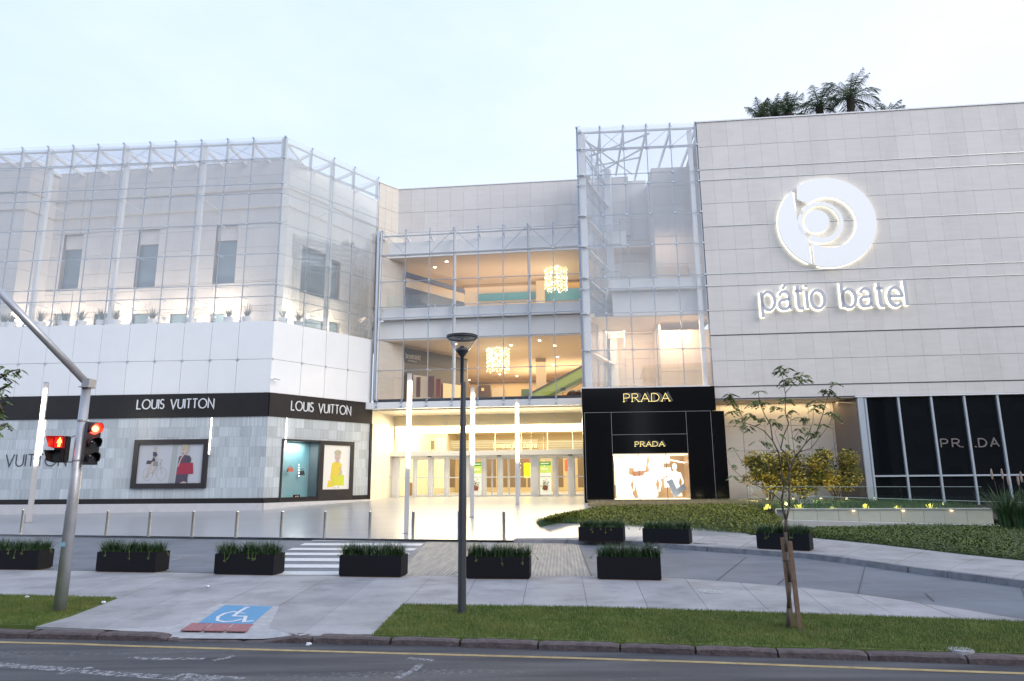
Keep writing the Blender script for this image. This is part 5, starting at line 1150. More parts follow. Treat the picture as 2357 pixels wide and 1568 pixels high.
# display window
dsp = empty('mannequin_window', TW.pt((wu0 + wu1) / 2, wz0, -.3), 'brilliantly lit mirrored display window under the small gold lettering', 'shop window')
TAN = M('bronze mirror wall', (.34, .22, .12), .35, .3, var=.35, scale=1.2, emit=.12, ecol=(.80, .55, .32))  # weak emission puts the window's light into the wall itself
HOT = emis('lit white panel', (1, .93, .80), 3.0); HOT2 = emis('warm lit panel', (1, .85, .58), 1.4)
MB().wbox(TW, wu0, wu1, wz0, wz1, -1.3, -1.25).build('back_wall', TAN, dsp); MB().wbox(TW, wu0, wu1, wz0, wz0 + .03, -1.25, DB - .1).build('window_floor', HOT2, dsp)
MB().wbox(TW, wu0, wu1, wz1 - .08, wz1 - .02, -1.25, DB - .1).build('light_ceiling', HOT2, dsp)
for uu in (wu0, wu1 - .02): MB().wbox(TW, uu, uu + .02, wz0, wz1, -1.25, DB - .1).build('side_mirror', TAN, dsp)
Wd = wu1 - wu0; Hd = wz1 - wz0
def pan(pts, mat, d, name='glow_panel'):  # glowing shapes imitate the bright reflections in the mirrors
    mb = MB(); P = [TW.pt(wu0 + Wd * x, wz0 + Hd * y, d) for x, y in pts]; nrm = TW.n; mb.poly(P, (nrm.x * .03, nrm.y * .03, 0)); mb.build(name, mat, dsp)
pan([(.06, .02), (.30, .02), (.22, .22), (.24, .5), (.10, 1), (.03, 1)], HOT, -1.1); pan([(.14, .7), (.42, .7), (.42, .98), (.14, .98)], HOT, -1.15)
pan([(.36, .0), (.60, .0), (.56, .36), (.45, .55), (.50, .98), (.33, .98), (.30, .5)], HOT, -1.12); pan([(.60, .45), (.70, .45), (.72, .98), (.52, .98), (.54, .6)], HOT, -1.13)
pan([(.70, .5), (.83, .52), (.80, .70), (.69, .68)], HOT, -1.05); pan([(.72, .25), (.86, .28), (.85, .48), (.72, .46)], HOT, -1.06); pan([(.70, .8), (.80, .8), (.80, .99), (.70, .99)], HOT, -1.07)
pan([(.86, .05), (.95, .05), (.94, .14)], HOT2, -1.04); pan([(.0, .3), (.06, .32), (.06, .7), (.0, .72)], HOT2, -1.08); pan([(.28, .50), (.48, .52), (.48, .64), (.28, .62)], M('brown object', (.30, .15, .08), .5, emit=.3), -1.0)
MB().ribbon([(wu0 + Wd * .79, wz0 + Hd * .87), (wu0 + Wd * 1.0, wz0 + Hd * .80)], .05, TW.pt, -.9, -.86).build('rail', HOT, dsp)
for xx in (.335, .70): MB().wbox(TW, wu0 + Wd * xx - .012, wu0 + Wd * xx + .012, wz0, wz1, DB - .10, DB - .04).build('pane_joint', DGREY, dsp)
for i, (a, b) in enumerate(((0, .335), (.335, .70), (.70, 1))): piece(TW, wu0 + Wd * a + .014, wu0 + Wd * b - .014, wz0, wz1, DB - .06, DB - .07, GLASSI, 'pane', dsp)
arealight('window_light', TW.pt((wu0 + wu1) / 2, wz1 - .1, -.4), TW.pt((wu0 + wu1) / 2, wz0, -.5), Wd * .9, .4, 22, (1, .85, .62), dsp)
def mannequin(cx, zb3, s, lab, mat, lean=0):
    u = wu0 + Wd * cx; C = TW.pt(u, wz0 + zb3, -.45); e = empty('mannequin', C, lab, 'mannequin', 'mannequins in the black shop box')
    me = bpy.data.meshes.new('torso'); prof_ = [(.0, 0), (.17, .02), (.18, .15), (.13, .35), (.12, .42), (.16, .58), (.19, .72), (.17, .80), (.06, .86), (.05, .93), (.0, .94)]
    mb = MB(); n = 16; vs = []
    for r, z in prof_:
        for i in range(n): t = 2 * PI * i / n; vs.append((C.x + s * r * 1.15 * math.cos(t), C.y + s * r * .7 * math.sin(t), C.z + s * z))
    mb.add(vs, [(j * n + i, j * n + (i + 1) % n, (j + 1) * n + (i + 1) % n, (j + 1) * n + i) for j in range(len(prof_) - 1) for i in range(n)]); mb.build('torso', mat, e, True)
    MB().ball((C.x, C.y, C.z + s * 1.04), .12 * s, 12, 8, .8, .95, 1.15).build('head', mat, e, True)
    for sg in (-1, 1):
        mb = MB(); a = Vector((C.x + sg * .2 * s, C.y, C.z + s * .76)); b = a + Vector((sg * .1 * s, -.05, -.3 * s)); c = b + Vector((-sg * .08 * s, -.12 * s, -.24 * s)); mb.path([a, b, c], [.05 * s, .04 * s, .028 * s], 8); mb.ball(tuple(a), .055 * s, 8, 5); mb.ball(tuple(c), .04 * s, 6, 4); mb.build('arm', mat, e, True)
WHM = M('white mannequin', (.85, .83, .78), .4, emit=.7, ecol=(1, .96, .9)); WHM2 = M('pale blue coat', (.55, .62, .68), .6)  # mannequins glow themselves to pass for strongly lit
mannequin(.19, .18, 1.25, 'leftmost white mannequin in the brilliant display window', WHM); mannequin(.52, .10, 1.5, 'middle white mannequin in the brilliant display window', WHM); mannequin(.84, .30, 1.25, 'right white mannequin above the pale coat in the display window', WHM)
e = empty('coat', TW.pt(wu0 + Wd * .82, wz0, -.2), 'pale blue garment lying folded at the right of the display window', 'coat')
MB().ribbon([(wu0 + Wd * .75, wz0 + Hd * .42), (wu0 + Wd * .82, wz0 + Hd * .12), (wu0 + Wd * .95, wz0 + Hd * .28)], .28, TW.pt, -.25, -.1).build('fabric', WHM2, e)

# ------------------------------------------------------------------ right wing with the sign
RP0 = TW.pt(TL + .06, 0, 0); RP1 = at_y(2357, 1000, 33.4)
RW = Wall((RP0.x, RP0.y), (RP1.x, RP1.y)); RLen = RW.L + 3.5
wing = empty('stone_wing', RW.pt(9, .5, -4), 'broad limestone wing with thin steel bands carrying the mall sign', 'building')
xr_ = 1625
yrow = [283.5 - 1, 339.2, 390, 415, 469.5, 521, 576.5, 631, 658, 716, 772, 831.5, 889.5, 918]
zr = [RW.px(x, y)[1] for x, y in ((1607, 283), (1609, 339.7), (1613, 391), (1614, 416), (1617, 470), (1620, 522), (1624, 577), (1628, 631.5), (1630, 659), (1634, 717), (1638, 772.5), (1642, 831.5), (1647, 890.5), (1650, 918.5))]
print('RW', RW.L, [round(z, 2) for z in zr])
pw = RW.px(2003, 320)[0] - RW.px(1964.4, 321)[0]
pw = (RW.px((1740 + 1490 / 2.3756) * .9207, 300)[0] - RW.px((1740 + 85 / 2.3756) * .9207, 300)[0]) / 14
usr = [0] + [RW.px((1740 + 85 / 2.3756) * .9207, 300)[0] + pw * k for k in range(0, 40)]; usr = [u for u in usr if u < RLen] + [RLen]
print('pw', pw, len(usr) * len(zr))
for (a, b, mat_) in zip(zr, zr[1:], range(20)):
    uu = usr if mat_ < 13 else usr
    clad(RW, uu, [b, a], 0, -.04, STONE, 'stone_panel', wing, gap=.006)
piece(RW, 0, RLen, zr[-1] + .02, zr[0] - .02, -.05, -.4, JOINT, 'backing', wing)
piece(RW, RLen + .01, RLen + 12, .2, zr[0], 0, -.4, STONE, 'far_wall', wing)
piece(RW, -.02, RLen + 12, zr[0], zr[0] + .07, .05, -.5, WHITE, 'coping', wing)
for k in (2, 3, 5, 7, 8): piece(RW, 0, RLen, zr[k] - .018, zr[k] + .018, .03, .001, CHROME, 'steel_band', wing)
for k in (10, 12, 13): piece(RW, 0, RLen, zr[k] - .022, zr[k] + .022, .02, -.03, DGREY, 'steel_band', wing)
prism('roof_slab', [P2(RW, 0, -.42), P2(RW, RLen, -.42), P2(RW, RLen, -14), P2(RW, 0, -14)], zr[0] - .9, zr[0] - .5, JOINT, wing)
# recess with lit wall
zso = zr[-1] - .02; DR = -1.9
zgr = .9
ru1 = RW.px(1975, 1000, -.2)[0]
clad(RW, frange(-.6, ru1 + 1.2, 1.15), [.2, RW.px(1800, 1096, DR)[1], RW.px(1800, 1037, DR)[1], RW.px(1800, 980, DR)[1], zso], DR, DR - .05, STONEW, 'stone_panel', wing, gap=.02)
piece(RW, -.6, ru1 + 1.2, .2, zso, DR - .06, DR - .4, JOINT, 'backing', wing)
piece(RW, -.6, RLen, zso - .05, zso, -.02, DR - .4, M('pale soffit', (.66, .60, .52), .6), 'soffit', wing)
arealight('soffit_light', RW.pt(ru1 / 2, zso - .1, DR + .35), RW.pt(ru1 / 2, 0, DR - .12), ru1 * .9, .15, 42, (1, .74, .42), wing)
# glazing with mullions
gm = [(1991.6, 2016), (2067.7, 2094), (2143.6, 2174), (2220, 2252), (2296.7, 2333), (2374, 2412)]
ug = [RW.px(a, 917, .0)[0] for a, b in gm]; zg0 = RW.px(2094, 1150)[1]; ztr = RW.px(2200, 1094.5)[1]; zgt = zr[-1] - .06
glz = empty('glazed_shopfront', RW.pt(ug[2], .6, 0), 'dark reflective glazed shopfront with pale mullions at the right', 'shopfront')
PALEF = M('pale grey aluminium', (.50, .56, .62), .35, .2)
for i in range(len(ug) - 1):
    for a, b in ((zg0 - .6, ztr), (ztr, zgt)): piece(RW, ug[i] + .04, ug[i + 1] - .04, a + .04, b - .04, -.12, -.15, GLASSD, 'pane', glz).rotation_euler = (TILT.gauss(0, .002), 0, RW.rz + TILT.gauss(0, .002))
for u in ug: piece(RW, u - .045, u + .045, zg0 - .6, zgt, .0, -.16, PALEF, 'mullion', glz)
piece(RW, ug[0] - .38, ug[0] - .1, zg0 - .6, zgt, .02, -.3, PALEF, 'corner_post', glz); piece(RW, ug[0] - .1, ug[0] - .045, zg0 - .6, zgt, -.05, -.16, PALEF, 'reveal', glz)
piece(RW, ug[0] - .5, ug[-1], zgt, zgt + .07, .05, -.2, WHITE, 'head', glz); piece(RW, ug[0] + .045, ug[-1], ztr - .04, ztr + .04, -.01, -.16, PALEF, 'transom', glz)
RS = Wall((RW.pt(ug[0] - .4, 0, DR).x, RW.pt(ug[0] - .4, 0, DR).y), (RW.pt(ug[0] - .38, 0, -.3).x, RW.pt(ug[0] - .38, 0, -.3).y))
piece(Wall((RW.pt(ug[0] - .95, 0, DR).x, RW.pt(ug[0] - .95, 0, DR).y), (RW.pt(ug[0] - .4, 0, -.1).x, RW.pt(ug[0] - .4, 0, -.1).y)), 0, 1.85, .3, zgt, 0, -.05, M('brown grey glass return', (.16, .14, .13), .1), 'side_pane', glz)
piece(RW, ug[0], RLen, .2, zso, -.3, -.6, JOINT, 'backing', glz)
la, lt = RW.px(2166, 1030.5), RW.px(2166, 1008); lb = RW.px(2297, 1028)
BGL = M('brushed grey letter', (.36, .32, .32), .3, .6)
for t_, xa_, xb_ in (('PR', 2165, 2209), ('DA', 2252, 2298)): letters(t_, RW, RW.px(xa_, 1020, -.1)[0], RW.px(xb_, 1020, -.1)[0], la[1] + .02, lt[1] - .06, .055, -.118, -.06, BGL, glz, .34)
for xa_, xb_ in ((2212, 2217), (2243, 2248)): ua_, zq_ = RW.px(xa_, 1029, -.1); piece(RW, ua_, RW.px(xb_, 1029, -.1)[0], la[1] + .0, la[1] + .05, -.06, -.118, BGL, 'letter', glz)
# sign: logo
sign = empty('mall_logo', RW.pt(RW.px(1903, 511)[0], RW.px(1903, 511)[1], .1), 'large round white backlit logo of nested rings on the stone wing', 'sign')
cu_, cz_ = RW.px(1903.5, 511.5, .25); RR = (RW.px(2016, 511, .25)[0] - RW.px(1791, 511, .25)[0]) / 2; RZr = (RW.px(1903, 408, .25)[1] - RW.px(1903, 615, .25)[1]) / 2
print('logo', RR, RZr)
RR = (RR + RZr) / 2
LOGO = M('white logo face', (.88, .89, .90), .35, emit=.10, ecol=(1, 1, 1)); EDGE = M('grey logo edge', (.35, .36, .36), .5)
HALO = emis('backlight glow', (1, .97, .76), 2.3)
def plate(pts, name, d0=.14, d1=.26, halo=True):
    P = [(cu_ + RR * x, cz_ + RR * y) for x, y in pts]
    ar = sum(P[i][0] * P[(i + 1) % len(P)][1] - P[(i + 1) % len(P)][0] * P[i][1] for i in range(len(P)))
    if ar < 0: P = P[::-1]
    n = len(P); mb = MB(); mb.add([RW.pt(u, z, d1) for u, z in P] + [RW.pt(u, z, d0) for u, z in P], [tuple(range(n)), tuple(range(2 * n - 1, n - 1, -1))] + [(i, n + i, n + (i + 1) % n, (i + 1) % n) for i in range(n)])
    return mb.build(name, LOGO, sign)
def an(c, r, a0, a1, n=40): return [(c[0] + r * math.cos(math.radians(a0 + (a1 - a0) * i / n)), c[1] + r * math.sin(math.radians(a0 + (a1 - a0) * i / n))) for i in range(n + 1)]
H_ = (.03, .0)
body_pts = an((0, 0), 1, 123, -110, 60) + [(-.34, -.50)] + an(H_, .575, -131, 131, 50) + [(-.545, .55)]
o1 = plate(body_pts, 'outer_ring')
cres = an((0, 0), 1, 131, 246.5, 36) + [(-.405, -.55), (-.43, -.33), (-.52, -.16), (-.60, .05)]
o2 = plate(cres, 'crescent')
R2 = (-.13, 0.0)
o3 = plate(an(R2, .46, 140, -125, 44) + an((-.11, .02), .365, -130, 150, 44), 'inner_ring')
o4 = plate(an(R2, .46, 150, 215, 20) + an((-.11, .02), .40, 215, 158, 20), 'inner_arc')
o5 = plate(an((-.205, .03), .255, 0, 354, 36), 'centre_disc')
for o, pts, cl in ((o1, an((0, 0), .985, 118, -106, 50), False), (o1, an(H_, .585, -125, 125, 40), False), (o2, an((0, 0), .985, 135, 243, 26), False), (o3, an(R2, .43, 135, -125, 36), False), (o5, an((-.205, .03), .235, 0, 350, 30), True)):
    mb = MB(); mb.ribbon([(cu_ + RR * x, cz_ + RR * y) for x, y in pts], .10, RW.pt, .06, .10, cl); mb.build('backlight', HALO, o)
for pts in ([(-.60, .74), (-.60, .2)], [(-.375, -.5), (-.375, -.88)], [(-.6, .05), (-.5, -.2), (-.42, -.36)]):
    MB().ribbon([(cu_ + RR * x, cz_ + RR * y) for x, y in pts], .05, RW.pt, .03, .05).build('backlight', HALO, o2)
name = empty('mall_name_sign', RW.pt(RW.px(1917, 700)[0], RW.px(1917, 700)[1], .1), 'white backlit lettering reading pátio batel under the round logo', 'sign')
n0 = RW.px(1755, 709, .22); n1 = RW.px(2089, 704, .22); nt_ = RW.px(1940, 651, .22); nb_ = RW.px(1940, 707.5, .22)
LF = M('pale letter face', (.50, .51, .56), .35, emit=.05)
letters('pátio batel', RW, n0[0], n1[0], nb_[1], nt_[1], .145, .16, .26, LF, name, .17, back=HALO, bw=.21, bd=.05)
# ================================================================== TERRACE, BEDS AND PLANTS
rndv = random.Random(11)
def leafmat(name, c, c2=None, rough=.55, rand=0.0, scale=6):
    m = M(name, c, rough, col2=c2 or tuple(x * 1.8 for x in c), scale=scale, rand=rand); m.node_tree.nodes["Principled BSDF"].inputs["Subsurface Weight"].default_value = 0; return m
LAWN = leafmat('lawn green', (.065, .115, .016), (.125, .17, .030), .7, scale=2.2)
BLADE = leafmat('grass blade', (.060, .12, .013), (.18, .21, .045), .6, scale=1.5)
DRYG = leafmat('straw blade', (.16, .13, .05), (.24, .20, .09), .7)
COVER = leafmat('ground cover leaf', (.040, .075, .009), (.105, .150, .015), .5, scale=2.0)
COVERY = leafmat('yellow green leaf', (.17, .19, .015), (.28, .27, .03), .5)
STRAP = leafmat('strap leaf', (.018, .048, .016), (.05, .10, .03), .4, scale=9)
BARK = M('grey brown bark', (.11, .085, .065), .85, var=.35, scale=14, bump=.6, bscale=40)
TREEL = leafmat('young tree leaf', (.09, .15, .025), (.20, .25, .05), .45, scale=5)
YSH = leafmat('yellow shrub leaf', (.30, .23, .025), (.52, .40, .04), .5, scale=5); GSH = leafmat('green shrub leaf', (.07, .09, .02), (.14, .15, .03), .5, scale=5)

PYL = leafmat('pale yellow flower', (.55, .45, .08), (.75, .65, .20), .6, scale=5)
def inside(p, poly):
    c = False; n = len(poly)
    for i in range(n):
        a, b = poly[i], poly[(i + 1) % n]
        if (a[1] > p[1]) != (b[1] > p[1]) and p[0] < (b[0] - a[0]) * (p[1] - a[1]) / (b[1] - a[1]) + a[0]: c = not c
    return c
def blades(poly, zf, n, h0, h1, wd, mat, name, parent, lean=.35, rnd=None, seg=1, mask=None):
    rnd = rnd or random.Random(5); xs_ = [p[0] for p in poly]; ys_ = [p[1] for p in poly]; V = []; Fc = []; k = 0; tries = 0
    while k < n and tries < n * 6:
        tries += 1
        x, y = rnd.uniform(min(xs_), max(xs_)), rnd.uniform(min(ys_), max(ys_))
        if not inside((x, y), poly): continue
        if mask and not mask(x, y, rnd): continue
        a = rnd.uniform(0, 2 * PI); h = rnd.uniform(h0, h1); l = h * rnd.uniform(0, lean); b = rnd.uniform(0, 2 * PI); z = zf(x, y)
        dx, dy = math.cos(a) * wd / 2, math.sin(a) * wd / 2; m = len(V)
        V += [(x - dx, y - dy, z - .005), (x + dx, y + dy, z - .005), (x + math.cos(b) * l, y + math.sin(b) * l, z + h)]; Fc.append((m, m + 1, m + 2)); k += 1
    me = bpy.data.meshes.new(name); me.from_pydata(V, [], Fc); me.materials.append(mat); me.update(); o = link(name, me, parent); return tag(o, kind='stuff')
def leaves(points, size, mat, name, parent, rnd, stuff=True, aspect=.5, up=.3):
    V = []; Fc = []
    for p in points:
        a = rnd.uniform(0, 2 * PI); e = rnd.uniform(-.6, .9); s = size * rnd.uniform(.6, 1.3)
        d = Vector((math.cos(a) * math.cos(e), math.sin(a) * math.cos(e), math.sin(e))); q = d.cross(Vector((rnd.uniform(-1, 1), rnd.uniform(-1, 1), 1))).normalized() * s * aspect / 2
        m = len(V); P = Vector(p); nrm = d.cross(q).normalized() * s * .12
        V += [P, P + d * s * .5 + q + nrm, P + d * s, P + d * s * .5 - q + nrm]; Fc += [(m, m + 1, m + 2), (m, m + 2, m + 3)]
    me = bpy.data.meshes.new(name); me.from_pydata([tuple(v) for v in V], [], Fc); me.materials.append(mat); me.update(); o = link(name, me, parent)
    return tag(o, kind='stuff') if stuff else o

# lawns ----------------------------------------------------------------
def lawn(name, px, lab):
    P = [at_z(x, y, 0) for x, y in px]; ar = sum(P[k].x * P[(k + 1) % len(P)].y - P[(k + 1) % len(P)].x * P[k].y for k in range(len(P)))
    if ar < 0: P = P[::-1]
    o = tag(MB().poly([Vector((p.x, p.y, .022)) for p in P], (0, 0, .1)).build(name, LAWN), kind='structure')
    poly = [(p.x, p.y) for p in P]; area = abs(ar) / 2
    blades(poly, lambda x, y: .018, int(area * 3800), .02, .055, .010, BLADE, 'grass', o, .8)
    blades(poly, lambda x, y: .018, int(area * 420), .02, .05, .012, DRYG, 'dry_grass', o, .9, rnd=random.Random(9), mask=lambda x, y, r: r.random() < (.5 + .5 * math.sin(x * 2.3 + math.sin(y * 3)) * math.cos(y * 2.1 + x)))
    return o
lawn('lawn', [(-420, 1366), (0, 1372), (268, 1379), (163, 1419), (84, 1443.5), (0, 1441), (-420, 1432)], '')
lawn('lawn', [(927, 1394.5), (1353, 1400.5), (1620, 1408.5), (2072, 1424), (2357, 1435), (2640, 1453), (2640, 1516), (2357, 1508), (1620, 1488), (1300, 1477), (927, 1467), (856, 1466)], '')
p = at_z(2402 * .9207, (1240 + 1058 / 2.7407) * .9207, .02)
MB().lathe([(.0, .035), (.14, .035), (.15, -.02)], 9, (p.x, p.y, 0)).build('cover_plate', CONC, None)
tag(bpy.data.objects['cover_plate'], 'flat grey concrete cover plate lying in the right lawn near the kerb', 'cover plate')

# terrace behind the retaining wall ---------------------------------------
RWa, RWb = at_z(1810, 1213, .12), at_z(2285, 1220, .12)
RWa = at_y(1810, 1200, 27.2); RWb = at_y(2287, 1200, 26.2)
WT = Wall((RWa.x, RWa.y), (RWb.x, RWb.y)); ztw = (WT.px(1900, 1171)[1] + WT.px(2280, 1175)[1]) / 2; zbw = WT.px(2000, 1216)[1]
print('terrace', ztw, zbw, WT.L)
ret = empty('retaining_wall', WT.pt(WT.L / 2, zbw, 0), 'low pale panelled retaining wall carrying a glass balustrade at the right', 'wall')
LEDGE = M('pale stone ledge', (.52, .51, .49), .6, var=.05); CREAM = M('cream stone panel', (.62, .57, .49), .6, var=.04, scale=1, rand=.02)
jx = [1810] + [(1700 + v / 2.7407) * .9207 for v in (780, 943, 1090, 1228, 1375, 1520, 1675, 1815, 1970)] + [2287]
jx = sorted(jx); ju = [WT.px(x, 1195)[0] for x in jx]
for a, b in zip(ju, ju[1:]): piece(WT, a + .006, b - .006, zbw - .3, ztw, 0, -.1, CREAM, 'wall_panel', ret)
piece(WT, -.3, WT.L + .02, ztw, ztw + .04, .04, -.3, LEDGE, 'coping', ret); piece(WT, -.3, WT.L, zbw - .3, ztw - .01, -.12, -.4, JOINT, 'backing', ret)
# slanted left end of the wall and lower ledge
S0 = at_y(1700, 1160, 31.0); SW = Wall((S0.x, S0.y), (RWa.x, RWa.y))
zl = SW.px(1740, 1168)[1]
mb = MB(); mb.hexa([SW.pt(0, 0, .0), SW.pt(SW.L, -.2, 0), SW.pt(SW.L, -.2, -.25), SW.pt(0, 0, -.25), SW.pt(0, SW.px(1720, 1164)[1], 0), SW.pt(SW.L, SW.px(1818, 1196)[1], 0), SW.pt(SW.L, SW.px(1818, 1196)[1], -.25), SW.pt(0, SW.px(1720, 1164)[1], -.25)])
mb.build('sloping_wall', M('pink granite end wall', (.50, .40, .34), .6), ret)
mb = MB(); zz0, zz1 = WT.px(1810, 1197, .35)[1], WT.px(2100, 1210, .35)[1]
mb.hexa([WT.pt(-.35, -.2, .5), WT.pt(7.5, -.2, .5), WT.pt(7.5, -.2, .02), WT.pt(-.35, -.2, .02), WT.pt(-.35, zz0, .5), WT.pt(7.5, zz1, .5), WT.pt(7.5, zz1, .02), WT.pt(-.35, zz0, .02)]); mb.build('front_ledge', LEDGE, ret)
def balustrade(W, us, z0s, z1s, d, lab, cat='glass balustrade', name='glass_balustrade'):
    e = empty(name, W.pt(us[0], z0s[0], d), lab, cat)
    n = len(us) - 1
    for i in range(n):
        f0, f1 = i / n, (i + 1) / n; za0, za1 = z0s[0] + (z0s[1] - z0s[0]) * f0, z0s[0] + (z0s[1] - z0s[0]) * f1; zb0, zb1 = z1s[0] + (z1s[1] - z1s[0]) * f0, z1s[0] + (z1s[1] - z1s[0]) * f1
        mb = MB(); mb.hexa([W.pt(us[i] + .008, za0, d), W.pt(us[i + 1] - .008, za1, d), W.pt(us[i + 1] - .008, za1, d - .02), W.pt(us[i] + .008, za0, d - .02), W.pt(us[i] + .008, zb0, d), W.pt(us[i + 1] - .008, zb1, d), W.pt(us[i + 1] - .008, zb1, d - .02), W.pt(us[i] + .008, zb0, d - .02)])
        g = mb.build('glass_pane', GLASSG, e); 
        mb = MB(); mb.hexa([W.pt(us[i] + .008, zb0, d + .002), W.pt(us[i + 1] - .008, zb1, d + .002), W.pt(us[i + 1] - .008, zb1, d - .022), W.pt(us[i] + .008, zb0, d - .022), W.pt(us[i] + .008, zb0 + .018, d + .002), W.pt(us[i + 1] - .008, zb1 + .018, d + .002), W.pt(us[i + 1] - .008, zb1 + .018, d - .022), W.pt(us[i] + .008, zb0 + .018, d - .022)])
        mb.build('bright_edge', GEDGE, g)
    return e
GEDGE = M('pale glass edge', (.42, .52, .50), .2)
gu = [WT.px(x, 1180, .08)[0] for x in (1829, 1943, 2056, 2172, 2290, 2420)]
balustrade(WT, gu, (zbw + .02, zbw - .05), (WT.px(1829, 1142, .08)[1], WT.px(2420, 1159, .08)[1]), .1, 'front clear glass balustrade of tall panes standing before the panelled retaining wall')
gs = [SW.px(1722, 1140, .05)[0], SW.px(1827, 1160, .05)[0]]
balustrade(SW, gs, (SW.px(1724, 1165, .05)[1], SW.px(1820, 1196, .05)[1]), (SW.px(1722, 1121, .05)[1], SW.px(1826, 1141, .05)[1]), .05, 'short slanted glass balustrade pane at the left end of the retaining wall')
BB0, BB1 = at_y(1720, 1140, 31.2), at_y(2262, 1140, 29.5); WB = Wall((BB0.x, BB0.y), (BB1.x, BB1.y))
balustrade(WB, [WB.L * k / 6 for k in range(7)], (.6, .6), (WB.px(1720, 1121)[1], WB.px(2262, 1121)[1]), 0, 'rear green tinted glass balustrade running before the dark shopfront')
# terrace bed surface with grass
TZ = ztw - .02
tp = [WT.pt(-.2, TZ, -.2), WT.pt(WT.L - .1, TZ, -.2), WT.pt(WT.L + .6, TZ, -7), WT.pt(-2.5, TZ, -7.5), SW.pt(.3, TZ, -.3)]
bed = tag(MB().poly(tp).build('terrace_bed', SOIL), kind='structure')
for v in bed.data.vertices:
    pass
bp_ = [(p.x, p.y) for p in tp]
BEDG = leafmat('bed grass', (.035, .085, .03), (.08, .15, .05), .6)
blades(bp_, lambda x, y: TZ, 9000, .10, .34, .02, BEDG, 'bed_grass', bed, .7)
tag(MB().poly([at_y(1650, 1160, 36.5) * 1 - Vector((0, 0, 0)), Vector((40, 34, .72)), Vector((40, 24, .5)), Vector((RWb.x + .3, RWb.y - 0.2, .45)), Vector((RWb.x + .3, RWb.y + 7, .72)), WT.pt(-3, .72, -6)]).build('terrace_ground', SOIL), kind='structure')
# lit clumps and small uplights in the bed
LITL = M('glowing yellow leaves', (.65, .62, .12), .5, emit=.22, ecol=(.9, .85, .25))  # emission gives the leaves the look of being uplit
for i, (x, y) in enumerate(((1765, 1166), (1839, 1165), (1913, 1164), (1989, 1160), (2062, 1157), (2141, 1159))):
    u, z = WT.px(x, y, -.5); C = WT.pt(u, TZ, -.5)
    lab = ['lit yellow plant clump behind the slanted glass pane', 'lit clump directly left below the house number', 'small lit clump right of the house number', 'bright lit clump left of the middle of the glass balustrade', 'dim small lit clump in the terrace bed, second from right', 'brightest lit clump at the right end of the terrace bed'][i]
    e = empty('lit_plant', C, lab, 'plant', 'lit plants in the terrace bed'); rr = random.Random(i); mb = MB(); sp = [.16, .18, .10, .20, .12, .20][i]
    for k in range(16):
        a = rr.uniform(0, 2 * PI); r0 = rr.uniform(.0, sp * .9); h = rr.uniform(.06, .24) * (1 if i not in (2, 4) else .7); b = C + Vector((r0 * math.cos(a), r0 * math.sin(a) * .5, .0)); t = b + Vector((rr.uniform(-.1, .1), rr.uniform(-.05, .05), h))
        mb.add([b - Vector((.02, 0, 0)), b + Vector((.02, 0, 0)), t + Vector((.012, 0, 0)), t - Vector((.015, 0, .03))], [(0, 1, 2, 3)])
    tag(mb.build('leaves', LITL, e), kind='stuff')
    MB().lathe([(.05, 0), (.05, .06), (.035, .06)], 10, tuple(C + Vector((0, -.2, 0)))).build('uplight', DGREY, e)
    l = bpy.data.lights.new('uplight_lamp', 'POINT'); l.energy = 2.5; l.color = (1, .85, .45); l.shadow_soft_size = .06; o = bpy.data.objects.new('uplight_lamp', l); COL.objects.link(o); o.location = C + Vector((0, -.15, .22)); o.parent = e; o.matrix_parent_inverse = W2P(e)
for i, x in enumerate((1998, 2132, 2266)):
    x = (1700 + (1185, 1525, 1855)[i] / 2.7407) * .9207
    u, z = WT.px(x, 1173); o = MB().lathe([(.05, 0), (.05, .03)], 10, tuple(WT.pt(u, ztw - .06, .06))).build('step_light', emis('warm wall light', (1, .7, .4), 3) if i == 0 else bpy.data.materials['warm wall light'], ret)
hn = empty('house_number', WT.pt(1.2, ztw, -.1), 'small grey metal house number 1868 standing at the terrace edge', 'house number')
h0, h1_ = WT.px(1836, 1158.5, -.35), WT.px(1871, 1149, -.35)
letters('1868', WT, h0[0], h1_[0], h0[1], h1_[1], .03, -.36, -.33, M('grey metal digit', (.45, .46, .48), .35, .6), hn, .28, name='digit')

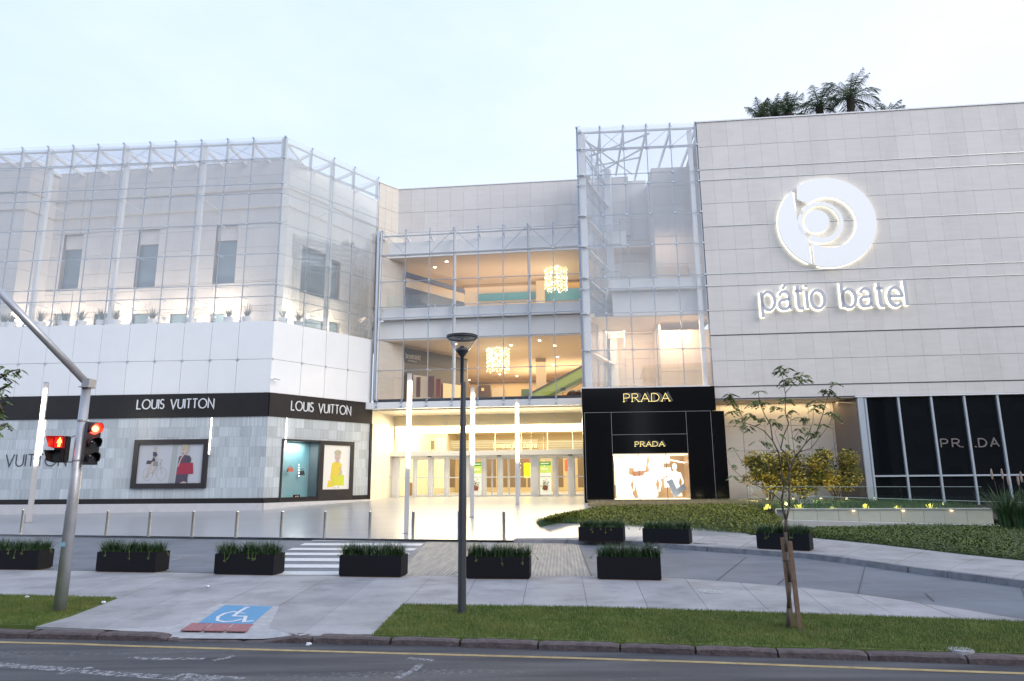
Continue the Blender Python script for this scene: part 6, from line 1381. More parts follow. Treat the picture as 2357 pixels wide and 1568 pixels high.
# mound of ground cover ----------------------------------------------------
def hill(name, front, back, zfb, zbk, bulge, n, lab, mats, size, seed=1, ny=12, nx=40):
    # front/back: world xy polylines of equal role, surface interpolated between them
    def along(P, t):
        L = [0]; 
        for a, b in zip(P, P[1:]): L.append(L[-1] + math.dist(a, b))
        d = t * L[-1]
        for i in range(len(P) - 1):
            if d <= L[i + 1] or i == len(P) - 2:
                f = (d - L[i]) / max(1e-6, L[i + 1] - L[i]); return (P[i][0] + (P[i + 1][0] - P[i][0]) * f, P[i][1] + (P[i + 1][1] - P[i][1]) * f)
    def S(t, s):
        a, b = along(front, t), along(back, t); z = zfb + (zbk - zfb) * s + bulge * math.sin(PI * min(1, s * 1.0)) ** .7 * (math.sin(PI * t) ** .35) + .035 * math.sin(t * 23 + s * 5) * math.sin(PI * s) + (.10 * min(1, s * 8))
        return Vector((a[0] + (b[0] - a[0]) * s, a[1] + (b[1] - a[1]) * s, z))
    mb = MB()
    for i in range(nx + 1):
        for j in range(ny + 1): mb.v.append(tuple(S(i / nx, j / ny)))
    mb.f = [(i * (ny + 1) + j, (i + 1) * (ny + 1) + j, (i + 1) * (ny + 1) + j + 1, i * (ny + 1) + j + 1) for i in range(nx) for j in range(ny)]
    o = tag(mb.build(name, M('soil under cover ' + str(seed), (.03, .05, .012), .95, var=.4, scale=8, bump=.8), None, True), lab, 'ground cover', kind='stuff')
    rr = random.Random(seed)
    for m_, frac in mats:
        pts = []
        for _ in range(int(n * frac)):
            s = rr.random() if m_ is not COVERY else rr.random() ** .6; p = S(rr.random(), s); pts.append((p.x + rr.uniform(-.02, .02), p.y, p.z + rr.uniform(-.01, .07)))
        leaves(pts, size, m_, 'leaves', o, rr)
    return S
F1 = [at_z(x, y, .13) for x, y in ((1241, 1217), (1332, 1219), (1440, 1222), (1590, 1224), (1700, 1230), (1800, 1234))]
B1 = [at_y(x, y, Y) for x, y, Y in ((1262, 1200, 27), (1335, 1184, 30), (1390, 1173, 31.8), (1500, 1171, 32), (1620, 1168, 32), (1722, 1168, 31.3), (1800, 1198, 27.6))]
print('mound', [tuple(round(c, 2) for c in p) for p in B1])
f1 = [(p.x, p.y) for p in F1]; b1 = [(p.x, p.y) for p in B1]
# split so that the crest keeps its own height: use per-point heights
def hill2(name, F, B, bulge, n, mats, size, seed, nx=44, ny=12, lab=None):
    def al(P, t):
        x = t * (len(P) - 1); i = min(int(x), len(P) - 2); return P[i].lerp(P[i + 1], x - i)
    def S(t, s):
        a, b = al(F, t), al(B, t); p = a.lerp(b, s); p.z += bulge * math.sin(PI * s) ** .8 + .10 * min(1, s * 9) + .03 * math.sin(t * 31 + s * 6) * math.sin(PI * s); return p
    mb = MB()
    for i in range(nx + 1):
        for j in range(ny + 1): mb.v.append(tuple(S(i / nx, j / ny)))
    mb.f = [(i * (ny + 1) + j, (i + 1) * (ny + 1) + j, (i + 1) * (ny + 1) + j + 1, i * (ny + 1) + j + 1) for i in range(nx) for j in range(ny)]
    k = len(mb.v)   # skirt at the front so that the mound is closed to the ground
    for i in range(nx + 1): v = mb.v[i * (ny + 1)]; mb.v.append((v[0], v[1], -.1))
    mb.f += [(k + i, k + i + 1, (i + 1) * (ny + 1), i * (ny + 1)) for i in range(nx)]
    o = tag(mb.build(name, M('soil under cover ' + str(seed), (.030, .048, .012), .95, var=.4, scale=8, bump=.8), None, True), lab, None, kind='stuff')
    rr = random.Random(seed)
    for m_, frac in mats:
        pts = []
        for _ in range(int(n * frac)):
            s = rr.random(); t = rr.random()
            if m_ is COVERY and rr.random() > s * .9 + .3: continue
            p = S(t, s); pts.append((p.x, p.y, p.z + rr.uniform(-.01, .08)))
        leaves(pts, size, m_, 'leaves', o, rr)
    return S
S1 = hill2('ground_cover', F1, B1, .08, 26000, ((COVER, .5), (COVERY, .8)), .085, 21)
F2 = [at_z(x, y, .13) for x, y in ((1866, 1237), (2012, 1251.5), (2223.6, 1276), (2357, 1290), (2700, 1333))]
B2 = [at_y(1866, 1226, 24.5), at_y(1960, 1222, 26.2), at_y(2100, 1216, 26.2), at_y(2300, 1218, 25.6), at_y(2700, 1226, 24.8)]
F2 = [at_z(1800, 1233, .13)] + F2; B2 = [at_y(1815, 1226, 26.0)] + B2
S2 = hill2('ground_cover', F2, B2, .02, 26000, ((COVER, .85), (leafmat('ground cover mid', (.06, .10, .012), (.12, .15, .018), .5), .15)), .075, 22)
# dry pale grass along the crest under the shop box
cp = [(p.x, p.y) for p in (at_y(1370, 1170, 32.2), at_y(1700, 1168, 31.6), at_y(1775, 1185, 29.5), at_y(1790, 1180, 31.0), at_y(1740, 1163, 33.2), at_y(1700, 1160, 34.2), at_y(1352, 1163, 34.2))]
PALEG = leafmat('pale seeding grass', (.30, .25, .13), (.46, .38, .22), .8)
gb = tag(MB().poly([Vector((x, y, .71)) for x, y in cp]).build('grass_bed', SOIL), kind='structure')
blades(cp, lambda x, y: .80, 16000, .16, .34, .014, PALEG, 'pale_grass', gb, .6)
blades([(F1[0].x - .1, F1[0].y - .1), (F1[1].x, F1[1].y + .1), (B1[1].x, B1[1].y), (B1[0].x - .3, B1[0].y)], lambda x, y: .22, 2500, .15, .42, .018, BEDG, 'tall_grass', gb, .6)
blades([(f.x, f.y) for f in (F1[0], F1[4], F1[4] + Vector((0, .8, 0)), F1[0] + Vector((.3, .8, 0)))], lambda x, y: .16, 2600, .08, .26, .014, STRAP, 'edge_grass', gb, .6)
# filler ground between mound, plaza and box
tag(MB().poly([Vector((8, 21, .05)), Vector((8, 36, .05)), Vector((40, 36, .05)), Vector((40, 20, .05))]).build('bed_soil', SOIL), kind='structure')

# shrubs in front of the lit recess -----------------------------------------
def shrub(px_, py_, rx, rz_, Y, lab, seed, dens=1500):
    rr = random.Random(seed); C = at_y(px_, py_, Y); R = rx * Y / F; RZ_ = rz_ * Y / F; base = Vector((C.x, C.y, .75)); e = empty('flowering_shrub', base, lab, 'shrub', 'shrubs by the lit recess')
    mb = MB(); ends = []
    for k in range(13):
        a = rr.uniform(0, 2 * PI); q = rr.uniform(.15, .9); t = Vector((C.x + R * q * math.cos(a), C.y + R * .6 * q * math.sin(a), C.z + RZ_ * rr.uniform(-.7, .8))); m_ = base.lerp(t, .45) + Vector((rr.uniform(-.1, .1), 0, .1)); mb.path([base + Vector((rr.uniform(-.12, .12), 0, -.2)), m_, t], [.028, .018, .008], 5); ends.append(t)
    mb.build('stems', BARK, e)
    yl, gr = [], []
    cl = [(rr.uniform(-1, 1), rr.uniform(-.8, .8), rr.uniform(-1, 1), rr.uniform(.22, .38)) for _ in range(34)]
    for _ in range(dens * 4):
        c = rr.choice(cl); v = Vector((rr.gauss(0, 1), rr.gauss(0, 1), rr.gauss(0, 1))).normalized() * c[3] * rr.uniform(.7, 1.05)
        x, y, z = c[0] * .75 + v.x, c[1] * .75 + v.y, c[2] * .75 + v.z
        if x * x + z * z > 1.15: continue
        (yl if (hash((round(c[0], 3), seed)) % 10 < 6) == (rr.random() < .8) else gr).append((C.x + R * x, C.y + R * .65 * y, C.z + RZ_ * z))
    leaves(yl[::2], .19, YSH, 'yellow_foliage', e, rr, True, .35); leaves(yl[1::5], .17, PYL, 'pale_flowers', e, rr, True, .5); leaves(gr, .17, GSH, 'green_foliage', e, rr, True, .35)
    return C
for a in ((1765, 1088, 62, 48, 33.6, 'broad yellow flowering shrub at the left of the lit recess, next to the black box', 31), (1838, 1092, 50, 50, 33.2, 'yellow flowering shrub behind the young tree trunk', 32), (1925, 1082, 58, 50, 33.4, 'tall yellow flowering shrub at the right beside the pale corner post', 33)): shrub(*a)
for x, Y, en in ((1735, 32.8, 26), (1800, 32.3, 34), (1870, 32.3, 34), (1940, 32.4, 20)):
    C = at_y(x, 1160, Y); e = empty('garden_spotlight', Vector((C.x, C.y, .75)), {1735: 'small dark spotlight at the foot of the left shrub', 1800: 'small dark spotlight between left and middle shrubs', 1870: 'small dark spotlight between middle and right shrubs', 1940: 'small dark spotlight at the foot of the right shrub'}[x], 'spotlight', 'spotlights under the shrubs')
    MB().lathe([(.05, 0), (.06, .1), (.05, .12)], 10, (C.x, C.y, .75)).build('housing', DGREY, e)
    l = bpy.data.lights.new('spot_lamp', 'POINT'); l.energy = en; l.color = (1, .82, .45); l.shadow_soft_size = .08; o = bpy.data.objects.new('spot_lamp', l); COL.objects.link(o); o.location = (C.x, C.y - .25, 1.0); o.parent = e; o.matrix_parent_inverse = W2P(e)
# tall reeds at the far right
for i, (x, Y, h) in enumerate(((2316, 24.9, 1.7), (2352, 24.5, 1.5), (2395, 24.0, 1.6))):
    C = at_y(x, 1200, Y); C.z = .3; rr = random.Random(50 + i); e = empty('pampas_grass', C, ['tall pampas grass clump beside the end of the retaining wall', 'tall pampas grass clump at the right picture edge', 'pampas grass clump cut off by the right picture edge'][i], 'ornamental grass', 'pampas grasses')
    V = []; Fc = []
    for k in range(260):
        a = rr.uniform(0, 2 * PI); r0 = rr.uniform(0, .22); L = h * rr.uniform(.5, .95); out_ = rr.uniform(.15, .75); p = Vector((C.x + r0 * math.cos(a), C.y + r0 * math.sin(a), C.z)); m = len(V)
        for j in range(4):
            f = j / 3; q = p + Vector((math.cos(a) * out_ * f * f * L, math.sin(a) * out_ * f * f * L, L * f * (1 - .25 * f * out_))); wv = .012 * (1 - f) + .002; V += [tuple(q + Vector((-math.sin(a) * wv, math.cos(a) * wv, 0))), tuple(q - Vector((-math.sin(a) * wv, math.cos(a) * wv, 0)))]
        Fc += [(m + 2 * j, m + 2 * j + 1, m + 2 * j + 3, m + 2 * j + 2) for j in range(3)]
    me = bpy.data.meshes.new('blades'); me.from_pydata(V, [], Fc); me.materials.append(BEDG); tag(link('blades', me, e), kind='stuff')
    for k in range(2):
        mb = MB(); t = C + Vector((rr.uniform(-.35, .2), rr.uniform(-.2, .2), h * 1.08)); mb.tube(C, t, .008, .005, 5); mb.build('stalk', DRYG, e)
        mb = MB(); mb.ball((t.x - .03, t.y, t.z), .05, 6, 5, .8, .8, 4); mb.build('plume', M('pinkish plume', (.40, .30, .26), .9) if 'pinkish plume' not in bpy.data.materials else bpy.data.materials['pinkish plume'], e)

# ================================================================== PLANTERS
def planter_proto(seed, L=1.36, Dp=.50, H=.46):
    rr = random.Random(seed); e = empty('planter_box', (0, 0, 0), 'x', 'planter')
    mb = MB(); t = .02
    mb.box(-L / 2, L / 2, -Dp / 2, -Dp / 2 + t, .025, H); mb.box(-L / 2, L / 2, Dp / 2 - t, Dp / 2, .025, H); mb.box(-L / 2, -L / 2 + t, -Dp / 2 + t, Dp / 2 - t, .025, H); mb.box(L / 2 - t, L / 2, -Dp / 2 + t, Dp / 2 - t, .025, H)
    mb.build('box', PLANTER, e); MB().box(-L / 2 + .02, L / 2 - .02, -Dp / 2 + .02, Dp / 2 - .02, .0, .028).build('base', RUST, e); MB().box(-L / 2 + t, L / 2 - t, -Dp / 2 + t, Dp / 2 - t, .03, H - .04).build('soil', SOIL, e)
    V = []; Fc = []
    clumps = [(-L / 2 + .1 + (L - .2) * (k + rr.uniform(-.3, .3)) / 8, rr.uniform(-.14, .14), rr.uniform(.88, 1.12)) for k in range(9)]
    for k in range(1300):
        c = rr.choice(clumps); a = rr.uniform(0, 2 * PI); x0, y0 = c[0] + rr.gauss(0, .07), c[1] + rr.gauss(0, .08)
        x0 = max(-L / 2 + .03, min(L / 2 - .03, x0)); y0 = max(-Dp / 2 + .03, min(Dp / 2 - .03, y0)); ln = rr.uniform(.18, .37) * c[2]; ou = rr.uniform(.08, .9); m = len(V)
        if abs(x0) > L / 2 - .15 and rr.random() < .5: a = 0 if x0 > 0 else PI; a += rr.uniform(-.5, .5)
        for j in range(4):
            f = j / 3; r = ou * f * f * ln; q = (x0 + math.cos(a) * r, y0 + math.sin(a) * r, H - .05 + ln * (f - .35 * ou * f * f)); wv = .0085 * (1 - f * .85); V += [(q[0] - math.sin(a) * wv, q[1] + math.cos(a) * wv, q[2]), (q[0] + math.sin(a) * wv, q[1] - math.cos(a) * wv, q[2])]
        Fc += [(m + 2 * j, m + 2 * j + 1, m + 2 * j + 3, m + 2 * j + 2) for j in range(3)]
    me = bpy.data.meshes.new('strap_leaves'); me.from_pydata(V, [], Fc); me.materials.append(STRAP); tag(link('strap_leaves', me, e), kind='stuff')
    mb = MB()
    for k in range(rr.randint(3, 6)):   # runners that hang over the rim
        x = rr.uniform(-L / 2 + .1, L / 2 - .1) if k else (L / 2 if rr.random() < .5 else -L / 2); y = -Dp / 2
        if k == 0: s = 1 if x > 0 else -1; pts = [Vector((x - s * .1, 0, H + .02)), Vector((x + s * .08, -.05, H + .05)), Vector((x + s * .16, -.06, H - .05))]
        else: pts = [Vector((x, y + .08, H + .02)), Vector((x + .02, y - .03, H + .03)), Vector((x + rr.uniform(-.04, .05), y - .04, H - rr.uniform(.06, .16)))]
        mb.path(pts, [.004, .004, .003], 4); q = pts[-1]
        for _ in range(6): a = rr.uniform(0, 2 * PI); mb.add([q, q + Vector((math.cos(a) * .03, -.01, math.sin(a) * .035 + .0)), q + Vector((math.cos(a + .5) * .035, -.01, math.sin(a + .5) * .03))], [(0, 1, 2)])
    tag(mb.build('runners', TREEL, e), kind='stuff'); return e
protos = [planter_proto(61), planter_proto(62), planter_proto(63)]
pl_specs = [((-57, 1312), (81, 1313), 1.0, 'leftmost black planter of strap leaves, cut by the left picture edge'), ((216, 1317), (353, 1319.3), 1, 'black planter of strap leaves right of the traffic light pole'), ((490, 1323), (627, 1325.6), 1, 'black planter of strap leaves at the left edge of the crosswalk'),
            ((779, 1328), (922, 1330), 1, 'black planter of strap leaves between the crosswalk and the lamp post'), ((1073, 1333), (1219, 1334), 1, 'black planter of strap leaves touching the lamp post on its right'), ((1375, 1334), (1523, 1337), 1, 'rightmost black planter of the near row, alone right of the ribbed paving')]
back_specs = [((1332, 1245.5), (1435, 1247.5), .13, 'leftmost black planter on the raised far sidewalk'), ((1480, 1249.5), (1587, 1253), .13, 'middle black planter on the raised far sidewalk'), ((1743, 1263), (1865, 1269), .13, 'right black planter on the far sidewalk, behind the young tree')]
for i, (a, b, s, lab) in enumerate(pl_specs + back_specs):
    zb = .008 if i < 6 else .125; A_, B_ = at_z(*a, zb), at_z(*b, zb); o = protos[i] if i < 3 else copy_tree(protos[i % 3]); t = (B_ - A_); L = t.length; ang = math.atan2(t.y, t.x)
    n = Vector((-math.sin(ang), math.cos(ang), 0)); c = (A_ + B_) / 2 + n * .25 * (L / 1.36 if i < 6 else .9)
    o.location = (c.x, c.y, zb); o.rotation_euler = (0, 0, ang + (PI if i in (3, 5, 7) else 0)); sz = L / 1.36; o.scale = (sz, 1.0 if i < 6 else .95, 1.0 if i < 6 else .95)
    tag(o, lab, 'planter', 'black planters beside the driveway')
    print('planter', i, round(L, 2), round(c.y, 1))

# potted plants on the ledge
def pot_proto(seed):
    rr = random.Random(seed); e = empty('potted_plant', (0, 0, 0), 'x', 'potted plant'); MB().lathe([(.0, 0), (.16, 0), (.19, .26), (.165, .26), (.16, .22), (0, .22)], 14, (0, 0, 0), False).build('pot', WHITE, e); V = []; Fc = []
    for k in range(46):
        a = rr.uniform(0, 2 * PI); ln = rr.uniform(.28, .62); ou = rr.uniform(.2, .95); m = len(V)
        for j in range(4):
            f = j / 3; r = ou * f * ln * .8; wv = .022 * (1 - f * .85); q = (math.cos(a) * r, math.sin(a) * r, .22 + ln * (f - .3 * ou * f * f)); V += [(q[0] - math.sin(a) * wv, q[1] + math.cos(a) * wv, q[2]), (q[0] + math.sin(a) * wv, q[1] - math.cos(a) * wv, q[2])]
        Fc += [(m + 2 * j, m + 2 * j + 1, m + 2 * j + 3, m + 2 * j + 2) for j in range(3)]
    me = bpy.data.meshes.new('leaves'); me.from_pydata(V, [], Fc); me.materials.append(leafmat('pot plant leaf %d' % seed, (.05, .075, .03), (.22, .22, .13), .5, scale=9)); tag(link('leaves', me, e), kind='stuff'); return e
pp = [pot_proto(71), pot_proto(72), pot_proto(73)]
px_l = [(10, WL), (27, WL), (93, WL), (149, WL), (187, WL), (234, WL), (267, WL), (350, WL), (441, WL), (526, WL), (568, WL), (652, WF), (687, WF)]
pot_lab = ['potted plant on the ledge at the left picture edge', 'potted plant on the ledge just right of the picture edge', 'third potted plant on the ledge, wide spiky leaves', 'potted plant on the ledge below the first wing window', 'potted plant on the ledge right below the first wing window', 'potted plant beside a column left of the middle window', 'potted plant right of the column left of the middle window', 'potted plant below the middle wing window', 'slim potted plant on the ledge between middle and right windows', 'potted plant below the right wing window', 'last potted plant before the glass corner', 'potted plant just right of the glass corner', 'second potted plant on the angled glass side']
for i, (x, W) in enumerate(px_l):
    o = pp[i] if i < 3 else copy_tree(pp[i % 3]); u, z = W.px(x, 735, -.55); P = W.pt(u, ZR[-1] - .06, -.55); o.location = P; o.rotation_euler = (0, 0, i * 1.7); o.scale = (1.45,) * 3; tag(o, pot_lab[i], 'potted plant', 'potted plants on the ledge')

# ================================================================== BOLLARDS, LIGHT POLES, LAMP POST
bol = empty('bollard', (0, 0, 0), 'x', 'bollard'); MB().lathe([(.055, 0), (.055, .93), (.05, .945), (0, .945)], 24, (0, 0, 0), False).build('tube', CHROME, bol); MB().lathe([(.075, 0), (.075, .012), (.06, .014)], 20).build('base_ring', DGREY, bol)
bx_ = [(47, 1228), (147, 1231), (243, 1234), (341, 1236), (441, 1237.5), (542, 1238.5), (646, 1239.5), (746, 1240.5), (850, 1241.5), (950, 1242.5), (1056, 1243), (1160, 1244.5)]
nth = ['leftmost steel bollard beside the leftmost light pole', 'steel bollard hidden behind the traffic light pole', 'steel bollard just right of the traffic light pole', 'steel bollard behind the second planter from left', 'steel bollard below the left side of the framed picture', 'steel bollard between the second and third planters', 'steel bollard behind the left end of the crosswalk planter', 'steel bollard below the turquoise display window', 'steel bollard below the right end of the boutique', 'steel bollard just right of the tallest plaza light pole', 'steel bollard mostly hidden by the lamp post', 'rightmost steel bollard at the end of the plaza']
for i, (x, y) in enumerate(bx_):
    o = bol if i == 0 else copy_tree(bol); P = at_z(x, y, .092); o.location = P; tag(o, nth[i], 'bollard', 'steel bollards along the plaza edge')
BEIGE = M('beige painted pole', (.56, .54, .53), .45, .1)
LEDP = emis('warm led strip', (1, .90, .72), 14)
def pole_proto(H=5.6):
    e = empty('light_pole', (0, 0, 0), 'x', 'light pole'); r = .085
    MB().box(-r, r, -r, r, 0, H).build('pole', BEIGE, e); MB().box(-.16, .16, -.16, .16, 0, .012).build('base_plate', STEEL, e)
    MB().box(.0, r + .012, -r - .012, -r + .03, H * .40, H * .955).build('led_strip', LEDP, e); MB().box(-r, r, -r, r, H + .001, H + .03).build('cap', STEEL, e); return e
lp = pole_proto()
specs = [(935, 1227, 862, 'plaza light pole left of the lamp post, tallest in view'), (1086.5, 1190, 893, 'plaza light pole right behind the lamp post'), (1191, 1162, 920, 'smallest plaza light pole near the entrance doors'), (66, 1203, 882, 'leftmost plaza light pole before the boutique')]
for i, (x, y, yt, lab) in enumerate(specs):
    o = lp if i == 0 else copy_tree(lp); P = on_plaza(x, y)
    H = P.y and (at_y(x, yt, P.y).z - P.z); o.location = P; o.scale = (1, 1, H / 5.6); o.rotation_euler = (0, 0, math.radians(6)); tag(o, lab, 'light pole', 'square light poles with led strips'); print('pole', i, [round(c, 2) for c in P], round(H, 2))
    l = bpy.data.lights.new('pole_light', 'AREA'); l.shape = 'RECTANGLE'; l.size = .08; l.size_y = 3.0; l.energy = 40; l.color = (1, .85, .62); q = bpy.data.objects.new('pole_light', l); COL.objects.link(q); q.parent = o; q.location = (.05, -.13, 3.8); q.rotation_euler = (math.radians(90), 0, 0)
    if i == 3:
        pass
# lamp post
B0 = at_z(1063, 1411, .02); T0 = at_y(1064, 772, B0.y); LH = T0.z
print('lamp', LH)
lamp = empty('lamp_post', (B0.x, B0.y, 0), 'tall dark grey lamp post with a glass cone and disc top on the lawn', 'lamp post')
r0 = 9.3 * B0.y / F; zc0 = at_y(1064, 876, B0.y).z; zdk = at_y(1064, 850, B0.y).z; z1k = at_y(1064, 806, B0.y).z
MB().lathe([(r0, 0), (r0 * .97, 1.6), (r0 * .60, zdk - .22), (r0 * .52, zdk - .22)], 8, (B0.x, B0.y, 0)).build('pole', DGREY, lamp)
s = B0.y / F; xs0, ys0 = T0.x, B0.y
MB().lathe([(4.2 * s, zdk - .24), (4.2 * s, at_y(1064, 822, B0.y).z), (15 * s, z1k - .02), (15 * s, z1k + .01), (13 * s, z1k + .03), (5 * s, z1k + .035), (5 * s, z1k + .07), (0, z1k + .07)], 28, (xs0, ys0, 0), False).build('lamp_cone', M('dark blue grey cone', (.05, .055, .07), .35, .4), lamp, True)
zt0 = at_y(1064, 782, B0.y).z
MB().lathe([(15.3 * s, z1k - .015), (35 * s, zt0 + .01)], 32, (xs0, ys0, 0), False).build('glass_cone', glass('lamp glass', (.93, .94, .95), .06, 1.5, white_veil=(.75, .75, .75), ff=.16), lamp, True)
MB().lathe([(33.5 * s, zt0 + .01), (37.5 * s, zt0 + .03), (37.5 * s, zt0 + .042), (35 * s, zt0 + .055), (33.5 * s, zt0 + .05)], 36, (xs0, ys0, 0), False).build('top_ring', DGREY, lamp, True)
MB().lathe([(33.6 * s, zt0 + .04), (20 * s, zt0 + .055)], 36, (xs0, ys0, 0), False).build('reflector_ring', M('silver reflector', (.80, .78, .72), .4, .3), lamp, True)
MB().lathe([(20 * s, zt0 + .05), (10 * s, zt0 + .06), (10 * s, zt0 + .05), (3 * s, zt0 + .03), (3 * s, zt0 - .03), (0, zt0 - .035)], 30, (xs0, ys0, 0), False).build('reflector_disc', M('grey reflector', (.24, .24, .24), .35, .5), lamp, True)
MB().lathe([(37 * s, zt0 + .065), (10 * s, zt0 + .11), (0, zt0 + .115)], 36, (xs0, ys0, 0), False).build('cap', DGREY, lamp, True)

# ================================================================== TRAFFIC LIGHT
TBp = at_z(137, 1407, .02); YT = TBp.y; sT = YT / F
tl = empty('traffic_light', (TBp.x, YT, 0), 'galvanised traffic light pole with overhead arm and red signals on the left lawn', 'traffic light')
Tt = at_y(199, 893, YT)
mb = MB(); mb.tube((TBp.x, YT, -.05), (Tt.x + (TBp.x - Tt.x) * 0, YT, Tt.z), 13.3 * sT, 9.8 * sT, 12); mb.build('pole', GALV, tl, True)
print('pole x', TBp.x, Tt.x, Tt.z)
A0 = at_y(203, 885, YT); A1 = at_y(-70, 600, YT - 1.0)
MB().path([A0, A1, A1 + (A1 - A0) * .8], [8.6 * sT, 8.2 * sT, 7.8 * sT], 14).build('arm', GALV, tl, True)
cx_, cz2 = at_y(206, 882, YT).x, at_y(206, 882, YT).z
MB().box(cx_ - .075, cx_ + .055, YT - .10, YT + .10, cz2 - .07, cz2 + .07).build('bracket_box', GALV, tl); MB().box(cx_ - .12, cx_ + .05, YT - .115, YT + .115, cz2 - .085, cz2 - .07).build('flange', GALV, tl)
MB().lathe([(.015, 0), (.015, .004)], 8).mesh('unused') if False else None
for zz in (at_y(190, 968, YT).z, at_y(185, 1060, YT).z): MB().lathe([(11.8 * sT, zz - .012), (11.8 * sT, zz + .012)], 14, (TBp.x + (Tt.x - TBp.x) * (zz / Tt.z), YT, 0)).build('clamp', GALV, tl)
st = at_y(150, 1251, YT); MB().box(TBp.x - .06, TBp.x + .03, YT - 12.9 * sT, YT - 12.4 * sT, at_y(150, 1257, YT).z, at_y(150, 1247, YT).z).build('sticker', M('pale blue sticker', (.25, .48, .55), .5), tl)
BLK = M('black signal housing', (.012, .010, .011), .35)
REDL = emis('red signal lens', (1, .05, .03), 5); HOTC = emis('signal core', (1, .50, .08), 9); DLENS = M('dark lens', (.05, .055, .06), .1, spec=.8)
VIS = M('signal visor', (.02, .012, .013), .3); VISR = M('visor reddened by lens glow', (.30, .015, .02), .3)  # red glow of the lit lens is painted into its visor
def signal(cx, cz, rot, n, pitch_, Rl, lab):
    e = empty('vehicle_signal', (cx, YT - .02, cz), None, None); e.rotation_euler = (0, 0, rot); WM[e.name] = Matrix.Translation((cx, YT - .02, cz)) @ Matrix.Rotation(rot, 4, 'Z'); e.parent = tl; e.matrix_parent_inverse = W2P(tl); return e
# three lens head: housing faces local -Y, turned towards the right
def head3():
    C0 = at_y(219, 1021, YT); rot = math.radians(52); Mx = Matrix.Translation((C0.x - .01, YT - .05, 0)) @ Matrix.Rotation(rot, 4, 'Z')
    def tr(mb): mb.v = [tuple(Mx @ Vector(v)) for v in mb.v]; return mb
    zs_ = [at_y(222, y, YT).z for y in (988, 1021, 1054.5)]
    hd = tr(MB().box(-.11, .11, .0, .13, zs_[2] - .115, zs_[0] + .115)).build('signal_head', BLK, tl); hd['label'] = 'three lens vehicle signal showing red'
    for k, z in enumerate(zs_):
        mb = MB(); N = 20; R = .092; L_ = .20
        for j in range(N + 1):    # visor, open below
            t = math.radians(-38 + (256) * j / N); x, zz = R * 1.06 * math.cos(t), R * 1.06 * math.sin(t); ll = L_ * (.62 + .38 * max(0, math.sin(t)))
            mb.v += [(x, 0, z + zz), (x, -ll, z + zz), (x * .95, -ll, z + zz * .95), (x * .95, 0, z + zz * .95)]
        for j in range(N):
            for q in range(4): mb.f.append((j * 4 + q, j * 4 + (q + 1) % 4, (j + 1) * 4 + (q + 1) % 4, (j + 1) * 4 + q))
        tr(mb).build('visor', VISR if k == 0 else VIS, hd, True)
        mb = MB(); mb.v = [(0, -.035, z)] + [(R * math.cos(2 * PI * i / 20), -.008, z + R * math.sin(2 * PI * i / 20)) for i in range(20)]; mb.f = [(0, 1 + i, 1 + (i + 1) % 20) for i in range(20)]
        tr(mb).build('lens', REDL if k == 0 else DLENS, hd, True)
        if k == 0:
            mb = MB(); mb.ball((0, -.035, z), .05, 12, 6, 1, .3, 1); tr(mb).build('lamp_core', HOTC, hd, True)
            l = bpy.data.lights.new('signal_lamp', 'POINT'); l.energy = 2.2; l.color = (1, .06, .04); l.shadow_soft_size = .05; o = bpy.data.objects.new('signal_lamp', l); COL.objects.link(o); o.location = Mx @ Vector((0, -.12, z)); o.parent = tl; o.matrix_parent_inverse = W2P(tl)
head3()
def pedhead():
    rot = math.radians(-8); C0 = at_y(143, 1035, YT); Mx = Matrix.Translation((C0.x, YT - .10, 0)) @ Matrix.Rotation(rot, 4, 'Z')
    def tr(mb): mb.v = [tuple(Mx @ Vector(v)) for v in mb.v]; return mb
    za, zb = at_y(143, 1019, YT).z, at_y(143, 1051, YT).z; h = .105
    hd = tr(MB().box(-.10, .115, .02, .12, zb - h, za + h)).build('pedestrian_signal', BLK, tl); hd['label'] = 'two field pedestrian signal showing a red standing figure'
    for k, z in enumerate((za, zb)):
        mb = MB(); mb.hexa([(-.115, -.10, z - h + .03), (.085, -.02, z - h), (.10, .02, z - h + .005), (-.10, .02, z - h + .005), (-.15, -.14, z + h), (.10, -.05, z + h), (.10, .02, z + h - .005), (-.10, .02, z + h - .005)])
        mb.f = [f for i, f in enumerate(mb.f) if i not in (2, 4, 0)]; tr(mb).build('visor', VISR if k == 0 else VIS, hd)
        tr(MB().box(-.095, .095, .005, .02, z - .09, z + .09)).build('lens', M('dark red field', (.25, .01, .015), .3, emit=.6, ecol=(1, .03, .03)) if k == 0 else DLENS, hd)
    z = za; fig = MB(); fig.ball((0.005, 0, z + .065), .016, 8, 5, 1, .3, 1)
    for q in ([(-.028, .045), (.038, .045), (.05, -.01), (.035, -.01), (.027, .02), (.024, -.075), (.008, -.075), (.005, -.02), (.0, -.02), (-.006, -.075), (-.022, -.075), (-.018, .02), (-.03, -.01), (-.045, -.01)],):
        fig.add([(a, -.002, z + b) for a, b in q], [tuple(range(len(q) - 1, -1, -1))])
    tr(fig).build('walking_figure', emis('orange red figure', (1, .30, .05), 7), hd)
    MB().path([Vector(Mx @ Vector((.08, .1, za + .08))), Vector((TBp.x, YT - .05, za + .13))], [.012, .012], 6).build('bracket', GALV, hd); MB().path([Vector(Mx @ Vector((.08, .1, zb - .09))), Vector((TBp.x, YT - .05, zb - .1))], [.012, .012], 6).build('bracket', GALV, hd)
    l = bpy.data.lights.new('signal_lamp', 'POINT'); l.energy = .8; l.color = (1, .06, .04); l.shadow_soft_size = .05; o = bpy.data.objects.new('signal_lamp', l); COL.objects.link(o); o.location = Mx @ Vector((0, -.1, za)); o.parent = tl; o.matrix_parent_inverse = W2P(tl)
pedhead()

